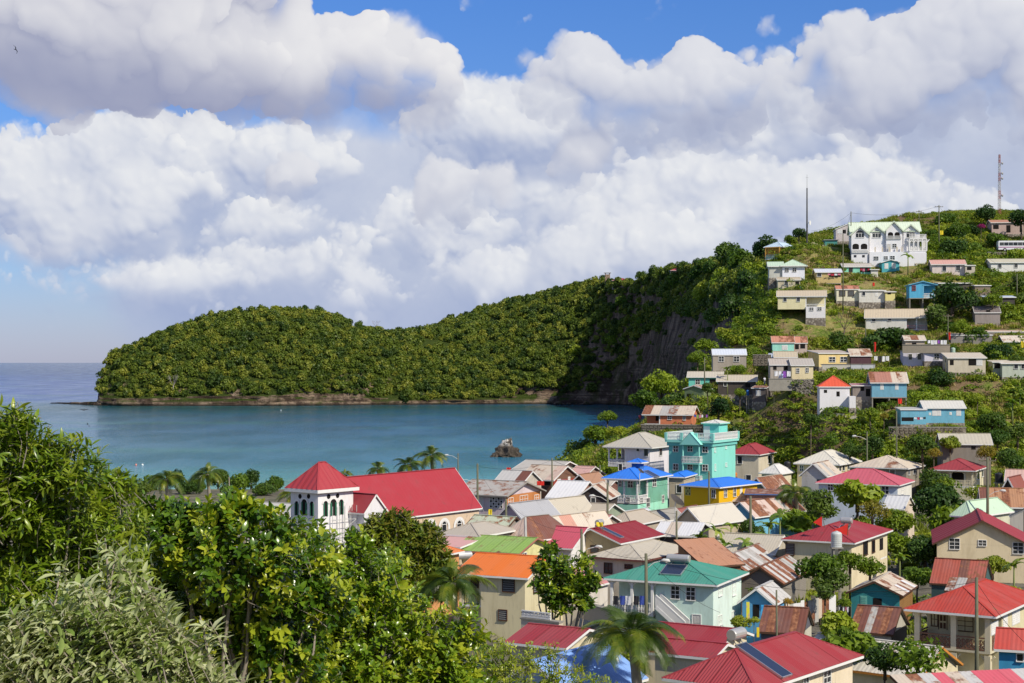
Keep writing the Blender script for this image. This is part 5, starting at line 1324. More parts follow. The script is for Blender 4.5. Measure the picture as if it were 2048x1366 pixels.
hh('unfinished grey house with sheet roof left of the cream stone based house', 'z2', (1375,322),1225,307, th=6, D=7, wall=(.42,.37,.32), roof=('gx', 1.2,.2), rc=(.44,.38,.32), rust=.2, win=[('L', (1320,325,1350,360), 'hole'),('L', (1245,330,1270,358), 'hole')])
hh('beige roofed room standing behind the unfinished grey house', 'z2', (1415,268),1255,322, th=6, D=4, eh=1.6, wall=(.4,.35,.28), roof=('gx', 1.2,.2), rc=(.46,.39,.28), name='shed', cat='shed')
hh('aqua painted house with rust red roof above the stone terrace', 'z2', (1395,162),1240,338, th=6, D=4.5, wall=(.34,.70,.58), wallR=(.5,.35,.3), roof=('gx', 1.4,.2), rc=(.5,.2,.12), rust=.5, sheets=(1.8,1), mats=[(m_roof((.5,.22,.14),.3,.5, 'rose_rust'),1)], win=[('L', (1308,182,1348,215), 'shutter')])
hh('brown roofed porch on the right end of the aqua house', 'z2', (1490,165),1397,338, th=6, D=4, wall=(.5,.40,.34), roof=('gx', 1.4,.12), rc=(.5,.2,.12), sheets=(1.8,1), mats=[(R_RUST,.5),(m_roof((.5,.22,.14),.3,.5, 'rose_rust'),.5)], win=[('L', (1402,175,1430,210), 'hole'),('L', (1440,170,1475,205), 'hole')], name='porch', cat='porch')
hh('grey stone house with pale blue zinc roof and two sash windows', 'z2', (1052,250),812,330, th=4, D=5, eh=3.2, wall=(.34,.30,.25), roof=('gx', 1.2,.15), rc=(.56,.60,.66), fade=.1, win=[('L', (855,262,890,298), 'sash'),('L', (963,262,1000,298), 'sash')])
hh('blue zinc lean roof beside the aqua house', 'z2', (1310,272),1218,326, th=6, D=3, eh=1.5, wall=(.6,.45,.1), roof=('gx', .9,.1), rc=(.45,.52,.62), name='lean_to', cat='lean-to')
hh('yellow bungalow with purple wall ornaments and white parapet', 'z3', (460,665),172,322, th=-10, D=6, eh=2.7, wall=(.72,.55,.24), roof=('sy', .6,.2), rc=(.44,.36,.30), win=[('L', (265,702,320,745)),('L', (368,700,424,745))], plinth=1)
hh('dark porch with patched low gable roof right of the yellow bungalow', 'z3', (648,690),462,321, th=2, D=5, eh=2.0, wall=(.10,.05,.06), roof=('gx', 1.4,.2), rc=(.48,.42,.38), sheets=(2,1), mats=[(R_CREAM,.5),(R_ZINC,.3),(R_RUST,.2)], name='porch', cat='porch')
hh('white lilac block house with roof terrace, left half', 'z3', (1130,648),940,318, th=8, D=6, eh=2.9, wall=(.58,.56,.66), roof=('flat', 0,.1), rc=(.4,.38,.33), win=[('L', (990,675,1020,725), 'dark'),('L', (1070,672,1103,725), 'dark')], dirt=.1)
h_lil = hh('white lilac block house with sash window, right half', 'z3', (1342,645),1134,316, th=4, D=6, eh=2.0, wall=(.60,.58,.66), roof=('flat', 0,.1), rc=(.4,.38,.33), win=[('L', (1222,675,1265,720))], dirt=.1)
hh('small room with rusty gable roof on the roof terrace', 'z3', (1135,548),960,326, th=4, D=4, eh=2.3, wall=(.42,.35,.27), roof=('gx', 1.0,.3), rc=(.52,.44,.36), sheets=(1.6,1), mats=[(R_CREAM,.7),(R_RUST,.3)], win=[('L', (1020,570,1060,625), 'hole')], name='roof_room', cat='roof room')
hh('cream house with beige roof and open veranda, purple flower box', 'z3', (1690,708),1350,308, th=5, D=6, eh=2.8, wall=(.55,.49,.38), roof=('sy', 1.0,.25), rc=(.55,.48,.38), rust=.1, win=[('L', (1535,720,1605,778), 'hole'),('L', (1608,722,1660,778), 'shutter'),('L', (1365,728,1400,775), 'hole')])
hh('pale green house with cream roof at the right edge', 'z3', (2090,758),1842,306, th=4, D=6, wall=(.46,.50,.42), roof=('sy', .6,.3), rc=(.58,.50,.38), win=[('L', (1950,765,1985,808), 'dark'),('L', (2015,765,2042,808), 'dark')])
hh('green screened porch of the pale green house', 'z3', (1842,745),1758,308, th=4, D=4, wall=(.34,.36,.28), roof=('sy', .3,.2), rc=(.5,.44,.34), win=[('L', (1770,760,1832,805), 'hole')], name='porch', cat='porch')
hh('dark plank house with rusting cream roof at the right edge', 'z3', (2100,562),1860,330, th=4, D=6, wall=(.16,.14,.12), planks=.25, roof=('gx', 1.3,.3), rc=(.60,.52,.42), rust=.35, win=[('L', (1905,585,1935,640), 'hole')])
hh('long house with beige gable roof and pink balustrade above the big round tree', 'z3', (1160,342),600,345, th=14, D=7, wall=(.68,.66,.60), roof=('gx', 2.0,.35), rc=(.52,.43,.30), fade=.1,
    body=[(0,.35,.3,1, None, None),(.35,1,0,1, None, None)], porch=[dict(box=(0,.35,0,.3,.1,2.6), posts=[(0,0),(.5,0)], rail=[[(0,1),(0,0),(1,0)]], style='bars', rm=m_plain('pink_rail', (.55,.24,.24)), rh=.8)], win=[('L', (655,345,688,378), 'dark'),('L', (800,342,832,372), 'dark')])
h_fc = hh('pale yellow two storey house with white balcony on the left of the hill', 'z1', (615,1122),272,350, th=10, D=7, eh=2.7, wall=(.70,.64,.40), roof=('gx', 1.4,.3), rc=(.50,.42,.30), fade=.1, ground=False,
    body=[(0,.42,.3,1, None, None),(.42,1,0,1, None, None)], porch=[dict(box=(0,.42,0,.3,.1,2.6), posts=[(0,0),(1,0)], rail=[[(0,1),(0,0),(1,0)]], style='bars', rh=.85)], win=[('L', (312,1132,335,1160), 'dark'),('L', (408,1132,431,1160), 'dark')])
hh('white ground floor room under the balcony of the pale yellow house', 'z1', (614,1198),474,349.6, th=10, D=6.6, eh=2.4, wall=(.72,.70,.70), roof=None, dirt=.1, win=[('L', (500,1205,528,1225), 'sash'),('L', (558,1203,586,1223), 'sash')], name='ground_floor_room', cat='room')
hh('low cream house with rust red roof strip on the left half', 'z1', (855,1072),694,361, th=6, D=5, wall=(.70,.66,.50), roof=('gx', .9,.15), rc=(.5,.2,.12), sheets=(1.2,1), mats=[(m_roof((.50,.20,.12),.3,.5, 'rose_rust2'),.8),(R_ZINC,.2)], win=[('L', (715,1085,755,1120), 'louvre', 0, WOODT),('L', (778,1085,818,1120), 'louvre', 0, WOODT)])
hh('long white boarded house beside the low cream house', 'z1', (1042,1082),857,360, th=2, D=5, wall=(.72,.70,.64), planks=.3, roof=('sy', .4,.25), rc=(.5,.47,.4), win=[('L', (878,1092,900,1118), 'dark'),('L', (972,1100,990,1122), 'shutter')])
hh('small yellow porch at the right end of the long white boarded house', 'z1', (1115,1090),1045,359, th=4, D=4, eh=2.0, wall=(.68,.60,.25), roof=('sy', .3,.25), rc=(.5,.47,.4), win=[('L', (1060,1095,1085,1110), 'hole')], name='porch', cat='porch')
h_bs = hh('bright blue house on tall concrete posts with front veranda', 'z1', (1412,1040),1218,356, th=6, D=5, eh=2.9, wall=(.10,.40,.62), roof=('gy', .8,.3), rc=(.12,.36,.52), stilts=1, trim=m_plain('sky_trim', (.15,.42,.60)),
    body=[(0,.5,.35,1, None, None),(.5,1,0,1, None, None)], porch=[dict(box=(0,.5,0,.35,.05,2.9), posts=[(0,0)], rail=[[(0,1),(0,0),(1,0)]], style='balu', mat=m_plain('sky_trim', (.15,.42,.60)), rm=TRIM, rh=.9)], win=[('L', (1238,1048,1262,1082), 'sash', 0, m_plain('red_frame', (.4,.1,.12)))])
hh('open shelter with blue grey roof at right below the path', 'z1', (1975,1130),1765,352, th=6, D=4, eh=2.2, wall=(.07,.06,.055), roof=('sy', .5,.3), rc=(.48,.54,.64), name='shelter', cat='shelter')
hh('dark roofed cottage half hidden by shrubs with a small chimney', 'z1', (1870,1240),1690,345, th=8, D=5, eh=2.2, wall=(.3,.26,.24), roof=('gx', 1.4,.2), rc=(.16,.13,.12), win=[('L', (1770,1222,1800,1240), 'hole')], name='cottage', cat='cottage')
hh('long grey wall room with flat roof above the washing line', 'z3', (1750,500),1375,334, th=4, D=4, eh=2.2, wall=(.25,.23,.21), roof=('sy', .4,.1), rc=(.4,.35,.3), name='outbuilding', cat='outbuilding')
hh('long shed with dusty rust roof at the right edge', 'z3', (2090,470),1700,338, th=4, D=4, eh=2.0, wall=(.25,.22,.2), roof=('sy', .4,.1), rc=(.5,.36,.28), rust=.3, name='shed', cat='shed')
hh('small white house with green hip roof on the left shoulder of the hill', 'z1', (465,905),305,372, th=6, D=6, eh=3.0, wall=(.70,.71,.76), roof=('hip', 1.6,.6), rc=(.46,.58,.44), dirt=.1, win=[('L', (323,922,350,948)),('L', (378,920,405,947))])
hh('green roofed side wing of the small white house', 'z1', (305,908),210,373, th=6, D=5, eh=2.6, wall=(.5,.5,.45), roof=('gx', 1.2,.4), rc=(.46,.58,.44), name='side_wing', cat='wing')
hh('plain cream plastered house under the small white house', 'z1', (432,1005),272,368, th=6, D=5, eh=2.6, wall=(.52,.46,.34), roof=('gx', .7,.25), rc=(.46,.39,.28), win=[('L', (320,1012,345,1045), 'dark'),('L', (398,1018,425,1042), 'hole')])
hh('ochre yellow boarded house with blue grey roof and white veranda', 'z1', (728,950),548,371, th=4, D=5, eh=2.5, wall=(.62,.48,.22), planks=.25, roof=('gx', .9,.3), rc=(.56,.58,.64), stilts=1, win=[('L', (555,955,585,982), 'dark'),('L', (640,958,725,985), 'hole')])
hh('seafoam green house with grey roof and red washing on its veranda', 'z1', (942,910),742,378, th=4, D=5, eh=2.7, wall=(.26,.64,.48), roof=('gx', .9,.3), rc=(.46,.42,.37), win=[('L', (785,918,808,948), 'sash', 0, WOODT),('L', (862,918,935,950), 'hole')])
hh('white annex right of the seafoam green house', 'z1', (992,930),942,377, th=4, D=4, eh=2.0, wall=(.62,.58,.52), roof=('sy', .3,.3), rc=(.4,.37,.3), name='annex', cat='annex')
hh('small bright teal cottage with gable front in front of the white mansion', 'z1', (1146,880),1020,380, th=2, D=4, eh=2.8, wall=(.10,.42,.48), planks=.25, roof=('gy', .7,.3), rc=(.16,.32,.36), stilts=1, win=[('L', (1040,888,1065,925), 'shutter'),('L', (1092,885,1118,922), 'shutter')], name='cottage', cat='cottage')
hh('pale rose house with pink tiled roof right of the banana plant', 'z1', (1618,893),1382,372, th=8, D=6, wall=(.66,.56,.52), roof=('gx', 1.2,.35), rc=(.58,.32,.26), fade=.1, win=[('L', (1455,905,1482,942), 'dark'),('L', (1553,903,1583,938), 'dark')])
hh('cream porch at the right end of the pale rose house', 'z1', (1690,900),1620,371, th=4, D=4, eh=2.0, wall=(.5,.44,.36), roof=('sy', .3,.15), rc=(.5,.42,.34), win=[('L', (1632,912,1665,935), 'hole')], name='porch', cat='porch')
hh('white bungalow with beige roof at the right edge under the road', 'z1', (2060,880),1805,373, th=4, D=6, eh=2.7, wall=(.70,.68,.64), roof=('gx', 1.0,.3), rc=(.5,.46,.34), dirt=.15, win=[('L', (1855,892,1880,920), 'dark'),('L', (1972,888,1996,917), 'dark')])
hh('open concrete garage with flat beige roof left of the big dark tree', 'z1', (1658,1028),1430,364, th=4, D=5, eh=1.8, wall=(.10,.09,.07), roof=('sy', .4,.25), rc=(.48,.43,.33), name='garage', cat='garage')
hh('small concrete shelter right of the open garage', 'z1', (1800,1045),1690,360, th=4, D=4, eh=2.0, wall=(.24,.19,.14), roof=('sy', .3,.2), rc=(.46,.38,.30), name='shelter', cat='shelter')
house('orange two storey house with pale blue hip roof and balcony', 'z1', (300,768),195,425, th=34, Y=392, eh=5.6, wall=(.62,.32,.07), roof=('hip', 1.4,.7), rc=(.46,.58,.68), fade=.1, D=8.5,
    win=[('R', (316,778,335,800), 'dark'),('R', (348,776,368,798), 'dark'),('R', (320,845,342,862), 'dark'),('L', (225,850,245,880), 'hole')],
    porch=[dict(box=(-.22,0,.1,1,2.7,5.6), posts=[(1,0),(1,.5),(1,1)], rail=[[(1,0),(1,1)]], style='balu', rm=m_plain('pale_aqua', (.55,.68,.66)), mat=m_plain('orange_post', (.62,.32,.07))),
           dict(box=(.0,1,-.14,0,2.7,5.6), posts=[(0,0),(1,0)], rail=[[(0,0),(1,0)]], style='balu', rm=m_plain('aqua_rail', (.25,.45,.45)), mat=m_plain('orange_post', (.62,.32,.07)))])
hh('house with weathered green and rust hip roof right of the orange house', 'z1', (620,770),440,395, th=10, D=7, eh=2.6, wall=(.42,.37,.28), roof=('hip', 1.4,.4), rc=(.44,.40,.22), rust=.3)
hh('rust red timber cabin with corrugated roof beside the mansion', 'z1', (728,825),578,389, th=6, D=5, eh=3.4, wall=(.22,.08,.045), planks=.25, roof=('gx', 1.3,.15), rc=(.42,.16,.10), rust=.5, sheets=(1.2,1), mats=[(m_roof((.42,.17,.10),.3,.5, 'cabin_rust'),1)], win=[('L', (592,828,610,850), 'tealshutter'),('L', (672,826,690,850), 'tealshutter')], name='cabin', cat='cabin')
hh('plain yellow block wall shed near the orange house', 'z1', (515,835),465,388, th=4, D=3, eh=3.0, wall=(.62,.45,.20), roof=None, name='shed', cat='shed')
hh('unfinished white and wood house left of the mansion', 'z1', (790,640),690,400, th=6, D=6, eh=3.0, wall=(.56,.50,.48), roof=('sxr', 1.6,.2), rc=(.42,.38,.36), win=[('L', (700,645,735,672), 'shutter', 0, WOODT),('L', (738,645,762,672), 'hole')])
hh('teal lower floor behind the wires left of the mansion', 'z1', (700,720),612,398, th=6, D=4, eh=2.4, wall=(.08,.28,.26), roof=('flat', 0,.3), rc=(.3,.3,.3), name='lower_floor', cat='room')
hh('pink walled house with brown roof high at the right edge', 'z1', (2040,592),1810,410, th=6, D=6, eh=2.9, wall=(.48,.36,.32), roof=('gx', .9,.3), rc=(.45,.22,.14), rust=.2, win=[('L', (1915,612,1945,665), 'hole'),('L', (1820,610,1860,640), 'hole')])
MY = 384
h_man = house('large white four gabled mansion with pale green roof crowning the hill', 'z1', (1292,655),800,1380, th=8, Y=MY, eh=8.6, wall=(.74,.73,.74), dirt=.1, roof=('gx', 2.6,.4), rc=(.60,.68,.52), fade=.08, D=9, name='mansion', cat='mansion', trim=m_plain('pale_green_trim', (.55,.64,.50)),
    win=[('L', (966,752,1018,778)),('L', (1097,747,1125,773), 'sash', -.92),('L', (1190,742,1227,770)),('L', (962,838,995,862), 'sash', -1.6),('L', (1035,836,1062,860), 'sash', -1.6),('L', (1080,834,1112,860), 'sash', -1.6),('L', (1258,826,1288,850), 'sash', -1.0),('L', (1060,748,1082,803), 'door', -.92)])
def mansion_details():
    h = h_man; r = h.root; E = h.eh; gr = m_roof((.60,.68,.52),.08)
    def X(zx, off=0): return h_face(h, 'L', vx('z1', zx), vy('z1', 700), off)[0]
    def Z(zx, zy, off=0): return h_face(h, 'L', vx('z1', zx), vy('z1', zy), off)[1]
    for i,(xa, xb, ap, ev, off) in enumerate([(795,930,620,680,-1.2),(925,1040,615,665,-.25),(1045,1168,582,650,-.9),(1170,1285,605,655,-.25)]):
        x0, x1 = X(xa, off), X(xb, off); xm = (x0 + x1) / 2; zt = Z((xa + xb) / 2, ap, off); ze = Z((xa + xb) / 2, ev, off); ze = min(ze, zt - .9)
        m = MB(); m.poly([(x0 + .2, off,2.6 if off > -.5 else -2.0),(x1 - .2, off,2.6 if off > -.5 else -2.0),(x1 - .2, off, ze),(xm, off, zt - .15),(x0 + .2, off, ze)])
        for xx in (x0 + .2, x1 - .2):
            m.quad((xx, off,-2.0 if off < -.5 else 2.6),(xx,.3,-2.0 if off < -.5 else 2.6),(xx,.3, ze),(xx, off, ze))
        g = m.build('gable_front', h.wm, r)
        m = MB(); dy = off - .4
        back = 4.2
        for a, b in ((x0 - .25, xm),(x1 + .25, xm)):
            m.quad((a, dy, ze - .15),(b, dy, zt),(b, back, zt),(a, back, ze - .15))
            m.quad((a, dy, ze - .27),(b, dy, zt - .12),(b, back, zt - .12),(a, back, ze - .27))
            m.bar((a, dy, ze - .25),(b, dy, zt - .1),.07,.26)
        m.build('gable_roof', gr, r)
        if i != 2:
            w = .95; zc = Z((xa + xb) / 2,700, off); m = MB()
            m.poly([(xm - w, off - .02, zc),(xm + w, off - .02, zc)] + [(xm + w * math.cos(math.pi * j / 8), off - .02, zc + 1.0 + w * .7 * math.sin(math.pi * j / 8)) for j in range(9)])
            wo = m.build('arched_window', GLASS, r); m = MB()
            for q in (-.33,.33): m.box(xm + w * q - .04, xm + w * q + .04, off - .06, off - .025, zc, zc + 1.0)
            m.box(xm - w, xm + w, off - .06, off - .025, zc + .95, zc + 1.05); m.box(xm - w - .1, xm + w + .1, off - .12, off - .005, zc - .12, zc); m.build('window_bars', TRIM, wo)
        else:
            za = Z(1100,715, off); zb = Z(1100,665, off)
            for q in (-.5,.5):
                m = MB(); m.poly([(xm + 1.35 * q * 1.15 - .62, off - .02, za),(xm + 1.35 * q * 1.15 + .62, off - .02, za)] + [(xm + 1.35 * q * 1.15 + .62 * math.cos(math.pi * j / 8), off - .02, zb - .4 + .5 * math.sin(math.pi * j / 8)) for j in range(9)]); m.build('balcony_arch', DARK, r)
            railing(r, [(x0 + .3, off - .15),(x1 - .3, off - .15)], za,.8, 'balu', TRIM, 'balcony_railing')
    z2 = Z(1100,805,-1.0); z3 = Z(1200,722,-.5)
    m = MB(); m.box(X(930), X(1170),-1.6,-.01, z2 - .25, z2); m.build('terrace_slab', h.wm, r)
    m = MB(); m.box(X(930) - .1,1.4,-1.6,-.02,-3.0, z2 - .25); m.build('terrace_base', h.wm, r)
    for zx in (968,1020,1072,1125,1160):
        m = MB(); x = X(zx); m.box(x - .13, x + .13,-1.55,-1.3, z2, z2 + 1.2); m.build('terrace_post', m_plain('cream_post2', (.6,.52,.4)), r)
    for (xa, xb, zf, off) in ((1215,1380,795,-1.1),):
        x0, x1 = X(xa),1.5; zf_ = Z(1290, zf, off)
        m = MB(); m.box(x0, x1, off, h.B * .7, zf_ - .2, zf_); m.build('gallery_floor', TRIM, r)
        m = MB(); m.box(x0, x1, off, h.B * .7, zf_ + 2.65, zf_ + 2.95); m.build('gallery_roof', TRIM, r)
        railing(r, [(x0, off + .1),(x1 - .1, off + .1),(x1 - .1, h.B * .7)], zf_,.85, 'balu', TRIM, 'gallery_railing')
        railing(r, [(x0, off + .1),(x1 - .1, off + .1),(x1 - .1, h.B * .7)], zf_ + 2.95,.85, 'balu', TRIM, 'gallery_railing')
        n = 4
        for j in range(n + 1):
            x = x0 + (x1 - x0) * j / n; m = MB(); m.box(x - .14, x + .14, off, off + .28, zf_, zf_ + 2.65)
            m.bar((x - .1, off + .14, zf_ + 2.0),(x - .6, off + .14, zf_ + 2.6),.15,.2); m.bar((x + .1, off + .14, zf_ + 2.0),(x + .6, off + .14, zf_ + 2.6),.15,.2); m.build('gallery_column', TRIM, r)
        for j in range(1,4):
            y = off + (h.B * .7 - off) * j / 3; m = MB(); m.box(x1 - .3, x1, y - .14, y + .14, zf_, zf_ + 2.65); m.build('gallery_column', TRIM, r)
        m = MB(); m.box(x0,1.3, off + .1, h.B * .66,-3, zf_ - .2); m.build('gallery_base', h.wm, r)
    za = Z(860,785,-1.2); zb = Z(860,748,-1.2)
    for q in (832,892):
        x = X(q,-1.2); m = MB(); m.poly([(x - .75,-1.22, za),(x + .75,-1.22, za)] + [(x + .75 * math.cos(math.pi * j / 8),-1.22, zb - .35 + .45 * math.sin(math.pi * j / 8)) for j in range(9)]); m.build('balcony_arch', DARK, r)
    railing(r, [(X(805,-1.2),-1.4),(X(925,-1.2),-1.4)], Z(860,812,-1.2),.75, 'balu', TRIM, 'balcony_railing')
    for q in (828,888):
        x = X(q,-1.2); z = Z(q,836,-1.2); m = MB(); m.box(x - .3, x + .3,-1.24,-1.205, z - .25, z + .3); m.build('small_window', GLASS, r)
mansion_details()
# ---- vegetation
L_FAR = m_leaf('woodland_leaves', (0.035,0.07,0.012),(0.125,0.175,0.02),(0.3,0.3,0.04), trans=.25, nscale=.12)
L_HILL = m_leaf('hillside_leaves', (0.045,0.1,0.01),(0.14,0.22,0.016),(0.3,0.33,0.03), trans=.3, nscale=.45)
L_DARK = m_leaf('dark_leaves', (0.02,0.055,0.01),(0.06,0.115,0.014),(0.14,0.19,0.025), trans=.25, nscale=.5)
L_BRIGHT = m_leaf('bright_leaves', (0.1,0.17,0.012),(0.22,0.3,0.02),(0.38,0.4,0.04), trans=.35, nscale=.5)
L_GOLD = m_leaf('golden_leaves', (0.12,0.13,0.015),(0.26,0.22,0.025),(0.5,0.3,0.03), trans=.35, nscale=.9)
L_MAG = m_leaf('magenta_blossom', (0.158,0.0125,0.0875),(0.394,0.025,0.2),(0.525,0.0625,0.25), trans=.3, nscale=1.5)
L_GRASS = m_leaf('grass_blades', (0.11,0.14,0.016),(0.21,0.25,0.028),(0.36,0.35,0.07), trans=.3, nscale=.3)
L_DRY = m_leaf('dry_grass', (0.235,0.182,0.07),(0.382,0.294,0.126),(0.5,0.392,0.182), trans=.2, nscale=.4)
L_PALM = m_leaf('palm_leaves', (0.035,0.07,0.01),(0.1,0.16,0.015),(0.3,0.3,0.03), trans=.35, rough=.35, spec=.5, nscale=.7)
L_BAN = m_leaf('banana_leaves', (0.103,0.182,0.021),(0.206,0.308,0.035),(0.353,0.392,0.056), trans=.4, rough=.4, spec=.4, nscale=.8)
BARK = m_plain('bark', (.13,.10,.075),.9,.1, var=.6, scale=3.0)
BARKL = m_plain('pale_bark', (.30,.26,.21),.9,.1, var=.5, scale=3.0)
def leaf_cloud(rng, C, Rr, n, size, up=.35, flat=.8, mat=None, name='crown', squash=1.0, shell=(.72,1.06)):
    """n small bent leaves on and in lobes (centres C, radii Rr)"""
    w = Rr ** 2; w = w / w.sum()
    k = rng.choice(len(C), n, p=w)
    d = rng.normal(size=(n,3)); d[:, 2] = d[:, 2] * .9 + up * .5; d /= np.linalg.norm(d, axis=1)[:, None]
    rr = Rr[k] * rng.uniform(shell[0], shell[1], n)
    p = C[k] + d * rr[:, None] * np.array([1,1, flat])
    nrm = d * .8 + rng.normal(size=(n,3)) * .55 + np.array([0,0, up]); nrm /= np.linalg.norm(nrm, axis=1)[:, None]
    a = np.cross(nrm, rng.normal(size=(n,3))); a /= np.linalg.norm(a, axis=1)[:, None]
    b = np.cross(nrm, a)
    s = size * rng.uniform(.6,1.35, n)[:, None]
    V = np.stack([p - a * s, p + b * s * .55 - nrm * s * .12, p + a * s - nrm * s * .25, p - b * s * .55 - nrm * s * .12],1).reshape(-1,3)
    i = np.arange(n)[:, None] * 4
    F = np.concatenate([i + np.array([0,1,2]), i + np.array([0,2,3])])
    return mesh_np(name, V, F, mat)
def lobes(rng, n, R_, H, core=.5):
    d = rng.normal(size=(n,3)); d /= np.linalg.norm(d, axis=1)[:, None]
    d[:, 2] = np.abs(d[:, 2]) * 1.0 - .15
    q = rng.uniform(.45,.72, n)[:, None]
    C = d * q * np.array([R_, R_, H]); C[:, 2] += H * .55
    Rr = rng.uniform(.30,.48, n) * R_
    C = np.vstack([C, [[0,0, H * .6]]]); Rr = np.append(Rr, R_ * .55)
    return C, Rr
PROTO = bpy.data.collections.new('plant_kinds')
def make_crown(kind, seed, mat, R_=1.0, H=.8, nl=11, n=900, size=.09, flat=.85, up=.35):
    rng = np.random.default_rng(seed); C, Rr = lobes(rng, nl, R_, H)
    return leaf_cloud(rng, C, Rr, n, size, up, flat, mat, 'crown'), C, Rr
def trunk_mesh(seed, C, H0, r0=.07, mat=BARK, nb=6):
    rng = random.Random(seed); m = MB()
    top = Vector((0,0, H0))
    m.tube([(0,0,-.25),(.01,.01, H0 * .5), tuple(top)], [r0 * 1.3, r0, r0 * .8],6)
    for i in rng.sample(range(len(C)), min(nb, len(C))):
        c = Vector(C[i]) ; mid = top.lerp(c,.5) + Vector((rng.uniform(-.06,.06), rng.uniform(-.06,.06),.03))
        m.tube([tuple(top - Vector((0,0,.05))), tuple(mid), tuple(c)], [r0 * .6, r0 * .4, r0 * .15],5)
    return m.mesh('trunk', mat, True)
CROWNS = {}
def crown_set(kind, mat, count, **k):
    out = []
    for i in range(count):
        me, C, Rr = make_crown(kind, hash(kind) % 1000 if False else sum(map(ord, kind)) * 7 + i, mat, **k)
        me.name = 'crown'
        tr = trunk_mesh(i, C,.35 * k.get('H', .8) + .1)
        out.append((me, tr))
    CROWNS[kind] = out
crown_set('round', L_HILL,5, n=1900, size=.085)
crown_set('dark', L_DARK,4, n=2200, size=.08, H=1.0)
crown_set('bright', L_BRIGHT,4, n=1700, size=.085)
crown_set('gold', L_GOLD,2, n=1500, size=.07)
crown_set('magenta', L_MAG,1, n=900, size=.08)
crown_set('flat', L_DARK,2, n=2400, size=.075, H=.55, flat=.5, nl=15)
crown_set('sparse', L_HILL,3, n=620, size=.10, nl=14)
crown_set('broad', L_BRIGHT,2, n=900, size=.16, nl=12)
TREES = []
def tree(kind, p, R_, label, cat='tree', name='tree', group=None, hs=1.0, sink=0.0, seed=None):
    """p: foot of the tree, R_: crown radius in metres"""
    i = len(TREES) if seed is None else seed
    me, tr = CROWNS[kind][i % len(CROWNS[kind])]
    root = empty(name, p,(i * 2.399) % 6.28, label, cat, group)
    root.scale = (R_, R_, R_ * hs)
    link('trunk', tr, root); link('crown', me, root)
    TREES.append(root); return root
def foot(cx, cy, rpx, Y, up=1.0):
    """foot of a tree whose crown is seen centred at cx, cy"""
    p = P(cx, cy, Y); R_ = rpx / FPX * Y
    return Vector((p.x, p.y, p.z - R_ * .55 * up)), R_
def near_house(x, y, mx=.8, front=1.5, back=.8):
    for h in ALLH:
        q = h.Mi @ Vector((x, y,0))
        if -h.A - mx < q.x < mx and -front < q.y < h.B + back: return True
    return False
# ---- scatter with geometry nodes
def scatter(name, pts, rz, scl, pick, protos, label, parent=None):
    col = bpy.data.collections.new(name + '_kinds')
    for i, me in enumerate(protos):
        o = bpy.data.objects.new('%s_kind_%02d' % (name, i), me); col.objects.link(o)
    me = bpy.data.meshes.new(name); me.vertices.add(len(pts)); me.vertices.foreach_set('co', np.asarray(pts, np.float32).ravel())
    a = me.attributes.new('turn', 'FLOAT_VECTOR', 'POINT'); a.data.foreach_set('vector', np.asarray(rz, np.float32).ravel())
    a = me.attributes.new('size', 'FLOAT_VECTOR', 'POINT'); a.data.foreach_set('vector', np.asarray(scl, np.float32).ravel())
    a = me.attributes.new('pick', 'INT', 'POINT'); a.data.foreach_set('value', np.asarray(pick, np.int32))
    me.update()
    o = link(name, me, parent)
    g = bpy.data.node_groups.new(name, 'GeometryNodeTree')
    g.interface.new_socket('Geometry', in_out='INPUT', socket_type='NodeSocketGeometry'); g.interface.new_socket('Geometry', in_out='OUTPUT', socket_type='NodeSocketGeometry')
    N = NT(g); gi = N.node('NodeGroupInput'); go = N.node('NodeGroupOutput')
    ci = N.node('GeometryNodeCollectionInfo', transform_space='RELATIVE'); ci.inputs['Collection'].default_value = col
    ci.inputs['Separate Children'].default_value = True; ci.inputs['Reset Children'].default_value = True
    ip = N.node('GeometryNodeInstanceOnPoints'); ip.inputs['Pick Instance'].default_value = True
    def att(n, t):
        q = N.node('GeometryNodeInputNamedAttribute', data_type=t); q.inputs['Name'].default_value = n; return q.outputs['Attribute']
    N.l.new(gi.outputs[0], ip.inputs['Points']); N.l.new(ci.outputs[0], ip.inputs['Instance'])
    N.l.new(att('pick', 'INT'), ip.inputs['Instance Index']); N.l.new(att('turn', 'FLOAT_VECTOR'), ip.inputs['Rotation']); N.l.new(att('size', 'FLOAT_VECTOR'), ip.inputs['Scale'])
    N.l.new(ip.outputs[0], go.inputs[0])
    md = o.modifiers.new('scatter', 'NODES'); md.node_group = g
    return tag(o, label, kind='stuff')
# ---- the wood on the headland
r_ = np.random.default_rng(77)
far_crowns = []
for i in range(7):
    rng = np.random.default_rng(500 + i); C, Rr = lobes(rng,8,1.0,.85)
    far_crowns.append(leaf_cloud(rng, C, Rr,420,.16,.4,.9, L_FAR, 'far_crown'))
g_ = HEAD
cen = (g_[:-1, :-1] + g_[1:, 1:]) / 2
e1 = g_[1:, :-1] - g_[:-1, :-1]; e2 = g_[:-1,1:] - g_[:-1, :-1]
nr = np.cross(e1, e2); area = np.linalg.norm(nr, axis=2); nz = np.abs(nr[..., 2]) / np.maximum(area,1e-6)
un = np.broadcast_to(u[None, :-1], area.shape)
secn = np.broadcast_to(np.linspace(0, len(SEC) - 1, hn)[:-1][:, None], area.shape)
clear = fbm2(np.random.default_rng(4), area.shape[0], area.shape[1],40,4)
ok = (cen[..., 2] > np.where(secn < 9.5,5.6,2.6) + clear * 6) & (un > 2.25) & (un < 10.4) & (nz > .22)
zlim = np.interp(secn, [14,15.3,16.2,17,18,19,20,21,22,25], [0,8,20,36,50,56,56,54,48,30]) + fbm2(np.random.default_rng(41), area.shape[0], area.shape[1],22,4,.6) * 14
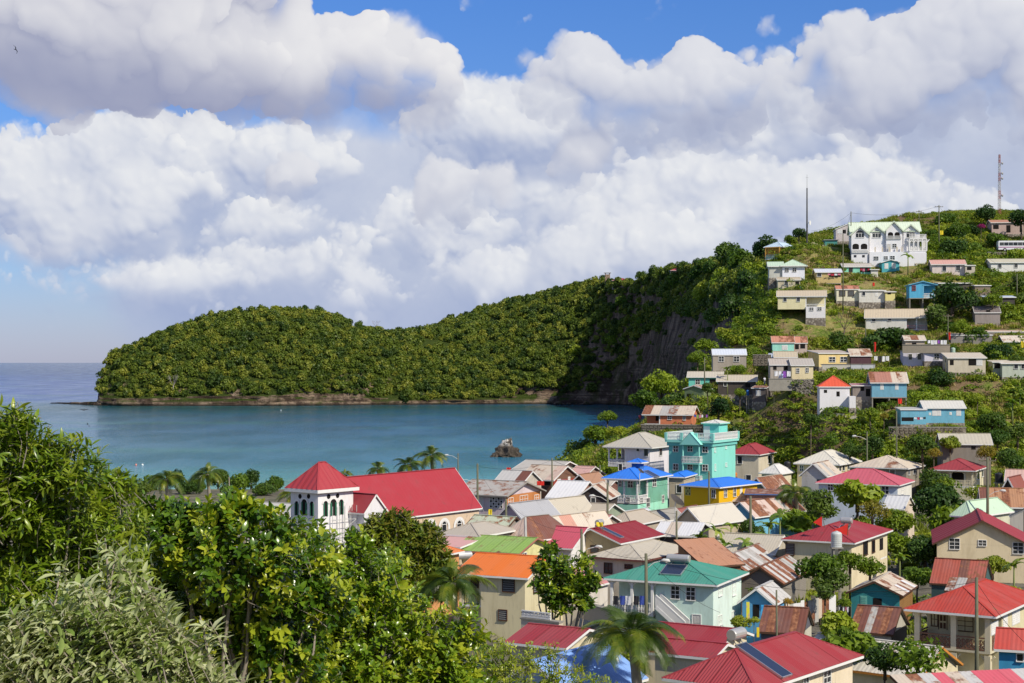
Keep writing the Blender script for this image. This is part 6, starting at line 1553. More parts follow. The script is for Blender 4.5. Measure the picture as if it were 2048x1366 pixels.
bare = (secn > 15) & (cen[..., 2] < zlim) & (un < 8)
ok |= (secn > 14.5) & (un > 1.9) & (un < 10.4) & (cen[..., 2] > 3)
pr = np.where(ok, area,0) * np.where(nz < .5,.8,1.0) * np.where(bare,.02,1)
pxs_ = 1024 + cen[..., 0] / cen[..., 1] * FPX; pys_ = 724 - (cen[..., 2] - CAMZ) / cen[..., 1] * FPX
glade = ((pxs_ - 868) / 34) ** 2 + ((pys_ - 690) / 11) ** 2 < 1
glade |= ((pxs_ - 720) / 26) ** 2 + ((pys_ - 655) / 9) ** 2 < 1
glade |= ((pxs_ - 1270) / 60) ** 2 + ((pys_ - 600) / 12) ** 2 < 1
glade |= ((pxs_ - 985) / 22) ** 2 + ((pys_ - 640) / 6) ** 2 < 1
pr = pr * np.where(glade,.08,1)
N_F = 12500
fl = pr.ravel() / pr.sum(); pick_c = r_.choice(len(fl), N_F, p=fl)
ci_, cj_ = np.unravel_index(pick_c, area.shape)
a_, b_ = r_.random(N_F)[:, None], r_.random(N_F)[:, None]
pts = g_[ci_, cj_] + e1[ci_, cj_] * a_ + e2[ci_, cj_] * b_
sz = 1.5 + 3.4 * r_.random(N_F) ** 2.2
sz *= np.where(nz[ci_, cj_] < .5,.85,1.0) * np.where(pts[:, 1] < 800,.8,1.0)
pts[:, 2] -= .25 * sz
scatter('headland_wood', pts, np.stack([r_.normal(0,.12, N_F), r_.normal(0,.12, N_F), r_.random(N_F) * 6.28],1), np.stack([sz, sz, sz * r_.uniform(.8,1.35, N_F)],1), r_.integers(0,7, N_F), far_crowns,
        'dense green wood of rounded crowns covering the headland and ridge')
SKY_T = 'trees breaking the skyline of the wooded headland'
for k_,(cx, cy, rp, Y, kind, lab) in enumerate([
    (722,643,11,1110, 'dark', 'upright tree on the saddle right of the headland summit'),(690,640,8,1112, 'round', 'small tree just left of the upright saddle tree'),
    (800,662,7,1115, 'dark', 'little dark tree on the low saddle skyline'),(738,652,6,1112, 'bright', 'tiny pale tree between the saddle tree and the bare one'),
    (640,624,13,1118, 'dark', 'dark crown on the headland summit, right one of a pair'),(613,626,12,1118, 'dark', 'dark crown on the headland summit, left one of a pair'),
    (548,624,14,1115, 'round', 'broad crown on the headland summit skyline'),(500,630,12,1110, 'round', 'crown left of the summit on the headland skyline'),
    (372,648,11,1098, 'round', 'crown a third of the way up the headland skyline'),(282,684,9,1090, 'bright', 'small crown near the seaward end of the headland skyline'),
    (1200,556,12,1120, 'dark', 'dark tree beside the stone tower on the ridge'),(1275,540,14,1040, 'dark', 'dark tree on the ridge right of the stone tower'),(1300,535,16,1000, 'dark', 'dense dark tree on the ridge near the red roof'),
    (1338,526,14,960, 'dark', 'tall dark tree on the ridge left of the second red roof'),(1240,560,10,1080, 'round', 'low tree between stone tower and dark ridge trees'),
    (1420,520,16,860, 'round', 'round tree on the ridge above the cliff'),(1390,528,12,900, 'dark', 'dark tree on the ridge left of the round one')]):
    q, yy = head_foot(cx); R_ = rp / FPX * q.y; tree(kind, Vector((q.x, q.y, q.z - .1 * R_)), R_, lab, seed=k_, hs=1.15)
FL = 'big trees crowding the clifftop and flank left of the hillside houses'
flank = [(1452,505,34,620),(1490,522,40,560),(1455,560,44,560),(1530,505,34,500),(1415,580,34,620),(1500,585,42,480),(1545,560,38,440),(1395,545,26,720),(1465,620,38,470),(1520,635,34,430),
         (1430,640,30,520),(1360,560,26,800),(1385,620,26,660),(1340,585,22,850),(1300,600,20,930),(1570,600,26,400),(1535,600,30,405),(1575,640,20,372),(1555,545,30,430),(1510,545,36,500),(1480,490,24,600),
         (1435,535,30,640),(1400,505,18,760),(1250,640,20,1020),(1225,680,18,1040),(1190,640,18,1080),(1280,640,16,960),(1320,545,16,940),(1365,535,16,880),(1150,700,18,1070),(1180,720,14,1070),(1240,600,18,1050)]
kk = ['dark', 'round', 'round', 'dark', 'bright']
for i,(cx, cy, rp, Y) in enumerate(flank):
    f, R_ = foot(cx, cy, rp, Y)
    if Y > 520: f, _ = head_foot(cx, 'at', cy + rp * .45); R_ = rp / FPX * f.y; f = Vector((f.x, f.y, f.z - .2 * R_))
    tree(kk[i % 5], f, R_, 'broad crowned tree in the crowd on the clifftop left of the hillside houses', group=FL, hs=1.1)
for i,(cx, rp) in enumerate([(262,27),(285,22),(306,24),(352,22),(378,27),(396,20),(436,25),(458,21),(480,26),(502,22),(528,26),(548,22)]):
    f, R_ = foot(cx,992 + (i * 7) % 9, rp,268 + (i * 11) % 34); f.z = ground_z(f.x, f.y) - .1
    tree(['dark', 'flat', 'round'][i % 3], f, R_, 'sea grape tree on the beach front behind the foreground trees, %s from the left' % ['first', 'second', 'third', 'fourth', 'fifth', 'sixth', 'seventh', 'eighth', 'ninth', 'tenth', 'eleventh', 'twelfth'][i], group='sea grape trees along the left beach', hs=1.3)
# ---- trees and shrubs one can point to on the hill and in the village: centre, radius in photo pixels, distance
IND = [
 ('flat', 1775,668,56,334, 'big dark spreading tree in the middle of the hillside below the long beige roofed house'),
 ('dark', 1905,600,50,352, 'large dark tree right of the blue stilt house'),('dark', 1872,640,34,344, 'dark tree below the large dark one on the right'),
 ('round', 1952,672,30,336, 'round tree standing by the white wall on the right hillside'),('round', 2010,625,36,350, 'bushy tree at the right edge beside the dark cottage'),('bright', 1985,600,22,346, 'bright shrub in front of the dark roofed cottage'),
 ('dark', 2040,570,26,362, 'dark bush at the right edge under the path'),('bright', 1920,655,22,335, 'pale green shrub left of the round hillside tree'),
 ('dark', 1975,432,26,418, 'dark tree on the ridge left of the lattice mast'),('dark', 2042,440,30,405, 'dark tree at the right edge of the ridge'),('round', 1915,462,28,410, 'green tree on the ridge above the road'),
 ('dark', 1905,505,36,388, 'broad dark tree left of the parked bus'),('round', 1945,500,28,392, 'rounded tree next to the parked bus'),('bright', 1965,515,20,386, 'yellow green bush under the road by the bus'),('magenta', 1962,452,9,402, 'magenta bougainvillea bush on the ridge'),
 ('dark', 1872,520,26,392, 'dark tree right of the white mansion'),('round', 1990,478,24,396, 'green shrub below the pink walled house'),
 ('dark', 1598,468,17,420, 'tree left of the tall thin pole on the ridge'),('round', 1580,478,14,424, 'low bush on the ridge left of the tree by the pole'),
 ('bright', 1322,768,42,330, 'bright green tree left of the turquoise hill house'),('round', 1290,800,34,326, 'shrubby tree above the salmon bungalow'),('bright', 1345,805,24,322, 'light green bush below the bright tree'),
 ('bright', 1412,690,24,352, 'bright shrub left of the grey stone house'),('bright', 1395,715,22,345, 'bright shrub at the brow of the slope'),('bright', 1450,668,24,366, 'feathery bright shrub high on the left slope'),('bright', 1480,645,22,372, 'feathery shrub below the flank trees'),
 ('bright', 1215,832,20,352, 'small bright tree at the end of the slope above the sea'),('round', 1190,868,34,352, 'green bush above the beach'),('bright', 1232,866,26,344, 'bright bush left of the salmon bungalow terrace'),
 ('dark', 1165,905,38,356, 'tall dark bush at the end of the beach'),('gold', 1188,925,20,345, 'yellowish bush in front of the dark bush by the beach'),('flat', 1125,925,34,362, 'spreading dark sea grape tree by the beach'),('round', 1185,900,26,348, 'olive green bush between the dark bush and the slope'),('dark', 1262,905,20,322, 'dark bush behind the white house with arches'),
 ('dark', 1437,822,30,296, 'dark round tree right of the salmon bungalow'),('round', 1420,845,20,294, 'olive shrub by the washing of the salmon bungalow'),('bright', 1475,740,20,322, 'bright shrub above the cream corner house'),('round', 1480,785,16,306, 'small round tree in front of the dark plank house'),('dark', 1415,780,16,308, 'small tree by the green hut'),
 ('dark', 1622,842,20,278, 'round dark bush on the slope below the red pyramid house'),('gold', 1768,832,11,279, 'bush with yellow blossom left of the light blue bungalow'),('bright', 1740,825,18,281, 'bright shrub below the blue stilt house'),
 ('bright', 1955,795,16,292, 'small round tree above the light blue bungalow'),('dark', 1985,850,34,280, 'dark bushes right of the light blue bungalow'),('dark', 2035,870,30,276, 'dark bush at the right edge below the banana plants'),('round', 1995,875,28,270, 'grey green bush beside the long low grey house'),
 ('bright', 1945,850,18,284, 'upright light bush at the corner of the light blue bungalow'),('dark', 2035,730,26,312, 'dark bush between the right edge houses'),
 ('dark', 1700,905,24,268, 'dark tree behind the arched bungalow'),('round', 1660,880,22,272, 'green bush on the slope above the arched bungalow'),('dark', 1745,898,28,266, 'dark tree left of the hillside stair'),('dark', 1845,895,34,262, 'wide dark tree right of the hillside stair'),('gold', 1975,905,24,256, 'golden flowering bush by the long low grey house'),('dark', 2020,920,34,250, 'tall dark conifer like bush at the right edge'),('round', 1900,885,24,262, 'olive bush left of the golden bush'),('gold', 1868,905,16,258, 'orange tinged bush behind the brown gable'),
 ('dark', 1862,968,36,236, 'dark tree in front of the veranda house'),('sparse', 1890,975,34,232, 'sparse tree with pale stems in front of the veranda house'),('sparse', 1950,985,26,226, 'thin leafy tree right of the veranda house'),
 ('dark', 1880,1015,62,205, 'large glossy tree right of the pink roofed house'),('broad', 1900,1045,50,196, 'broad leaved tree before the pale green hip roof'),('broad', 1715,985,50,204, 'breadfruit tree in front of the rose pink roof'),
 ('dark', 1640,1020,46,200, 'dense dark tree left of the breadfruit tree'),('broad', 1600,1040,40,205, 'broad leaved tree behind the red hip roofed house'),('gold', 1745,1020,34,200, 'golden green mango tree under the breadfruit tree'),('round', 1790,1045,44,202, 'mid green tree behind the red hip roofed house'),('bright', 1800,1090,46,186, 'yellow green tree at the right end of the red hip roofed house'),('dark', 1850,1110,50,184, 'dark tree beside the large cream gabled house'),('round', 1720,1050,34,205, 'green tree just above the red flags'),
 ('dark', 1500,1060,30,196, 'dark tree by the banana plants'),('dark', 1385,1095,18,180, 'small feathery dark tree by the white zinc roof'),('bright', 1345,1090,16,178, 'small yellow green shrub by the utility pole'),
 ('round', 1640,1135,54,148, 'feathery tree in front of the cream house with flags'),('dark', 1665,1165,40,146, 'darker half of the feathery trees before the flag house'),('bright', 1700,1120,34,150, 'feathery bough hiding the corner of the flag house'),('bright', 1740,1135,32,150, 'slender tree at the right corner of the flag house'),
 ('round', 1835,1150,34,160, 'glossy bush behind the turquoise shed'),('round', 1985,1130,36,162, 'green bush beside the rusty red roof'),('dark', 1650,1190,26,138, 'dark bush at the zinc fence'),('bright', 1690,1205,16,134, 'bright bush against the turquoise shed'),('gold', 1575,1203,12,132, 'small golden bush beside the brown roofed shed'),
 ('broad', 1700,1290,62,116, 'breadfruit tree between the brown roofed sheds'),('broad', 1672,1250,44,120, 'upper boughs of a breadfruit tree left of the brown roof'),('sparse', 1835,1318,70,106, 'dark wiry shrub in front of the cream porch house'),('dark', 1770,1325,44,108, 'dark bush at the foot of the crimson hip roofed house'),('round', 1480,1245,24,124, 'small shrub in front of the little shop'),
 ('bright', 1508,1240,12,124, 'narrow bright shrub by the shop door'),('broad', 2030,1180,16,150, 'leafy shrub at the right edge behind the porch house'),
]
for i,(kind, cx, cy, rp, Y, lab) in enumerate(IND):
    f, R_ = foot(cx, cy, rp, Y)
    hs = 1.0
    g = ground_z(f.x, f.y)
    t = tree(kind, f, R_, lab, cat='shrub' if ('bush' in lab or 'shrub' in lab or 'bough' in lab) else 'tree', name='shrub' if ('bush' in lab or 'shrub' in lab) else 'tree', seed=i)
    if f.z > g + .4:      # long stem down to the ground
        m = MB(); k_ = R_; L_ = (f.z - g + .5) / k_
        m.tube([(.02,0,-L_),(-.03,.02,-L_ * .5),(0,0,.1)], [.07,.06,.05],6); link('stem', m.mesh('stem', BARK, True), t)
ORD = 'zeroth first second third fourth fifth sixth seventh eighth ninth tenth eleventh twelfth thirteenth fourteenth fifteenth sixteenth seventeenth eighteenth nineteenth twentieth'.split()
def ordw(n): return ORD[n] if n <= 20 else ('twenty ' + ORD[n - 20] if n < 30 else ('thirtieth' if n == 30 else 'thirty ' + ORD[n - 30]))
fl_t = sorted([t for t in TREES if t.get('group') == FL], key=lambda t: t.location.x / t.location.y)
for i, t in enumerate(fl_t): t['label'] = ('tall' if t.location.z > 50 else 'low') + ' broad crowned tree by the cliff, %s from the left' % ordw(i + 1)
# ---- shrubs dotted over the slope, plus grass and creepers
HS = 'green shrubs dotted over the hillside between the houses'
BAREP = [(1640,655,100,22),(1800,540,40,16),(1730,575,60,14),(1690,800,60,12),(1470,700,40,16),(1960,775,60,14),(1780,890,40,6),(1560,895,60,7),(1860,780,60,10)]
def pxof(x, y, z): return 1024 + x / y * FPX,724 - (z - CAMZ) / y * FPX
r_ = np.random.default_rng(12)
made = 0; tries = 0; sm_pts = []
while made < 285 and tries < 9000:
    tries += 1
    px = 1210 + r_.random() * 850; py = 440 + r_.random() * 500
    p = ray_ground(px, py,230,450)
    if p.y >= 448 or p.z < 5: continue
    if any(((px - a) / c) ** 2 + ((py - b) / d) ** 2 < 1 for a, b, c, d in BAREP) and r_.random() < .85: continue
    Rm = 1.0 + 2.7 * r_.random() ** 1.6
    if near_house(p.x, p.y,.6 + Rm * .6,3.0 + Rm * 2.2,.5 + Rm): continue
    kind = ['round', 'bright', 'bright', 'dark', 'round', 'sparse', 'bright'][int(r_.random() * 7)]
    tree(kind, Vector((p.x, p.y, p.z - .35 * Rm)), Rm, 'green shrub among the many dotted over the hillside between the houses', cat='shrub', name='shrub', group=HS)
    made += 1
def short(lb):
    for cut in (' with ', ' on ', ' under ', ' beside ', ' at ', ' of ', ' behind ', ' below ', ' above ', ' between ', ' right', ' left', ' in ', ', '):
        if cut in lb: lb = lb[:lb.index(cut)]
    return ' '.join(lb.split()[:6])
seen_l = {}
for t in [t for t in TREES if t.get('group') == HS]:
    best = min(ALLH, key=lambda h: (h.M @ Vector((-h.A / 2, h.B / 2,0)) - t.location).length)
    cen_ = best.M @ Vector((-best.A / 2, best.B / 2,0)); dx = t.location.x / t.location.y * 300 - cen_.x / cen_.y * 300; dy = t.location.y - cen_.y
    rel = 'left of' if dx < -best.A * .6 else ('right of' if dx > best.A * .6 else ('behind' if dy > 0 else 'below'))
    far_ = abs(dx) + abs(dy); size_ = 'small' if t.scale.x < 1.4 else ('large' if t.scale.x > 2.4 else 'medium')
    ki = [k for k, v in CROWNS.items() if any(t.children[j].data == me for me, tr in v for j in range(len(t.children)))][0]
    tone = {'round': 'green', 'bright': 'bright green', 'dark': 'dark green', 'sparse': 'thin leaved'}.get(ki, 'green')
    lb = '%s %s shrub %s %s the %s' % (size_, tone, 'close' if far_ < 9 else 'some way', rel, short(best.label)); lb = lb.replace('close left', 'just left').replace('close right', 'just right').replace('close behind', 'just behind').replace('close below', 'just below')
    if lb in seen_l: seen_l[lb] += 1; lb = lb.replace(' shrub', [' shrub', ' rounded shrub', ' leafy bush', ' low bush', ' spreading bush', ' bushy shrub'][min(5, seen_l[lb])])
    else: seen_l[lb] = 0
    t['label'] = ' '.join(lb.split()[:16])
def tuft(seed, mat, n=46, h=.55, spread=.6, wd=.07):
    rng = np.random.default_rng(seed); base = np.zeros((n,3)); a = rng.random(n) * 6.28; rr = rng.random(n) ** .6 * spread
    base[:, 0] = np.cos(a) * rr; base[:, 1] = np.sin(a) * rr
    lean = rng.normal(size=(n,3)) * .35; lean[:, 2] = 1; lean *= (h * rng.uniform(.5,1.2, n))[:, None]
    s = rng.normal(size=(n,3)); s[:, 2] = 0; s /= np.linalg.norm(s, axis=1)[:, None]; s *= wd
    V = np.stack([base - s, base + s, base + lean * .6 + s * .7, base + lean],1).reshape(-1,3)
    i = np.arange(n)[:, None] * 4
    return mesh_np('tuft', V, np.concatenate([i + np.array([0,1,2]), i + np.array([0,2,3])]), mat)
def creeper(seed, mat, n=90):
    rng = np.random.default_rng(seed); C = np.stack([rng.normal(0,.5,6), rng.normal(0,.5,6), rng.uniform(.0,.25,6)],1)
    return leaf_cloud(rng, C, rng.uniform(.2,.45,6), n,.11,.6,.6, mat, 'creeper')
protos = [tuft(i, L_GRASS) for i in range(3)] + [tuft(10 + i, L_DRY,40,.4) for i in range(2)] + [creeper(i, m) for i, m in enumerate((L_HILL, L_BRIGHT, L_BRIGHT, L_HILL))]
pt = []; pk = []; sc_ = []
nzf = fbm2(np.random.default_rng(8),300,300,24,4)
nzg = fbm2(np.random.default_rng(18),300,300,40,3)
tries = 0
while len(pt) < 21000 and tries < 80000:
    tries += 1
    x = 5 + r_.random() * 155; y = 235 + r_.random() * 215
    if not (-.02 < x / y < .36): continue
    z = ground_z(x, y)
    if z < 5.5: continue
    q = nzf[int((x + 60) * 1.2) % 300, int(y * .9) % 300]
    px, py = pxof(x, y, z)
    b = any(((px - a) / c) ** 2 + ((py - b) / d) ** 2 < 1 for a, b, c, d in BAREP)
    if b and r_.random() < .93: continue
    if q < -.28 and r_.random() < .75: continue
    if near_house(x, y,.2,.4,.2): continue
    g2 = nzg[int((x + 60) * 1.2) % 300, int(y * .9) % 300]
    if g2 > .12: k_ = int(r_.integers(5,9))
    elif g2 > -.12: k_ = int(r_.choice([0,1,2,5,6,7,8]))
    else: k_ = int(r_.choice([0,1,2,3,4,4,3,6]))
    if py < 500: k_ = int(r_.choice([0,1,2,0,1,2,5,6]))
    pt.append((x, y, z - .05)); pk.append(k_); sc_.append((.8 + r_.random() * 1.1) * (1.5 if k_ >= 5 else 1))
n = len(pt); sc_ = np.array(sc_)
scatter('hillside_grass_and_creepers', pt, np.stack([np.zeros(n), np.zeros(n), r_.random(n) * 6.28],1), np.stack([sc_, sc_, sc_ * .9],1), pk, protos, 'grass tufts and leafy creepers covering the hillside between the houses')
pt = []; pk = []; sc_ = []
for _ in range(5200):
    x = -100 + r_.random() * 210; y = 100 + r_.random() * 150
    if near_house(x, y,.1,.1,.1): continue
    if nzf[int((x + 120)) % 300, int(y) % 300] < .0: continue
    pt.append((x, y, ground_z(x, y) - .05)); pk.append(int(r_.integers(5,9)) if r_.random() < .6 else int(r_.integers(0,3))); sc_.append(.7 + r_.random() * 1.6)
n = len(pt); sc_ = np.array(sc_)
scatter('village_weeds', pt, np.stack([np.zeros(n), np.zeros(n), r_.random(n) * 6.28],1), np.stack([sc_] * 3,1), pk, protos, 'weeds and low plants between the village houses')
# ---- palms
def frond(seed, L=3.6, droop=1.0, nl=58, mat=L_PALM, w=.038):
    rng = random.Random(seed); m = MB(); pts = []
    n = 14
    for i in range(n + 1):
        t = i / n; pts.append(Vector((0, L * (t - .12 * t * t) * .92, L * (.50 * t - .62 * droop * t * t - .10 * t ** 3))))
    m.tube(pts, [.035 * (1 - t / (n + 2)) for t in range(n + 1)],4, False)
    for i in range(nl):
        t = .14 + .85 * i / nl; k = t * n; a = int(min(k, n - 1)); p = pts[a].lerp(pts[a + 1], k - a); d = (pts[a + 1] - pts[a]).normalized()
        ll = L * .27 * math.sin(min(1, t * 1.25 + .12) * math.pi * .80) ** .7 * rng.uniform(.85,1.1)
        for s in (-1,1):
            side = Vector((s,0,0)); q = (side * .82 + d * .55 + Vector((0,0,-.12))).normalized()
            mid = p + q * ll * .5 + Vector((0,0,-.02)); tip = p + q * ll + Vector((0,0,-.30 * ll * rng.uniform(.6,1.4)))
            wv = d * w
            m.v += [tuple(p - wv * .5), tuple(p + wv * .5), tuple(mid + wv * .55), tuple(mid - wv * .55), tuple(tip)]
            b = len(m.v) - 5; m.f += [(b, b + 1, b + 2, b + 3),(b + 3, b + 2, b + 4)]
    return m.mesh('frond', mat)
FRONDS = [frond(i,3.6,.75 + .22 * (i % 4)) for i in range(6)]
def palm(cx, cy, rpx, Y, label, nf=22, seed=0, gz=None, wind=0.0):
    rng = random.Random(seed); p = P(cx, cy, Y); s = rpx / FPX * Y / 3.3
    g = ground_z(p.x, p.y) if gz is None else gz
    H_ = p.z - g
    root = empty('coconut_palm', (p.x + .6, p.y, g),0, label, 'palm tree')
    m = MB(); n = 12
    pts = [(-.6 * (i / n) ** 1.6,.15 * math.sin(i), H_ * i / n) for i in range(n + 1)]
    m.tube(pts, [.26 * (1.35 - .5 * i / n) * (1.08 if i % 2 else 1) * max(.6, s) for i in range(n + 1)],8); m.build('trunk', BARKL, root, smooth=True)
    for i in range(nf):
        t = i / nf; az_ = i * 2.399 + rng.uniform(-.2,.2); pitch_ = R(78) * (1 - t) ** 1.0 - R(28) * t
        o = link('frond', FRONDS[(i + seed) % 6], root,(-.6,.15 * math.sin(n), H_))
        o.rotation_mode = 'ZXY'
        o.rotation_euler = (pitch_ - R(18), rng.uniform(-.25,.25), az_)
        k = s * rng.uniform(.85,1.1) * (.72 + .28 * min(1, t * 2.5)); o.scale = (k, k, k)
    for i in range(5):
        m = MB(); a = i * 1.26; m.lathe([(.01,-.17),(.1,-.1),(.13,0),(.1,.1),(.01,.15)],0,0,8)
        m.build('coconut', m_plain('husk', (.16,.13,.04)), root, loc=(-.6 + .28 * math.cos(a),.28 * math.sin(a), H_ - .25))
    return root
palm(1262,1268,118,98, 'large coconut palm with drooping fronds at the bottom centre', 26,3)
palm(905,1165,92,96, 'coconut palm standing left of the orange roofed house', 20,7)
palm(755,938,30,262, 'leftmost of three coconut palms behind the church roof', 18,1)
palm(818,930,38,268, 'middle one of three coconut palms behind the church roof', 18,2)
palm(862,912,42,262, 'tallest coconut palm behind the church roof, on the right', 18,5)
palm(690,948,20,268, 'small coconut palm between church tower and nave roof', 14,4)
palm(415,948,44,200, 'coconut palm by the water with an upright shock of fronds', 20,6)
palm(332,958,46,195, 'coconut palm by the water leaning over the foreground trees', 18,8)
palm(585,990,40,215, 'coconut palm just left of the church tower', 16,9)
palm(1590,985,50,208, 'coconut palm right of the bright yellow house', 18,10)
# ---- banana plants
def banana_leaf(seed, L=2.2):
    rng = random.Random(seed); m = MB(); n = 7; P0 = []
    for i in range(n + 1):
        t = i / n; P0.append(Vector((0, L * t * .75, L * (.75 * t - .75 * t * t))))
    for i in range(n):
        t0, t1 = i / n,(i + 1) / n; w0 = .30 * math.sin(min(1, t0 * .9 + .1) * math.pi) ** .6 + .01; w1 = .30 * math.sin(min(1, t1 * .9 + .1) * math.pi) ** .6 + .01
        if i == n - 1: w1 = .02
        for s in (-1,1):
            m.quad(P0[i], P0[i] + Vector((s * w0,0,-.12 * w0)), P0[i + 1] + Vector((s * w1,0,-.12 * w1 - rng.random() * .05)), P0[i + 1])
    return m.mesh('leaf', L_BAN)
BLEAF = [banana_leaf(i) for i in range(3)]
def banana(cx, cy, rpx, Y, label, seed=0, nf=9):
    rng = random.Random(seed); p = P(cx, cy, Y); s = rpx / FPX * Y / 1.9; g = ground_z(p.x, p.y)
    root = empty('banana_plant', (p.x, p.y, min(g, p.z - .5)), seed, label, 'banana plant'); H_ = p.z - root.location.z
    m = MB(); m.tube([(0,0,0),(.03,0, H_ * .5),(0,0, H_)], [.16 * s,.13 * s,.08 * s],8); m.build('stem', m_plain('banana_stem', (.16,.19,.06)), root, smooth=True)
    for i in range(nf):
        o = link('leaf', BLEAF[i % 3], root,(0,0, H_ - .05)); o.rotation_mode = 'ZXY'
        o.rotation_euler = (R(rng.uniform(-5,42)), rng.uniform(-.3,.3), i * 2.399); k = s * rng.uniform(.8,1.15); o.scale = (k, k, k)
    return root
banana(1816,512,17,377, 'banana plant standing before the white mansion', 1)
banana(2025,805,24,290, 'banana plant on the slope at the right edge', 2); banana(2040,790,18,296, 'smaller banana plant behind the one at the right edge', 3)
banana(2028,1130,34,152, 'banana plant beside the rusty red roof at the right edge', 4)
for i,(x, y, r, Y) in enumerate([(1432,1062,30,176),(1462,1052,26,182),(1400,1075,24,172),(1538,1052,34,184),(1560,1030,30,190),(1520,1075,30,178),(1490,1085,26,174),(1590,1062,26,186),(1450,1090,26,170),(1560,1078,26,176)]):
    banana(x, y, r, Y, ['tallest banana plant on the left of the thicket', 'banana plant beside the tallest in the thicket', 'banana plant at the far left end of the thicket', 'banana plant right of the dark pole in the thicket', 'banana plant at the back right of the thicket', 'banana plant in front of the dark pole', 'low banana plant in the middle of the thicket', 'rightmost banana plant near the coconut palm', 'banana plant lowest at the front left of the thicket', 'banana plant at the front right of the thicket'][i],20 + i)['group'] = 'banana plants in the thicket behind the zinc roofs'
banana(1800,1115,26,172, 'yellowing banana plant right of the cream flag house', 40); banana(1500,1178,12,150, 'tiny banana plant by the beige low roof', 41)
banana(1455,738,16,316, 'banana plant by the grey stone hillside house', 42)
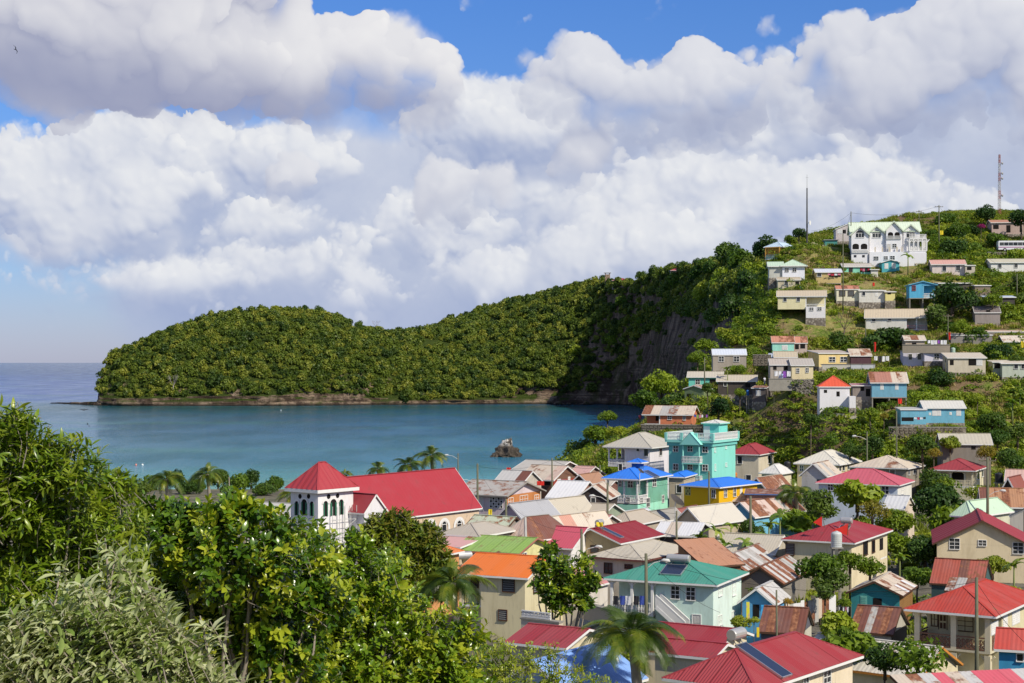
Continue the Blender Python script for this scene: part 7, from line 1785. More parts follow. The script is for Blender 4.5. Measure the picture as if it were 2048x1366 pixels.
# ---- foreground trees, leaf by leaf
def leaf_shape(L=.13, W=.045, fold=.35, curl=.5):
    """one leaf along +y, normal +z: folded along the midrib, bending down toward the tip"""
    ys = [0,.22,.55,.82,1.0]; ws = [.06,.72,1.0,.6,.0]; V = []; F = []
    for y, w in zip(ys, ws):
        z = -curl * L * y * y * .6
        V += [(-w * W / 2, y * L, z + fold * w * W / 2),(0, y * L, z),(w * W / 2, y * L, z + fold * w * W / 2)]
    for i in range(4):
        a = i * 3
        F += [(a, a + 1, a + 4, a + 3),(a + 1, a + 2, a + 5, a + 4)]
    return np.array(V), F
def shoots_tree(name, label, cat, lobs, nshoot, perl, leafdim, mats, base, seed, up=.55, shootL=.5, twig=True, whorl=1.0, parts=160, trunks=(), inner=.35, hang=0.2, orient=None, taper=1.0):
    """lobs: list of (centre Vector, radius); shoots stand out from them, each with its own leaves"""
    rng = np.random.default_rng(seed); C = np.array([tuple(c) for c, r in lobs]); Rr = np.array([r for c, r in lobs])
    w = Rr ** 2; w /= w.sum(); k = rng.choice(len(C), nshoot, p=w)
    d = rng.normal(size=(nshoot,3)); d[:, 1] -= .35; d[:, 2] += .25; d /= np.linalg.norm(d, axis=1)[:, None]
    deep = np.where(rng.random(nshoot) < inner, rng.uniform(.35,.85, nshoot), rng.uniform(.82,1.05, nshoot))
    tip = C[k] + d * (Rr[k] * deep)[:, None]
    sd = d * .8 + rng.normal(size=(nshoot,3)) * .35 + np.array([0,0, up]); sd /= np.linalg.norm(sd, axis=1)[:, None]
    if orient is not None: sd = sd * .45 + np.array(orient) + rng.normal(size=(nshoot,3)) * .18; sd /= np.linalg.norm(sd, axis=1)[:, None]
    n = nshoot * perl; si = np.repeat(np.arange(nshoot), perl); j = np.tile(np.arange(perl), nshoot)
    t = (j + rng.random(n) * .6) / perl; t = t ** (1 / whorl)
    sL = shootL * rng.uniform(.6,1.3, nshoot)[si]
    droopv = np.array([0,0,-1.0]) * hang
    pos = tip[si] - sd[si] * (sL * (1 - t))[:, None] + droopv * (t ** 2 * sL)[:, None]
    ax = sd[si]; r1 = np.cross(ax, rng.normal(size=(nshoot,3))[si]); r1 /= np.linalg.norm(r1, axis=1)[:, None]; r2 = np.cross(ax, r1)
    an = j * 2.399 + rng.normal(0,.3, n)
    out = r1 * np.cos(an)[:, None] + r2 * np.sin(an)[:, None]
    ydir = out * .8 + ax * (.25 + .75 * t)[:, None] + np.array([0,0,.10]) ; ydir /= np.linalg.norm(ydir, axis=1)[:, None]
    zdir = ax * .9 + np.array([0,0,.6]) + rng.normal(size=(n,3)) * .25; zdir -= ydir * (zdir * ydir).sum(1)[:, None]; zdir /= np.linalg.norm(zdir, axis=1)[:, None]
    xdir = np.cross(ydir, zdir)
    s = rng.uniform(.65,1.2, n) * (1 - .25 * (t > .85))
    root = empty(name, base,0, label, cat)
    LV, LF = leaf_shape(*leafdim); LF = np.array(LF); nv = len(LV)
    basev = np.array(tuple(base))
    rel = pos - np.array([0,0, CAMZ]); dist = np.linalg.norm(rel, axis=1)
    inview = (np.abs(rel[:, 0] / rel[:, 1]) < .315) & (rel[:, 2] / rel[:, 1] > -.2)
    face = np.abs((zdir * rel).sum(1)) / dist
    score = np.where(inview, s * face / dist,0)
    surf = deep[si] > .85
    score = np.where(surf, score,0)
    best = np.argsort(-score)[:parts] if parts else np.array([], int)
    keep = np.ones(n, bool); keep[best] = False
    M3 = np.stack([xdir, ydir, zdir],2)      # columns
    if parts:
        lm = [mesh_np('leaf', LV, LF, m) for m in mats]
        for q in best:
            o = link('leaf', lm[int(q) % len(mats)], root)
            mm = np.eye(4); mm[:3, :3] = M3[q] * s[q]; mm[:3,3] = pos[q] - basev
            o.matrix_local = Matrix(mm.tolist())
    idx = np.where(keep)[0]
    for mi, mat in enumerate(mats):
        ii = idx[(si[idx] % len(mats)) == mi]
        if not len(ii): continue
        VV = np.einsum('nij,vj->nvi', M3[ii], LV) * s[ii][:, None, None] + (pos[ii] - basev)[:, None, :]
        FF = (LF[None] + (np.arange(len(ii)) * nv)[:, None, None]).reshape(-1,4)
        o = link('foliage', mesh_np('foliage', VV.reshape(-1,3), FF, mat), root); o['kind'] = 'stuff'
    m = MB()
    if twig:
        for q in range(0, nshoot,2):
            a = tip[q] - basev; b = a - sd[q] * shootL * 1.1 - np.array([0,0,.12 * shootL]); c_ = (a + b) / 2 + rng.normal(size=3) * .05 * shootL
            m.bar(b, c_,.009 * taper); m.bar(c_, a - sd[q] * shootL * .15,.006 * taper)
    if m.f:
        o = m.build('twigs', BARKL, root); o['kind'] = 'stuff'
    rnd = random.Random(seed)
    for (c, r) in lobs:
        m = MB(); c = Vector(c) - Vector(base); st = Vector((c.x * .25, c.y * .25,0))
        mid = st.lerp(c,.55) + Vector((rnd.uniform(-.3,.3), rnd.uniform(-.3,.3), rnd.uniform(-.1,.3)))
        mid2 = mid.lerp(c,.5) + Vector((rnd.uniform(-.25,.25), rnd.uniform(-.2,.2),0)); m.tube([tuple(st), tuple(st.lerp(mid,.5) + Vector((rnd.uniform(-.3,.3), rnd.uniform(-.1,.3),0))), tuple(mid), tuple(mid2), tuple(c + Vector((0,0, r * .35)))], [.05 * taper,.04 * taper,.03 * taper,.02 * taper,.006 * taper],6); m.build('limb', BARKL, root, smooth=True)
    return root
LF1 = m_leaf('glossy_long_leaves', (0.08,0.15,0.01),(0.2,0.29,0.016),(0.34,0.38,0.025), trans=.33, rough=.32, spec=.5, nscale=.9)
LF1b = m_leaf('young_long_leaves', (0.14,0.21,0.018),(0.27,0.33,0.03),(0.42,0.44,0.05), trans=.38, rough=.35, spec=.45, nscale=1.2)
LF2 = m_leaf('glossy_round_leaves', (0.06,0.13,0.01),(0.15,0.25,0.014),(0.27,0.35,0.025), trans=.28, rough=.25, spec=.6, nscale=1.1)
LF2b = m_leaf('lime_round_leaves', (0.18,0.27,0.015),(0.32,0.4,0.025),(0.46,0.48,0.04), trans=.38, rough=.3, spec=.5, nscale=1.2)
LSV = m_leaf('silvery_leaves', (0.3,0.35,0.14),(0.45,0.49,0.24),(0.6,0.6,0.4), trans=.2, rough=.55, spec=.3, nscale=1.5)
LSV2 = m_leaf('silvery_green_leaves', (.17,.26,.05),(.30,.38,.10),(.42,.48,.20), trans=.25, rough=.5, spec=.3, nscale=1.5)
LMG = m_leaf('mango_leaves', (0.05,0.09,0.01),(0.14,0.19,0.016),(0.3,0.3,0.03), trans=.3, rough=.4, spec=.35, nscale=.8)
def LB(lst, Y, dy=0):
    out = []
    for i, t in enumerate(lst):
        cx, cy, r = t[:3]; yy = Y + (t[3] if len(t) > 3 else 0)
        out.append((P(cx, cy, yy), r / FPX * yy))
    return out
def gbase(px, Y):
    x = (px - 1024) / FPX * Y; return Vector((x, Y, ground_z(x, Y) - .3))
shoots_tree('tree', 'tall tree with long narrow leaves filling the left edge', 'tree',
    LB([(30,870,75,0),(10,960,110),(95,900,60),(150,940,80),(215,985,62,1),(100,1010,110,.5),(190,1060,90,1),(20,1100,140,1),(130,1150,130,1.5),(235,1120,80,2),(262,1040,46,2),(240,960,36,1),(35,830,40),(60,1230,160,2),(50,1160,80,.3),(120,1200,70,.4),(-60,980,150,1)],21),
    1600,13,(.17,.045,.3,.7), [LF1, LF1b, LF1], gbase(90,24.5),5, up=.5, shootL=.45, parts=220, hang=.25)
shoots_tree('tree', 'leafy tree with rounded glossy leaves left of the church tower', 'tree',
    LB([(440,1025,58),(360,1030,54),(505,1022,48),(560,1045,52),(300,1015,36),(330,1080,90),(440,1100,110),(540,1130,90),(620,1110,60,1),(300,1180,110,1),(420,1230,130,1),(540,1240,120,1),(480,1010,36),(300,1020,36),(640,1190,80,1),(380,1330,150,1.5),(560,1340,130,1.5),(260,1090,60,1),(458,958,13)],25),
    1750,11,(.15,.08,.25,.5), [LF2, LF2, LF2b], gbase(450,26),6, up=.45, shootL=.4, parts=260, hang=.1)
shoots_tree('tree', 'dense glossy leaved tree below the mango tree in the foreground centre', 'tree',
    LB([(690,1120,60),(640,1070,40,1),(760,1170,80),(680,1200,90),(820,1240,80),(740,1290,110),(640,1310,110),(880,1300,80),(850,1370,110),(700,1380,130),(930,1250,50),(930,1350,70),(600,1240,80),(790,1120,40,1),(610,1060,34),(720,1075,34)],31),
    1650,11,(.15,.078,.25,.5), [LF2, LF2b, LF2], gbase(760,32),8, up=.45, shootL=.45, parts=260, hang=.1)
shoots_tree('shrub', 'silvery leaved shrub with arching stems in the bottom left corner', 'shrub',
    LB([(60,1300,120),(170,1240,90),(260,1300,110),(120,1160,50,.5),(340,1290,55),(400,1350,55),(230,1130,40,.6),(280,1200,60,.4),(20,1390,150),(200,1390,150),(360,1410,90),(210,1085,24,.8),(400,1240,24)],13.5),
    900,12,(.135,.046,.35,1.0), [LSV, LSV2, LSV], gbase(200,14),9, up=.5, shootL=.38, parts=260, hang=.15, orient=(-.55,0,.45), whorl=.8)
shoots_tree('shrub', 'light green feathery shrub across the bottom centre in front of the blue roof', 'shrub',
    LB([(990,1335,50),(1060,1320,46),(1120,1345,50),(1040,1380,70),(1160,1370,50),(960,1385,60),(1100,1300,26),(1200,1385,46),(1010,1290,26)],36),
    420,12,(.10,.035,.3,.5), [LF1b, LF1, LF2b], gbase(1060,37),10, up=.4, shootL=.45, parts=80, hang=.2, taper=.8)
shoots_tree('mango_tree', 'rounded mango tree with olive foliage in front of the church nave', 'tree',
    LB([(760,1060,40),(800,1045,34),(850,1085,44),(810,1100,50),(760,1110,44),(870,1130,46),(830,1160,50),(770,1165,50),(890,1170,32),(735,1075,26),(830,1060,20)],98),
    1900,10,(.42,.13,.3,.6), [LMG, LMG, L_GOLD, LMG], gbase(815,99),12, up=.35, shootL=.9, parts=0, hang=.2, taper=2.5, inner=.2)
shoots_tree('tree', 'sparse tree with large leaves between the orange roof and the beige hip roof', 'tree',
    LB([(1100,1100,22),(1085,1135,22),(1130,1140,30),(1165,1120,20),(1150,1175,34),(1105,1180,30),(1180,1160,24),(1075,1165,16),(1120,1205,26),(1165,1200,24)],122),
    330,9,(.48,.24,.3,.5), [LF2, LF2b, L_HILL], gbase(1125,123),13, up=.4, shootL=.8, parts=0, hang=.1, taper=2.5, inner=.3)
# ---- sea rock, shore rocks
def boulder(name, c, sx, sy, sz, seed, mat, label, cat='rock', peaks=((0,0,1.0),), group=None):
    bm = bmesh.new(); bmesh.ops.create_icosphere(bm, subdivisions=4, radius=1.0)
    for v in bm.verts:
        p = v.co.copy(); n = mnoise.noise(p * 1.3 + Vector((seed,0,0))) * .35 + mnoise.noise(p * 3.1 + Vector((0, seed,0))) * .22 + mnoise.noise(p * 7.0) * .12
        n += .12 * (abs(mnoise.noise(p * 2.2 + Vector((seed * 2,3,1)))) < .06)
        h = 1 + n
        if p.z > 0:
            k = 0
            for (ax, ay, hh) in peaks: k = max(k, hh * math.exp(-((p.x - ax) ** 2 + (p.y - ay) ** 2) * 2.2))
            p.z = p.z * (.25 + .75 * k)
        v.co = Vector((p.x * sx * h, p.y * sy * h, p.z * sz * h))
    me = bpy.data.meshes.new(name); bm.to_mesh(me); bm.free(); me.materials.append(mat)
    return tag(link(name, me, loc=c), label, cat, group)
def m_searock():
    m, T, out = mat_base('guano_streaked_rock')
    o = objco(T); z = T.xyz(o)[2]; n = T.noise(o,.9,6,.7); n2 = T.noise(T.mapping(o, scale=(1,1,.4)),2.5,5,.7)
    col = T.ramp(n2, [(.3,(.02,.016,.013)),(.5,(.065,.053,.042)),(.7,(.15,.125,.10))])
    col = T.mix(T.m('MULTIPLY', T.mr(z,3.2,4.6), T.mr(n,.46,.56)), col,(.62,.58,.52))
    principled(T, out, col,.9,.15, bump=T.m('ADD', n, n2), bstr=.9, bdist=.25); return m
SR = m_searock()
p = P(1014,913,480)
boulder('sea_rock', (p.x, p.y,-.4),3.7,3.2,5.3,4.2, SR, 'jagged dark rock with whitened top standing in the bay', peaks=((.15,0,1.05),(-.3,.1,.95),(.5,0,.7)))
p = P(992,914,479); boulder('low_rock', (p.x, p.y,-.3),2.6,1.6,1.4,7.7, SR, 'low tail of rock at the left foot of the sea rock')
for i,(x, s) in enumerate([(1118,3.0),(1136,2.2),(1152,1.4),(1172,3.4)]):
    p = P(x,809,1062); boulder('shore_boulder', (p.x, p.y,-.2), s * 1.6, s, s * .75, i * 3.3, M_HEAD, ['long flat boulder at the foot of the cliff', 'second boulder from the left at the cliff foot', 'smallest boulder at the cliff foot', 'rightmost pale boulder at the cliff foot'][i])
for i,(x, y) in enumerate([(272,931),(285,931),(562,821)]):
    Y = CAMZ * FPX / (y - 724); p = P(x, y, Y); m = MB(); m.lathe([(.02,-.2),(.28,0),(.3,.2),(.18,.4),(.02,.5)],0,0,10)
    tag(m.build('buoy', m_plain('buoy_pink' if i == 0 else 'buoy_white', (.7,.25,.2) if i == 0 else (.75,.75,.72)), loc=(p.x, p.y,0), smooth=True), ['tiny pink mooring buoy off the left trees', 'tiny white mooring buoy beside the pink one', 'white buoy far out under the headland'][i], 'buoy')
# ---- stone tower and roofs on the ridge
STONET = m_stone((.36,.27,.19),(.16,.11,.08),1.2)
f, _ = head_foot(1215); pz = P(1215,549, f.y); rt = empty('stone_tower', (pz.x, f.y, f.z - 1),0, 'square stone lookout tower with flat cap on the far ridge', 'tower')
hgt = pz.z - rt.location.z; m = MB(); m.box(-1.7,1.7,-1.7,1.7,0, hgt); m.build('shaft', STONET, rt)
for sx_ in (-1.4,1.4):
    for sy_ in (-1.4,1.4): m = MB(); m.box(sx_ - .2, sx_ + .2, sy_ - .2, sy_ + .2, hgt, hgt + .9); m.build('cap_post', STONET, rt)
m = MB(); m.box(-2.4,2.4,-2.4,2.4, hgt + .9, hgt + 1.2); m.build('cap_slab', CONC, rt)
for (x, y, w, lab) in ((1240,556,6.0, 'long low house with red roof beside the stone tower'),(1352,537,4.0, 'house with red roof showing between the ridge trees')):
    f, _ = head_foot(x); pz = P(x, y + 5, f.y); rt = empty('ridge_house', (pz.x, f.y - 2, min(pz.z - 3.0, f.z - .5)),0, lab, 'house')
    m = MB(); m.box(-w + .5, w - .5,-3,3,-3,3); m.build('wall', m_wall((.4,.3,.25)), rt)
    build_roof(rt, 'hip', -w, w,-4,4,3,1.7, m_roof((.33,.04,.05),.1), None,.8,.02, TRIM)
# ---- poles, lamps, wires, masts
POLEM = m_plain('weathered_pole', (.15,.15,.10),.9,.1, var=.5, scale=1.5)
LAMPM = m_plain('lamp_grey', (.55,.55,.52),.5,.3); LENS = m_plain('lamp_lens', (.7,.66,.55),.2,.5); INS = m_plain('insulator', (.35,.2,.15),.3,.5)
POLES = {}
def pole(key, x, ytop, Y, label, arm=0, lamp=0, r=.14, lampy=0.0):
    t = P(x, ytop, Y); g = ground_z(t.x, t.y) - .5; H_ = t.z - g
    root = empty('utility_pole', (t.x, t.y, g),0, label, 'utility pole')
    m = MB(); m.tube([(0,0,0),(.02,0, H_ * .5),(0,0, H_)], [r * 1.25, r * 1.05, r * .8],8); m.build('pole', POLEM, root, smooth=True)
    if arm:
        m = MB(); m.box(-arm, arm,-.05,.05, H_ - .5, H_ - .38); m.build('crossarm', POLEM, root)
        for q in (-.95,-.3,.3,.95):
            m = MB(); m.lathe([(.02, H_ - .38),(.06, H_ - .33),(.05, H_ - .24),(.02, H_ - .2)], arm * q,0,6); m.build('insulator', INS, root)
    if lamp:
        zl = H_ - .5 - lampy; s = 1 if lamp > 0 else -1; L_ = abs(lamp); m = MB()
        m.tube([(0,0, zl - .5),(s * L_ * .5,-.05, zl),(s * L_,-.1, zl + .15)],.035,6); m.build('lamp_arm', LAMPM, root)
        m = MB(); m.tube([(s * (L_ - .1),-.1, zl + .14),(s * (L_ + .15),-.1, zl + .2),(s * (L_ + .5),-.1, zl + .16),(s * (L_ + .62),-.1, zl + .08)], [.06,.14,.15,.06],8); hd = m.build('lamp_head', LAMPM, root, smooth=True)
        m = MB(); m.lathe([(.02, zl - .02),(.1, zl + .02),(.12, zl + .08)], s * (L_ + .35),-.1,8); m.build('lamp_lens', LENS, hd)
    POLES[key] = Vector((t.x, t.y, t.z - .3)); return root
pole('a', 955,927,200, 'tall bare pole right of the church roof', lamp=-2.6, lampy=1.5)
pole('b', 916,906,262, 'thin pole with street lamp behind the church roof', lamp=-1.6, r=.11)
pole('c', 1012,998,178, 'pole standing before the lilac boarded house')
pole('d', 1104,916,236, 'pole rising from the roofs by the brick red house', r=.12)
pole('e', 1200,930,246, 'pole between beach bushes and blue hip roof', r=.12)
pole('f', 1215,965,188, 'pole with street lamp at the left corner of the mint house', lamp=-1.5, lampy=1.2)
pole('g', 1163,1058,150, 'pole with street lamp in front of the tan gabled house', lamp=1.3, lampy=1.3)
pole('h', 1292,1107,124, 'pole with street lamp before the dark green roof', lamp=1.2, lampy=.2)
pole('i', 1353,1022,176, 'pole among roofs right of the dark red gable roof', r=.12)
pole('j', 1418,942,212, 'pole standing against the bright yellow house')
pole('k', 1501,992,178, 'dark pole in the banana thicket', r=.16)
pole('l', 1953,1155,107, 'stout pole in front of the cream porch house', r=.13)
pole('m', 1975,914,190, 'tall pole with crossarm and street lamp on the right', arm=1.0, lamp=1.5, lampy=3.6, r=.17)
pole('n', 1793,822,262, 'leaning wooden pole by the hillside stair', r=.12)
pole('o', 1734,863,262, 'pole with lamp on the left above the arched bungalow', lamp=-1.8, r=.12, lampy=.4)
pole('p', 1473,858,283, 'pole behind the turquoise house at the slope foot', r=.11)
pole('q', 1409,715,318, 'pole in front of the turquoise hill house', r=.12)
pole('r', 1686,468,358, 'long pole left of the white mansion', r=.12)
pole('s', 1702,423,389, 'pole at the left corner of the mansion roof', r=.12)
pole('t', 1878,410,396, 'pole with crossarm right of the mansion', arm=1.0, r=.13)
pole('u', 1838,420,425, 'short pole on the ridge behind the mansion', arm=.7, r=.10)
pole('v', 1731,640,334, 'pole left of the big dark spreading tree', r=.11)
pole('w', 1896,628,332, 'pole with small crossarm right of the long beige roofed house', arm=.9, r=.10)
pole('x', 1891,715,309, 'pole below the white lilac block house', r=.09)
pole('y', 2034,548,356, 'pole beside the hillside path at the right edge', r=.11)
pole('z', 1553,1180,121, 'short post at the yellow painted wall', r=.08)
WIREM = m_plain('black_wire', (.02,.02,.02),.6,.2)
def wire(a, b, sag, label, n=1, gap=.35):
    A_, B_ = (POLES[a] if isinstance(a, str) else a),(POLES[b] if isinstance(b, str) else b)
    for q in range(n):
        o = Vector((0,0,-gap * q)); m = MB()
        pts = [A_.lerp(B_, t / 12) + o + Vector((0,0,-sag * 4 * (t / 12) * (1 - t / 12))) for t in range(13)]
        m.tube([tuple(v) for v in pts],.014 if A_.y < 230 else .022,4, False)
        tag(m.build('power_line', WIREM), label[q] if isinstance(label,(list, tuple)) else label, 'power line')
for a, b, s, lab in [('a', 'c', .8, 'wire from the pole by the church to the lilac house pole'),('c', 'g', .9, 'wire from the lilac house pole to the lamp before the tan house'),('g', 'h', .8, 'wire from the tan house lamp to the green roof lamp'),
                     ('f', 'i', .7, 'wire from the mint house lamp to the pole right of the dark red gable'),('f', 'e', .6, 'wire from the mint house lamp to the pole by the beach bushes'),('a', 'd', .8, 'wire from the church pole to the brick red house pole'),('d', 'e', .6, 'wire between brick red house pole and beach bush pole'),
                     ('j', 'f', .8, 'wire across the yellow house to the mint house'),('j', 'k', .8, 'wire from the yellow house pole to the banana thicket pole'),('h', 'l', 1.5, 'long wire from the green roof lamp to the stout pole on the right'),('k', 'm', 1.5, 'long wire across the treetops to the tall pole with crossarm'),
                     ('s', 't', 1.2, 'wire over the mansion roof'),('t', 'y', 2.0, 'wire from the ridge pole down to the path pole'),('r', 's', .5, 'short wire left of the mansion'),('i', 'h', .8, 'wire from the middle roofs to the green roof lamp'),('o', 'p', 1.0, 'wire along the foot of the slope'),('n', 'o', .8, 'wire between the two poles by the stair'),('a', 'b', .6, 'wire behind the church roof')]:
    wire(a, b, s, lab)
wire('y', P(1862,628,338),1.0, ['upper wire sloping down past the large dark tree', 'middle wire sloping down past the large dark tree', 'lower wire sloping down past the large dark tree'],3,.4)
wire('h', P(1440,1225,128),.5, 'wire from the green roof lamp to the corner of the green house'); wire('l', P(2060,1295,108),.3, 'wire leaving the stout pole to the right')
wire('s', P(1622,462,412),.9, 'wire sloping down to the tall thin pole')
def thin_mast():
    b = P(1614,478,415); t = P(1614,376,415); tt = P(1614,349,415); r = empty('radio_pole', (b.x, b.y, b.z - 2),0, 'tall thin pole with whip antenna and small white dish on the ridge', 'radio mast')
    m = MB(); m.tube([(0,0,0),(0,0, t.z - b.z + 2)], [.24,.15],8); m.build('pole', m_plain('dark_pole', (.07,.065,.06)), r)
    m = MB(); m.tube([(0,0, t.z - b.z + 2),(0,0, tt.z - b.z + 2)], [.05,.03],5); m.build('antenna', POLEM, r)
    m = MB(); zc_ = tt.z - b.z + 1.2; m.bar((-.35,0, zc_),(.35,0, zc_),.04); m.build('antenna_arm', POLEM, r)
    z = P(1614,446,415).z - b.z + 2; m = MB(); m.tube([(.3,-.3, z),(.62,-.5, z),(.7,-.55, z)], [.05,.55,.62],12); m.build('dish', TRIM, r)
thin_mast()
def lattice():
    b = P(1999,420,430); t = P(1999,309,430); r = empty('lattice_mast', (b.x, b.y, b.z - 2),.3, 'red and white lattice radio mast on the ridge', 'radio mast'); H_ = t.z - b.z + 2
    REDM = m_plain('mast_red', (.30,.10,.08)); WM = m_plain('mast_white', (.42,.40,.40)); n = 14; w = lambda z: .46 - .2 * z / H_
    for s in range(7):
        m = MB(); mt = REDM if s % 2 == 0 else WM
        z0_, z1_ = H_ * s / 7, H_ * (s + 1) / 7
        for k in range(3):
            a0 = k * 2.094; a1 = (k + 1) * 2.094
            for j in range(2):
                za = z0_ + (z1_ - z0_) * j / 2; zb = z0_ + (z1_ - z0_) * (j + 1) / 2
                pa = (w(za) * math.cos(a0), w(za) * math.sin(a0), za); pb = (w(zb) * math.cos(a0), w(zb) * math.sin(a0), zb); pc = (w(zb) * math.cos(a1), w(zb) * math.sin(a1), zb); pd = (w(za) * math.cos(a1), w(za) * math.sin(a1), za)
                m.bar(pa, pb,.07); m.bar(pa, pc,.04); m.bar(pd, pb,.04); m.bar(pb, pc,.04)
        m.build('mast_section', mt, r)
    for k, z in enumerate((.35,.62,.7,.86)):
        m = MB(); m.tube([(.4,-.3, H_ * z),(.75,-.4, H_ * z)], [.28,.34],10); m.build('antenna_drum', WM, r)
lattice()
# ---- tanks, drums, dishes
def tank(x, ytop, wpx, hpx, Y, col, label, ribs=True, name='water_tank', cat='water tank', matn='tank_plastic'):
    t = P(x, ytop + hpx, Y); r = wpx / FPX * Y / 2; h_ = hpx / FPX * Y
    root = empty(name, t,0, label, cat)
    prof = []
    n = 7 if ribs else 2
    for i in range(n):
        z0_ = h_ * .82 * i / n; z1_ = h_ * .82 * (i + 1) / n
        prof += [(r, z0_ + .01),(r, z0_ + (z1_ - z0_) * .7),(r * .95, z0_ + (z1_ - z0_) * .85)]
    m = MB(); m.lathe([(r * .9,0)] + prof + [(r * .98, h_ * .83),(r * .8, h_ * .92),(r * .35, h_ * .97)],0,0,18); m.build('tank_body', m_plain(matn, col,.45,.4), root)
    m = MB(); m.lathe([(r * .3, h_ * .96),(r * .3, h_),(.02, h_ + .02)],0,0,12); m.build('tank_lid', m_plain(matn, col,.45,.4), root)
    g = ground_z(t.x, t.y)
    if t.z - g > .3:
        for sx_ in (-.6,.6):
            for sy_ in (-.6,.6): m = MB(); m.box(sx_ * r - .07, sx_ * r + .07, sy_ * r - .07, sy_ * r + .07, g - t.z - .2,-.1); m.build('stand_leg', CONC, root)
        m = MB(); m.box(-r * 1.05, r * 1.05,-r * 1.05, r * 1.05,-.12,-.002); m.build('stand_top', CONC, root)
    return root
tank(1673,1062,22,32,155,(.50,.52,.50), 'white ribbed water tank in front of the red roof with flags')
tank(1575,922,14,24,268,(.02,.02,.022), 'black ribbed water tank behind the red roofed cream house', matn='black_plastic')
tank(1998,945,16,20,236,(.02,.02,.022), 'black water tank right of the veranda house', matn='black_plastic')
tank(1601,573,6,8,366,(.02,.18,.50), 'blue drum by the plain cream plastered house', False, 'drum', 'drum', 'blue_plastic')
tank(1964,696,6,8,330,(.02,.18,.50), 'blue drum beside the round hillside tree', False, 'drum', 'drum', 'blue_plastic')
tank(1495,780,6,11,307,(.02,.14,.45), 'blue drum under the dark plank house', False, 'drum', 'drum', 'blue_plastic')
tank(2046,697,8,10,325,(.02,.12,.45), 'blue drum at the far right edge', False, 'drum', 'drum', 'blue_plastic')
tank(1906,695,9,10,316,(.40,.52,.42), 'pale green tank on the roof terrace', True, matn='pale_green_plastic')
tank(1471,945,7,8,268,(.65,.2,.04), 'orange drum beside the red roofed cream house', False, 'drum', 'drum', 'orange_plastic')
def solar_tank(x, y, Y, w, label):
    p = P(x, y, Y); root = empty('solar_tank', p,.5, label, 'solar heater'); m = MB()
    m.tube([(-w,0,0),(-w + .05,0,0),(w - .05,0,0),(w,0,0)], [.32,.38,.38,.32],16); m.build('tank', m_plain('tank_shell', (.58,.56,.52)), root)
    m = MB(); m.box(-w, w,-2.0,-.35,-.9,-.82); m.build('collector', m_plain('collector_blue', (.012,.022,.055)), root)
    for sx_ in (-w * .7, w * .7): m = MB(); m.bar((sx_,0,-.3),(sx_,0,-2.4),.06); m.build('strut', LAMPM, root)
solar_tank(925,1111,158,.95, 'silver solar tank peeping up left of the orange roof')
def dish(x, y, Y, r, label, az_=2.4):
    p = P(x, y, Y); g = ground_z(p.x, p.y); root = empty('satellite_dish', p,0, label, 'satellite dish'); d = Vector((math.sin(az_),-math.cos(az_) * .5,.75)).normalized()
    bm = MB(); sx_ = d.cross(Vector((0,0,1))).normalized(); sy_ = sx_.cross(d); k = 14; rings = [(0,0),(.4,.04),(.75,.14),(1,.27)]
    for q,(rr_, dd) in enumerate(rings[1:]):
        for j in range(k):
            a0, a1 = 6.283 * j / k,6.283 * (j + 1) / k; r0, d0 = rings[q]
            f = lambda R_, D_, a: tuple((sx_ * math.cos(a) + sy_ * math.sin(a)) * R_ * r + d * D_ * r)
            bm.quad(f(r0, d0, a0), f(rr_, dd, a0), f(rr_, dd, a1), f(r0, d0, a1))
    bm.build('reflector', m_plain('dish_grey', (.42,.40,.36)), root)
    m = MB(); m.bar(sx_ * .8 * r + d * .2 * r, d * r * .9,.03); m.bar(-sx_ * .8 * r + d * .2 * r, d * r * .9,.03); m.build('feed_arm', LAMPM, root)
    m = MB(); m.tube([(0,0,-.05), tuple(-d * .2 + Vector((0,0,-.3))),(-d.x * .2,-d.y * .2,-min(3.0, p.z - g))],.05,6); m.build('mast', LAMPM, root)
dish(1352,1003,196,1.05, 'large grey satellite dish on a mast before the beige wall house')
dish(1281,943,222,.5, 'small satellite dish beside the blue cupola')
# ---- flags and washing
def cloth(w, h_, seed, nx_=5, nz_=4, amp=.08):
    m = MB(); rnd = random.Random(seed); ph = rnd.random() * 6
    g = lambda i, j: (w * i / nx_, amp * math.sin(ph + i * 1.7 + j * .6),-h_ * j / nz_)
    for i in range(nx_):
        for j in range(nz_): m.quad(g(i, j), g(i + 1, j), g(i + 1, j + 1), g(i, j + 1))
    return m
FLAGR = m_plain('red_cloth', (.62,.03,.02),.8); FLAGY = m_plain('yellow_cloth', (.7,.55,.03),.8)
def flag(x, y0, y1, Y, w, h_, mat, label, tri=False, tilt=0.0, fy=0):
    t = P(x, y0, Y); b = P(x, y1, Y); root = empty('flag', b,0, label, 'flag')
    m = MB(); m.tube([(0,0,-.3),(tilt,0, t.z - b.z)],.03,6); m.build('flagpole', POLEM, root)
    if tri:
        m = MB(); m.tri((0,0,0),(w,.1,-h_ * .5 - .1),(0,0,-h_)); m.tri((0,.01,0),(0,.01,-h_),(w,.11,-h_ * .5 - .1))
    else: m = cloth(w, h_, x)
    m.build('cloth', mat, root, loc=(tilt,0, t.z - b.z - .02))
flag(1650,1032,1050,168,-.9,1.1, FLAGR, 'small red triangular flag on the left of the silver roof tank', True,-.3)
flag(1695,1047,1066,164,-1.6,1.2, FLAGR, 'larger red flag over the small solar panel', True,.1)
flag(1748,684,735,317,.4,1.9, FLAGR, 'tall narrow red flag in front of the yellow bungalow')
flag(1897,665,700,318,.4,1.4, FLAGR, 'tall narrow red flag on the roof terrace'); flag(1745,565,578,366,.5,.8, FLAGR, 'little red flag below the teal cottage')
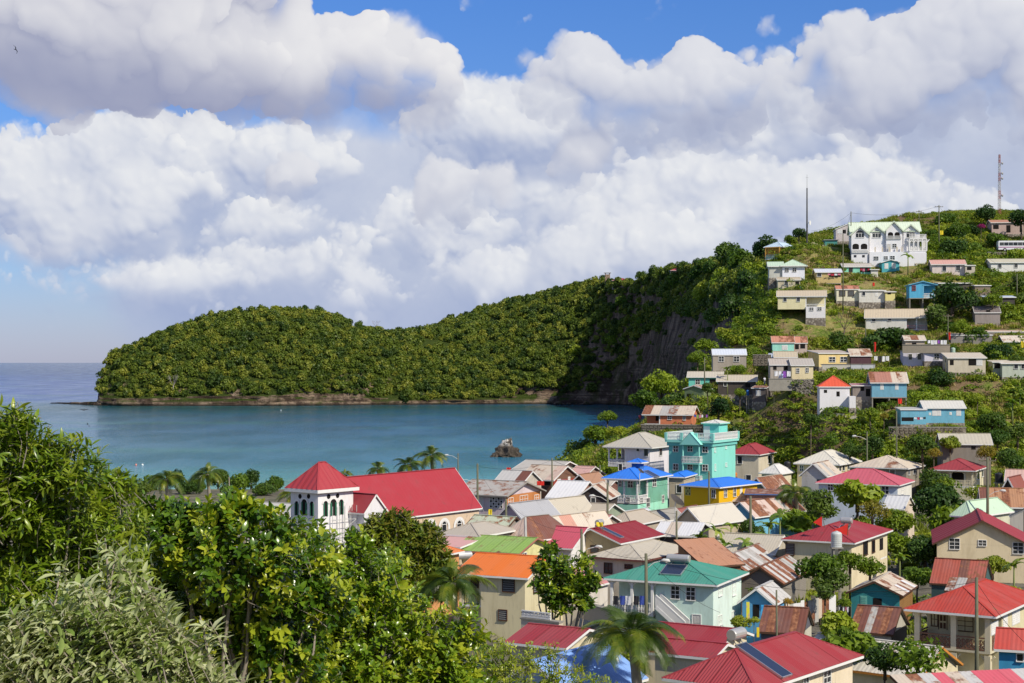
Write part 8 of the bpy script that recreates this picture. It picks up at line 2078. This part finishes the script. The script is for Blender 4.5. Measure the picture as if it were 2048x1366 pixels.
flag(1796,797,812,285,.7,.9, FLAGR, 'little red flag above the light blue lean-to'); flag(1074,962,976,228,1.0,.6, FLAGR, 'red flag flying beside the brick red house')
flag(1022,935,966,300,-.8,1.2, FLAGR, 'red flag on the beach'); flag(977,1018,1036,180,.4,1.2, FLAGY, 'tall yellow flag beside the church'); flag(1206,1044,1062,170,-.7,.45, FLAGY, 'yellow flag by the white solar tank')
flag(2042,682,700,322,.5,1.3, FLAGY, 'yellow flag at the right edge of the hill'); flag(1880,461,466,394,.8,1.0, FLAGY, 'small yellow flag on the ridge pole')
CL = [m_plain('washing_white', (.70,.70,.72)), m_plain('washing_red', (.45,.03,.06)), m_plain('washing_blue', (.06,.10,.40)), m_plain('washing_purple', (.25,.08,.40)), m_plain('washing_black', (.03,.03,.035)), m_plain('washing_pink', (.6,.2,.3)), m_plain('washing_green', (.25,.4,.1))]
def washing(x0, x1, y, Y, hpx, cols, label, posts=True):
    a = P(x0, y, Y); b = P(x1, y, Y); root = empty('washing_line', a,0, label, 'washing line'); L_ = b.x - a.x
    m = MB(); m.tube([(0,0,0),(L_ / 2,0,-.06),(L_,0,0)],.012,4, False); m.build('line', WIREM, root)
    if posts:
        for q in (0, L_):
            g = ground_z(a.x + q, a.y); m = MB(); m.tube([(q,0,.1),(q,0, g - a.z - .2)],.04,6); m.build('line_post', POLEM, root)
    n = len(cols); w = L_ / n
    for i, c in enumerate(cols):
        hh_ = hpx / FPX * Y * (.7 + .5 * ((i * 37) % 10) / 10); cloth(w * .82, hh_, i + x0,4,3,.06).build('garment', CL[c], root, loc=(w * i + w * .08,0,-.03))
washing(1388,1416,829,294,7,(2,6,5,0,4,3), 'colourful washing beside the salmon bungalow')
washing(1855,1894,680,321,9,(0,0,0,3,0,0), 'white sheets drying above the roof terrace')
washing(1828,1852,834,278.5,5,(0,1,0,4), 'washing hanging under the light blue lean-to', False)
washing(1748,1779,712,319,12,(0,4,0,0), 'white sheets beside the yellow bungalow')
washing(1548,1582,742,303,14,(0,0,3,0), 'large pale cloths hung before the unfinished grey house')
washing(1676,1702,1213,140,10,(0,4,0,5,0,4), 'washing strung before the turquoise shed')
washing(1655,1682,547,370.5,4,(5,1,0,5), 'pink washing on the ochre veranda', False)
washing(1720,1740,537,377.5,5,(1,5,4,1), 'red washing on the seafoam veranda', False)
for i,(q0, q1, c) in enumerate([(288,330,4),(345,388,2),(392,436,0),(462,505,4),(512,558,2)]):
    g0 = h_face(h_green, 'L', vx('z7', q0), vy('z7', 560),-.5); g1 = h_face(h_green, 'L', vx('z7', q1), vy('z7', 560),-.5)
    w0 = h_green.M @ Vector((g0[0],-.62, g0[1])); o = cloth(g1[0] - g0[0],.75, i,4,3,.03).build('towel', CL[c], None, loc=w0, rz=-h_green.th)
    tag(o, ['dark towel at the left end of the balcony rail', 'blue towel second on the balcony rail', 'white patterned towel in the middle of the balcony rail', 'dark towel right of the middle column', 'deep blue towel at the right end of the balcony rail'][i], 'towel')
# ---- terraces, stairs, walls
ST = m_stone(); ST2 = m_stone((.30,.26,.20),(.10,.085,.065),2.2)
def wallbox(x0, x1, y0, y1, Y0, Y1, label, mat=ST, th=.5, name='retaining_wall', cat='wall', courses=True):
    a = P(x0, y0, Y0); b = P(x1, y0, Y1); h_ = (y1 - y0) / FPX * Y0 + .6
    root = empty(name,(a.x, a.y, a.z), math.atan2(b.y - a.y, b.x - a.x), label, cat); L_ = math.hypot(b.x - a.x, b.y - a.y)
    m = MB(); m.box(0, L_,0, th,-h_,0); m.build('wall_core', mat, root)
    if courses:
        rnd = random.Random(int(x0)); n = 0; z = -.02; protos_ = []
        for q in range(6):
            s = MB(); w, hh_ = .5,.3; pts = [(-.5,-.5),(.5,-.5),(.5,.5),(-.5,.5)]
            j = [(px_ + rnd.uniform(-.08,.08), pz_ + rnd.uniform(-.1,.1)) for px_, pz_ in pts]
            f = [(px_ * .9,-.07 - rnd.random() * .05, pz_ * .86) for px_, pz_ in j]; bk = [(px_,.01, pz_) for px_, pz_ in j]
            s.poly(f)
            for i in range(4): s.poly([f[i], bk[i], bk[(i + 1) % 4], f[(i + 1) % 4]])
            protos_.append(s.mesh('stone', mat))
        cw = .85; ch = .52
        while z - ch > -h_ and n < 290:
            x = rnd.random() * .3
            while x + cw < L_ and n < 290:
                w = cw * rnd.uniform(.7,1.1); o = link('stone', protos_[n % 6], root,(x + w / 2,-.005, z - ch / 2)); o.scale = (w * .97,1, ch * .95); x += w; n += 1
            z -= ch
    m = MB(); m.box(-.05, L_ + .05,-.08, th + .05,.002,.12); m.build('coping', CONC, root)
    return root
wallbox(1282,1410,850,876,299,297, 'mossy stone terrace wall under the salmon bungalow')
wallbox(1778,1932,855,876,278,277, 'long grey retaining wall below the light blue bungalow', ST2)
wallbox(1580,1628,760,782,302.5,302, 'pebbly stone base under the cream corner house', m_stone((.5,.46,.38),(.06,.05,.045),3.0))
wallbox(1506,1542,710,726,322,321, 'short stone wall left of the beige roofed room', ST2)
wallbox(1538,1584,758,775,302,302, 'grey block wall under the unfinished house', CONC, courses=False)
wallbox(1640,1702,729,740,321,320, 'white balustraded parapet of the yellow bungalow', m_plain('parapet_white', (.55,.52,.45)), courses=False, name='parapet')
wallbox(1702,1750,729,738,319,319, 'pale block parapet in front of the dark porch', m_plain('parapet_grey', (.45,.47,.5)), courses=False, name='parapet')
wallbox(1805,1852,690,700,317,316, 'rusty terrace railing wall, left part', m_plain('terrace_parapet', (.3,.26,.2)),.15, courses=False, name='parapet')
wallbox(1852,1900,690,700,316,315, 'rusty terrace railing wall, right part', m_plain('terrace_parapet', (.3,.26,.2)),.15, courses=False, name='parapet')
wallbox(1975,2070,505,520,386,386, 'grey roadside wall under the parked bus', ST2)
wallbox(1600,1640,676,682,346,346, 'rough concrete footing on the bare soil slope', CONC, courses=False, name='footing')
wallbox(1672,1700,540,556,383,384, 'dark stone wall left of the mansion', ST)
wallbox(1160,1300,1206,1222,138,128, 'low garden wall left of the green roofed house', m_plain('garden_wall', (.42,.36,.28)), courses=False, name='garden_wall')
wallbox(1350,1372,1132,1140,160,158, 'short low wall behind the beige hip roof', CONC, courses=False, name='garden_wall')
r = wallbox(1042,1118,1238,1262,120,118, 'cream yard wall topped with white lattice blocks in front of the orange roofed house', m_plain('cream_yard', (.58,.50,.38)), courses=False, name='yard_wall')
railing(r, [(0,.1),(2.6,.1)],.12,.5, 'blocks', TRIM, 'lattice_blocks')
def steps(path, n, w, label, name='hillside_stair'):
    pts = [ray_ground(x, y,200,430) for x, y in path]; segs = [(pts[i + 1] - pts[i]).length for i in range(len(pts) - 1)]; tot = sum(segs)
    root = empty(name, pts[0],0, label, 'stair')
    for i in range(n):
        d = tot * (i + .5) / n; k = 0
        while k < len(segs) - 1 and d > segs[k]: d -= segs[k]; k += 1
        p = pts[k].lerp(pts[k + 1], d / segs[k]); g = ground_z(p.x, p.y); v = (pts[k + 1] - pts[k]); an = math.atan2(v.y, v.x)
        m = MB(); m.box(-tot / n * .5, tot / n * .52,-w / 2, w / 2,-.4,.16); m.build('step', m_plain('step_concrete', (.40,.37,.31),.9,.1), root, loc=(p.x - pts[0].x, p.y - pts[0].y, g - pts[0].z), rz=an)
steps([(1645,842),(1690,848),(1735,857),(1765,871),(1782,888),(1798,905),(1808,918)],46,1.3, 'long concrete stair curving down the slope below the light blue bungalow')
steps([(1262,866),(1250,875),(1240,884),(1236,890)],9,1.6, 'flight of stone steps left of the salmon bungalow')
steps([(2048,566),(2005,590),(1980,606)],16,1.0, 'narrow path of steps climbing at the right edge')
def fence(x0, y0, x1, y1, Y0, Y1, h_, n, label, mats):
    a = P(x0, y0, Y0); b = P(x1, y1, Y1); root = empty('zinc_fence', a, math.atan2(b.y - a.y, b.x - a.x), label, 'fence'); L_ = math.hypot(b.x - a.x, b.y - a.y); rnd = random.Random(int(x0))
    for i in range(n):
        w = L_ / n; m = MB(); k = 6; hh_ = h_ * rnd.uniform(.85,1.1)
        for q in range(k): m.quad((w * q / k,.03 * (q % 2),-hh_),(w * (q + 1) / k,.03 * ((q + 1) % 2),-hh_),(w * (q + 1) / k,.03 * ((q + 1) % 2),0),(w * q / k,.03 * (q % 2),0))
        m.build('fence_sheet', mats[rnd.randrange(len(mats))], root, loc=(w * i,.01 * (i % 2),(b.z - a.z) * i / n + rnd.uniform(-.1,.1)))
    for i in range(0, n + 1,3):
        m = MB(); m.box(L_ * i / n - .05, L_ * i / n + .05,.06,.16,-h_ - .3,.15); m.build('fence_post', POLEM, root)
fence(1572,1210,1672,1188,136,142,2.0,14, 'patched zinc fence behind the brown roofed shed', [R_WHITE, R_RUST, R_CREAM, R_MIX])
fence(1395,1075,1432,1082,172,170,2.2,5, 'dark sheet fence under the white zinc roof', [m_plain('dark_sheet', (.04,.04,.045))])
def panel(v, x0, y0, x1, y1, Y, col, label, name='painted_panel', cat='panel', rz=0):
    a = P(vx(v, x0), vy(v, y1), Y); w = (vx(v, x1) - vx(v, x0)) / FPX * Y; h_ = (vy(v, y1) - vy(v, y0)) / FPX * Y
    m, T, out = mat_base('mural_paint'); o = objco(T); n = T.noise(o,1.7,4,.6); principled(T, out, T.ramp(n, col),.7,.2)
    q = MB(); q.box(0, w,0,.06,0, h_); return tag(q.build(name, m, None, loc=a, rz=rz), label, cat)
panel('z7', 1545,640,1632,752,134.5, [(.3,(.02,.12,.35)),(.5,(.05,.35,.65)),(.65,(.45,.6,.6))], 'blue painted picture panel on the little shop wall')
panel('z7', 1420,615,1448,790,135, [(.3,(.6,.55,.02)),(.5,(.65,.62,.05)),(.65,(.45,.1,.35))], 'narrow yellow painted wall strip beside the shop opening')
panel('z7', 1508,832,1530,915,124, [(.3,(.7,.5,.02)),(.7,(.75,.6,.04))], 'yellow board leaning by the brown roofed shed')
# ---- bus on the road
def bus():
    p = P(1997,503,391); root = empty('parked_bus', (p.x, p.y, p.z),-.06, 'white minibus with magenta stripe parked on the road at the right edge', 'bus'); L_ = 7.6
    W_ = m_plain('bus_white', (.74,.73,.75),.3,.5); m = MB()
    prof = [(0,.45),(L_,.45),(L_,1.3),(L_ - .35,2.35),(L_ - .6,2.6),(.15,2.6),(0,2.4)]
    for y in (0,2.0): m.poly([(x, y, z) for x, z in (prof if y == 0 else prof[::-1])])
    for i in range(len(prof)):
        a, b = prof[i], prof[(i + 1) % len(prof)]; m.quad((a[0],0, a[1]),(a[0],2, a[1]),(b[0],2, b[1]),(b[0],0, b[1]))
    m.build('body', W_, root)
    for i in range(6): m = MB(); m.box(.3 + i * 1.08,1.28 + i * 1.08,-.03,-.005,1.45,2.2); m.build('window', GLASS, root)
    m = MB(); m.box(6.8,7.25,-.03,-.005,1.45,2.1); m.build('door_window', GLASS, root)
    m = MB(); m.box(.02, L_ - .02,-.025,-.004,.95,1.12); m.build('stripe', m_plain('magenta_stripe', (.35,.06,.25)), root)
    for x in (1.5,6.0):
        for y in (.05,1.95):
            m = MB(); m.tube([(x, y - .12,.42),(x, y + .12,.42)],.42,16); w = m.build('wheel', m_plain('tyre', (.02,.02,.02)), root)
            m = MB(); m.tube([(x, y - .14,.42),(x, y + .14,.42)],.2,12); m.build('rim', LAMPM, w)
bus()
# ---- birds
BIRD = m_plain('dark_plumage', (.02,.018,.017),.8)
def bird(x, y, Y, span, roll, yaw, pitch_, label):
    p = P(x, y, Y); root = empty('bird', p, yaw, label, 'bird'); root.rotation_euler = (pitch_, roll, yaw); s = span / 2; m = MB()
    m.tube([(0,-.42 * s,0),(0,-.3 * s,.01),(0,0,.02),(0,.3 * s,0),(0,.42 * s,0)], [.01,.05 * s,.09 * s,.05 * s,.01],8); m.build('body', BIRD, root, smooth=True)
    for sg in (-1,1):
        m = MB(); le = [(0,-.16),(.3,-.22),(.55,-.12),(1,.22)]; te = [(0,.10),(.3,.04),(.55,.08),(1,.24)]; z = [0,.16,.20,.02]
        for i in range(3):
            for dz in (0,-.012):
                m.quad((sg * le[i][0] * s, le[i][1] * s, z[i] * s + dz),(sg * le[i + 1][0] * s, le[i + 1][1] * s, z[i + 1] * s + dz),(sg * te[i + 1][0] * s, te[i + 1][1] * s, z[i + 1] * s + dz),(sg * te[i][0] * s, te[i][1] * s, z[i] * s + dz))
        m.build('wing', BIRD, root)
    m = MB()
    for sg in (-1,1): m.tri((0,.3 * s,0),(sg * .05 * s,.35 * s,0),(sg * .12 * s,.75 * s,0)); m.tri((0,.3 * s,-.01),(sg * .12 * s,.75 * s,-.01),(sg * .05 * s,.35 * s,-.01))
    m.build('tail', BIRD, root)
bird(31,99,150,.9, R(55), R(70), R(20), 'dark frigatebird high at the left edge of the sky')
bird(168,820,150,.85, R(0), R(10), R(30), 'dark bird gliding over the sea with wings bowed, the upper of two')
bird(175,849,150,.75, R(50), R(60), R(25), 'dark bird banking over the sea, the lower of two')
# ---- two people, small on the terraces
def person(x, ybase, Y, h_, label, shirt, trouser, turn=0.0, arm=.25):
    f = P(x, ybase, Y); root = empty('person', f, turn, label, 'person'); s = h_ / 1.75
    J = {'pel': (0,0,.93), 'sp': (0,.01,1.15), 'ch': (0,0,1.38), 'nk': (0,0,1.5), 'hd': (0,-.01,1.64), 'top': (0,0,1.74)}
    vs = [J['pel'], J['sp'], J['ch'], J['nk'], J['hd'], J['top'],
          (.10,0,.88),(.12,-.02,.48),(.12,.02,.08),(.12,-.12,.03),(-.10,0,.88),(-.12,.03,.48),(-.13,.02,.08),(-.13,-.12,.03),
          (.19,0,1.40),(.26,-.02,1.14),(.24,-arm,.93),(.23,-arm - .06,.84),(-.19,0,1.40),(-.26,0,1.14),(-.25,-.06,.90),(-.25,-.08,.80)]
    es = [(0,1),(1,2),(2,3),(3,4),(4,5),(0,6),(6,7),(7,8),(8,9),(0,10),(10,11),(11,12),(12,13),(2,14),(14,15),(15,16),(16,17),(2,18),(18,19),(19,20),(20,21)]
    rad = [.14,.13,.16,.06,.105,.07,.09,.065,.045,.04,.09,.065,.045,.04,.065,.045,.035,.04,.065,.045,.035,.04]
    o = bpy.data.meshes.new('body'); o.from_pydata([tuple(c * s for c in v) for v in vs], es, [])
    ob = link('body', o, root); o.materials.append(m_plain('brown_skin', (.10,.05,.03)))
    md = ob.modifiers.new('skin', 'SKIN')
    bmx = bmesh.new(); bmx.from_mesh(o); lay = bmx.verts.layers.skin.verify(); bmx.verts.ensure_lookup_table()
    for i, v in enumerate(bmx.verts): v[lay].radius = (rad[i] * s, rad[i] * s); v[lay].use_root = (i == 0)
    bmx.to_mesh(o); bmx.free(); sb = ob.modifiers.new('sub', 'SUBSURF'); sb.levels = 1; sb.render_levels = 1
    m = MB(); m.tube([(0,.005,.86 * s),(0,.01,1.1 * s),(0,0,1.36 * s),(0,0,1.47 * s)], [.19 * s,.18 * s,.21 * s,.10 * s],10)
    for sg, e in ((1,-.02),(-1,0)): m.tube([(sg * .15 * s,0,1.42 * s),(sg * .25 * s, e * s,1.2 * s)], [.09 * s,.07 * s],8)
    m.build('shirt', m_plain('shirt', shirt), root, smooth=True)
    m = MB()
    for sg in (-1,1): m.tube([(sg * .07 * s,0,.92 * s),(sg * .12 * s,0,.5 * s),(sg * .125 * s,.01 * s,.12 * s)], [.12 * s,.09 * s,.075 * s],8)
    m.build('trousers', m_plain('trousers', trouser), root, smooth=True)
    m = MB(); m.tube([(0,.015 * s,1.60 * s),(0,.02 * s,1.68 * s),(0,.015 * s,1.76 * s)], [.10 * s,.115 * s,.07 * s],10); m.build('hair', m_plain('black_hair', (.012,.01,.01)), root, smooth=True)
person(1529,771,304,1.72, 'person in white shirt and dark trousers standing by the unfinished grey house', (.6,.6,.62),(.04,.05,.10),.6)
person(1564,762,302.6,1.6, 'person in pale blue clothes among the hung cloths', (.35,.42,.6),(.3,.35,.5),-.3)
person(1280,846,304,1.7, 'person in red top at the left end of the salmon bungalow', (.5,.08,.10),(.05,.05,.08),.2)
def scaffold():
    h = h_tw; root = empty('scaffold', h.root.location.copy(),-h.th, 'thin metal scaffold standing against the right face of the church tower', 'scaffold'); m = MB(); y0 = 1.6; y1 = 4.4
    for y in (y0,(y0 + y1) / 2 - .4,(y0 + y1) / 2 + .4, y1):
        for x in (.5,1.2): p = MB(); p.bar((x, y,.2),(x, y,7.6),.045); p.build('upright', LAMPM, root)
    for z in (1.4,3.0,4.6,6.2):
        for x in (.5,1.2): p = MB(); p.bar((x, y0 - .5, z),(x, y1 + .5, z),.04); p.build('ledger', LAMPM, root)
        p = MB(); p.bar((.5, y0, z),(1.2, y0, z),.04); p.build('transom', LAMPM, root)
    for z in (1.4,3.0,4.6): p = MB(); p.bar((1.2, y0, z),(1.2, y1, z + 1.6),.035); p.build('brace', LAMPM, root)
scaffold()
def bare_tree(px, py, Y, h_, label, seed, mat=BARK, r0=.14):
    f = P(px, py, Y); g = f if Y > 900 else Vector((f.x, f.y, ground_z(f.x, f.y))); rnd = random.Random(seed); root = empty('bare_tree', g,0, label, 'tree')
    m = MB(); m.tube([(0,0,-.3),(.05 * h_,0, h_ * .35)], [r0 * 1.3, r0],6); m.build('trunk', mat, root, smooth=True)
    def br(p, d, L_, r, dep, mb):
        q = p + d * L_; mb.tube([tuple(p), tuple(p.lerp(q,.5) + Vector((rnd.uniform(-.05,.05),0,.03)) * L_), tuple(q)], [r, r * .75, r * .5],4)
        if dep:
            for _ in range(3): br(q,(d + Vector((rnd.uniform(-.8,.8), rnd.uniform(-.8,.8), rnd.uniform(-.1,.6)))).normalized(), L_ * rnd.uniform(.55,.8), r * .5, dep - 1, mb)
    for i in range(5):
        mb = MB(); br(Vector((.05 * h_,0, h_ * .33)), Vector((math.cos(i * 1.26), math.sin(i * 1.26),1.0 + rnd.random())).normalized(), h_ * .27, r0 * .6,3, mb); mb.build('bough', mat, root)
bare_tree(1686,655,343,6.5, 'leafless tree on the bare soil below the low cream house', 3)
GREYB = m_plain('grey_bark', (.34,.30,.28),.9)
f, _ = head_foot(751); bare_tree(751,724 - (f.z - CAMZ) / f.y * FPX, f.y,8.5, 'leafless grey tree on the saddle of the headland', 5, GREYB,.12)
f, _ = head_foot(345, 'at', 785); bare_tree(345,724 - (f.z - CAMZ) / f.y * FPX, f.y - 2,12, 'pale dead tree low on the headland above the shore rocks', 6, GREYB,.22)
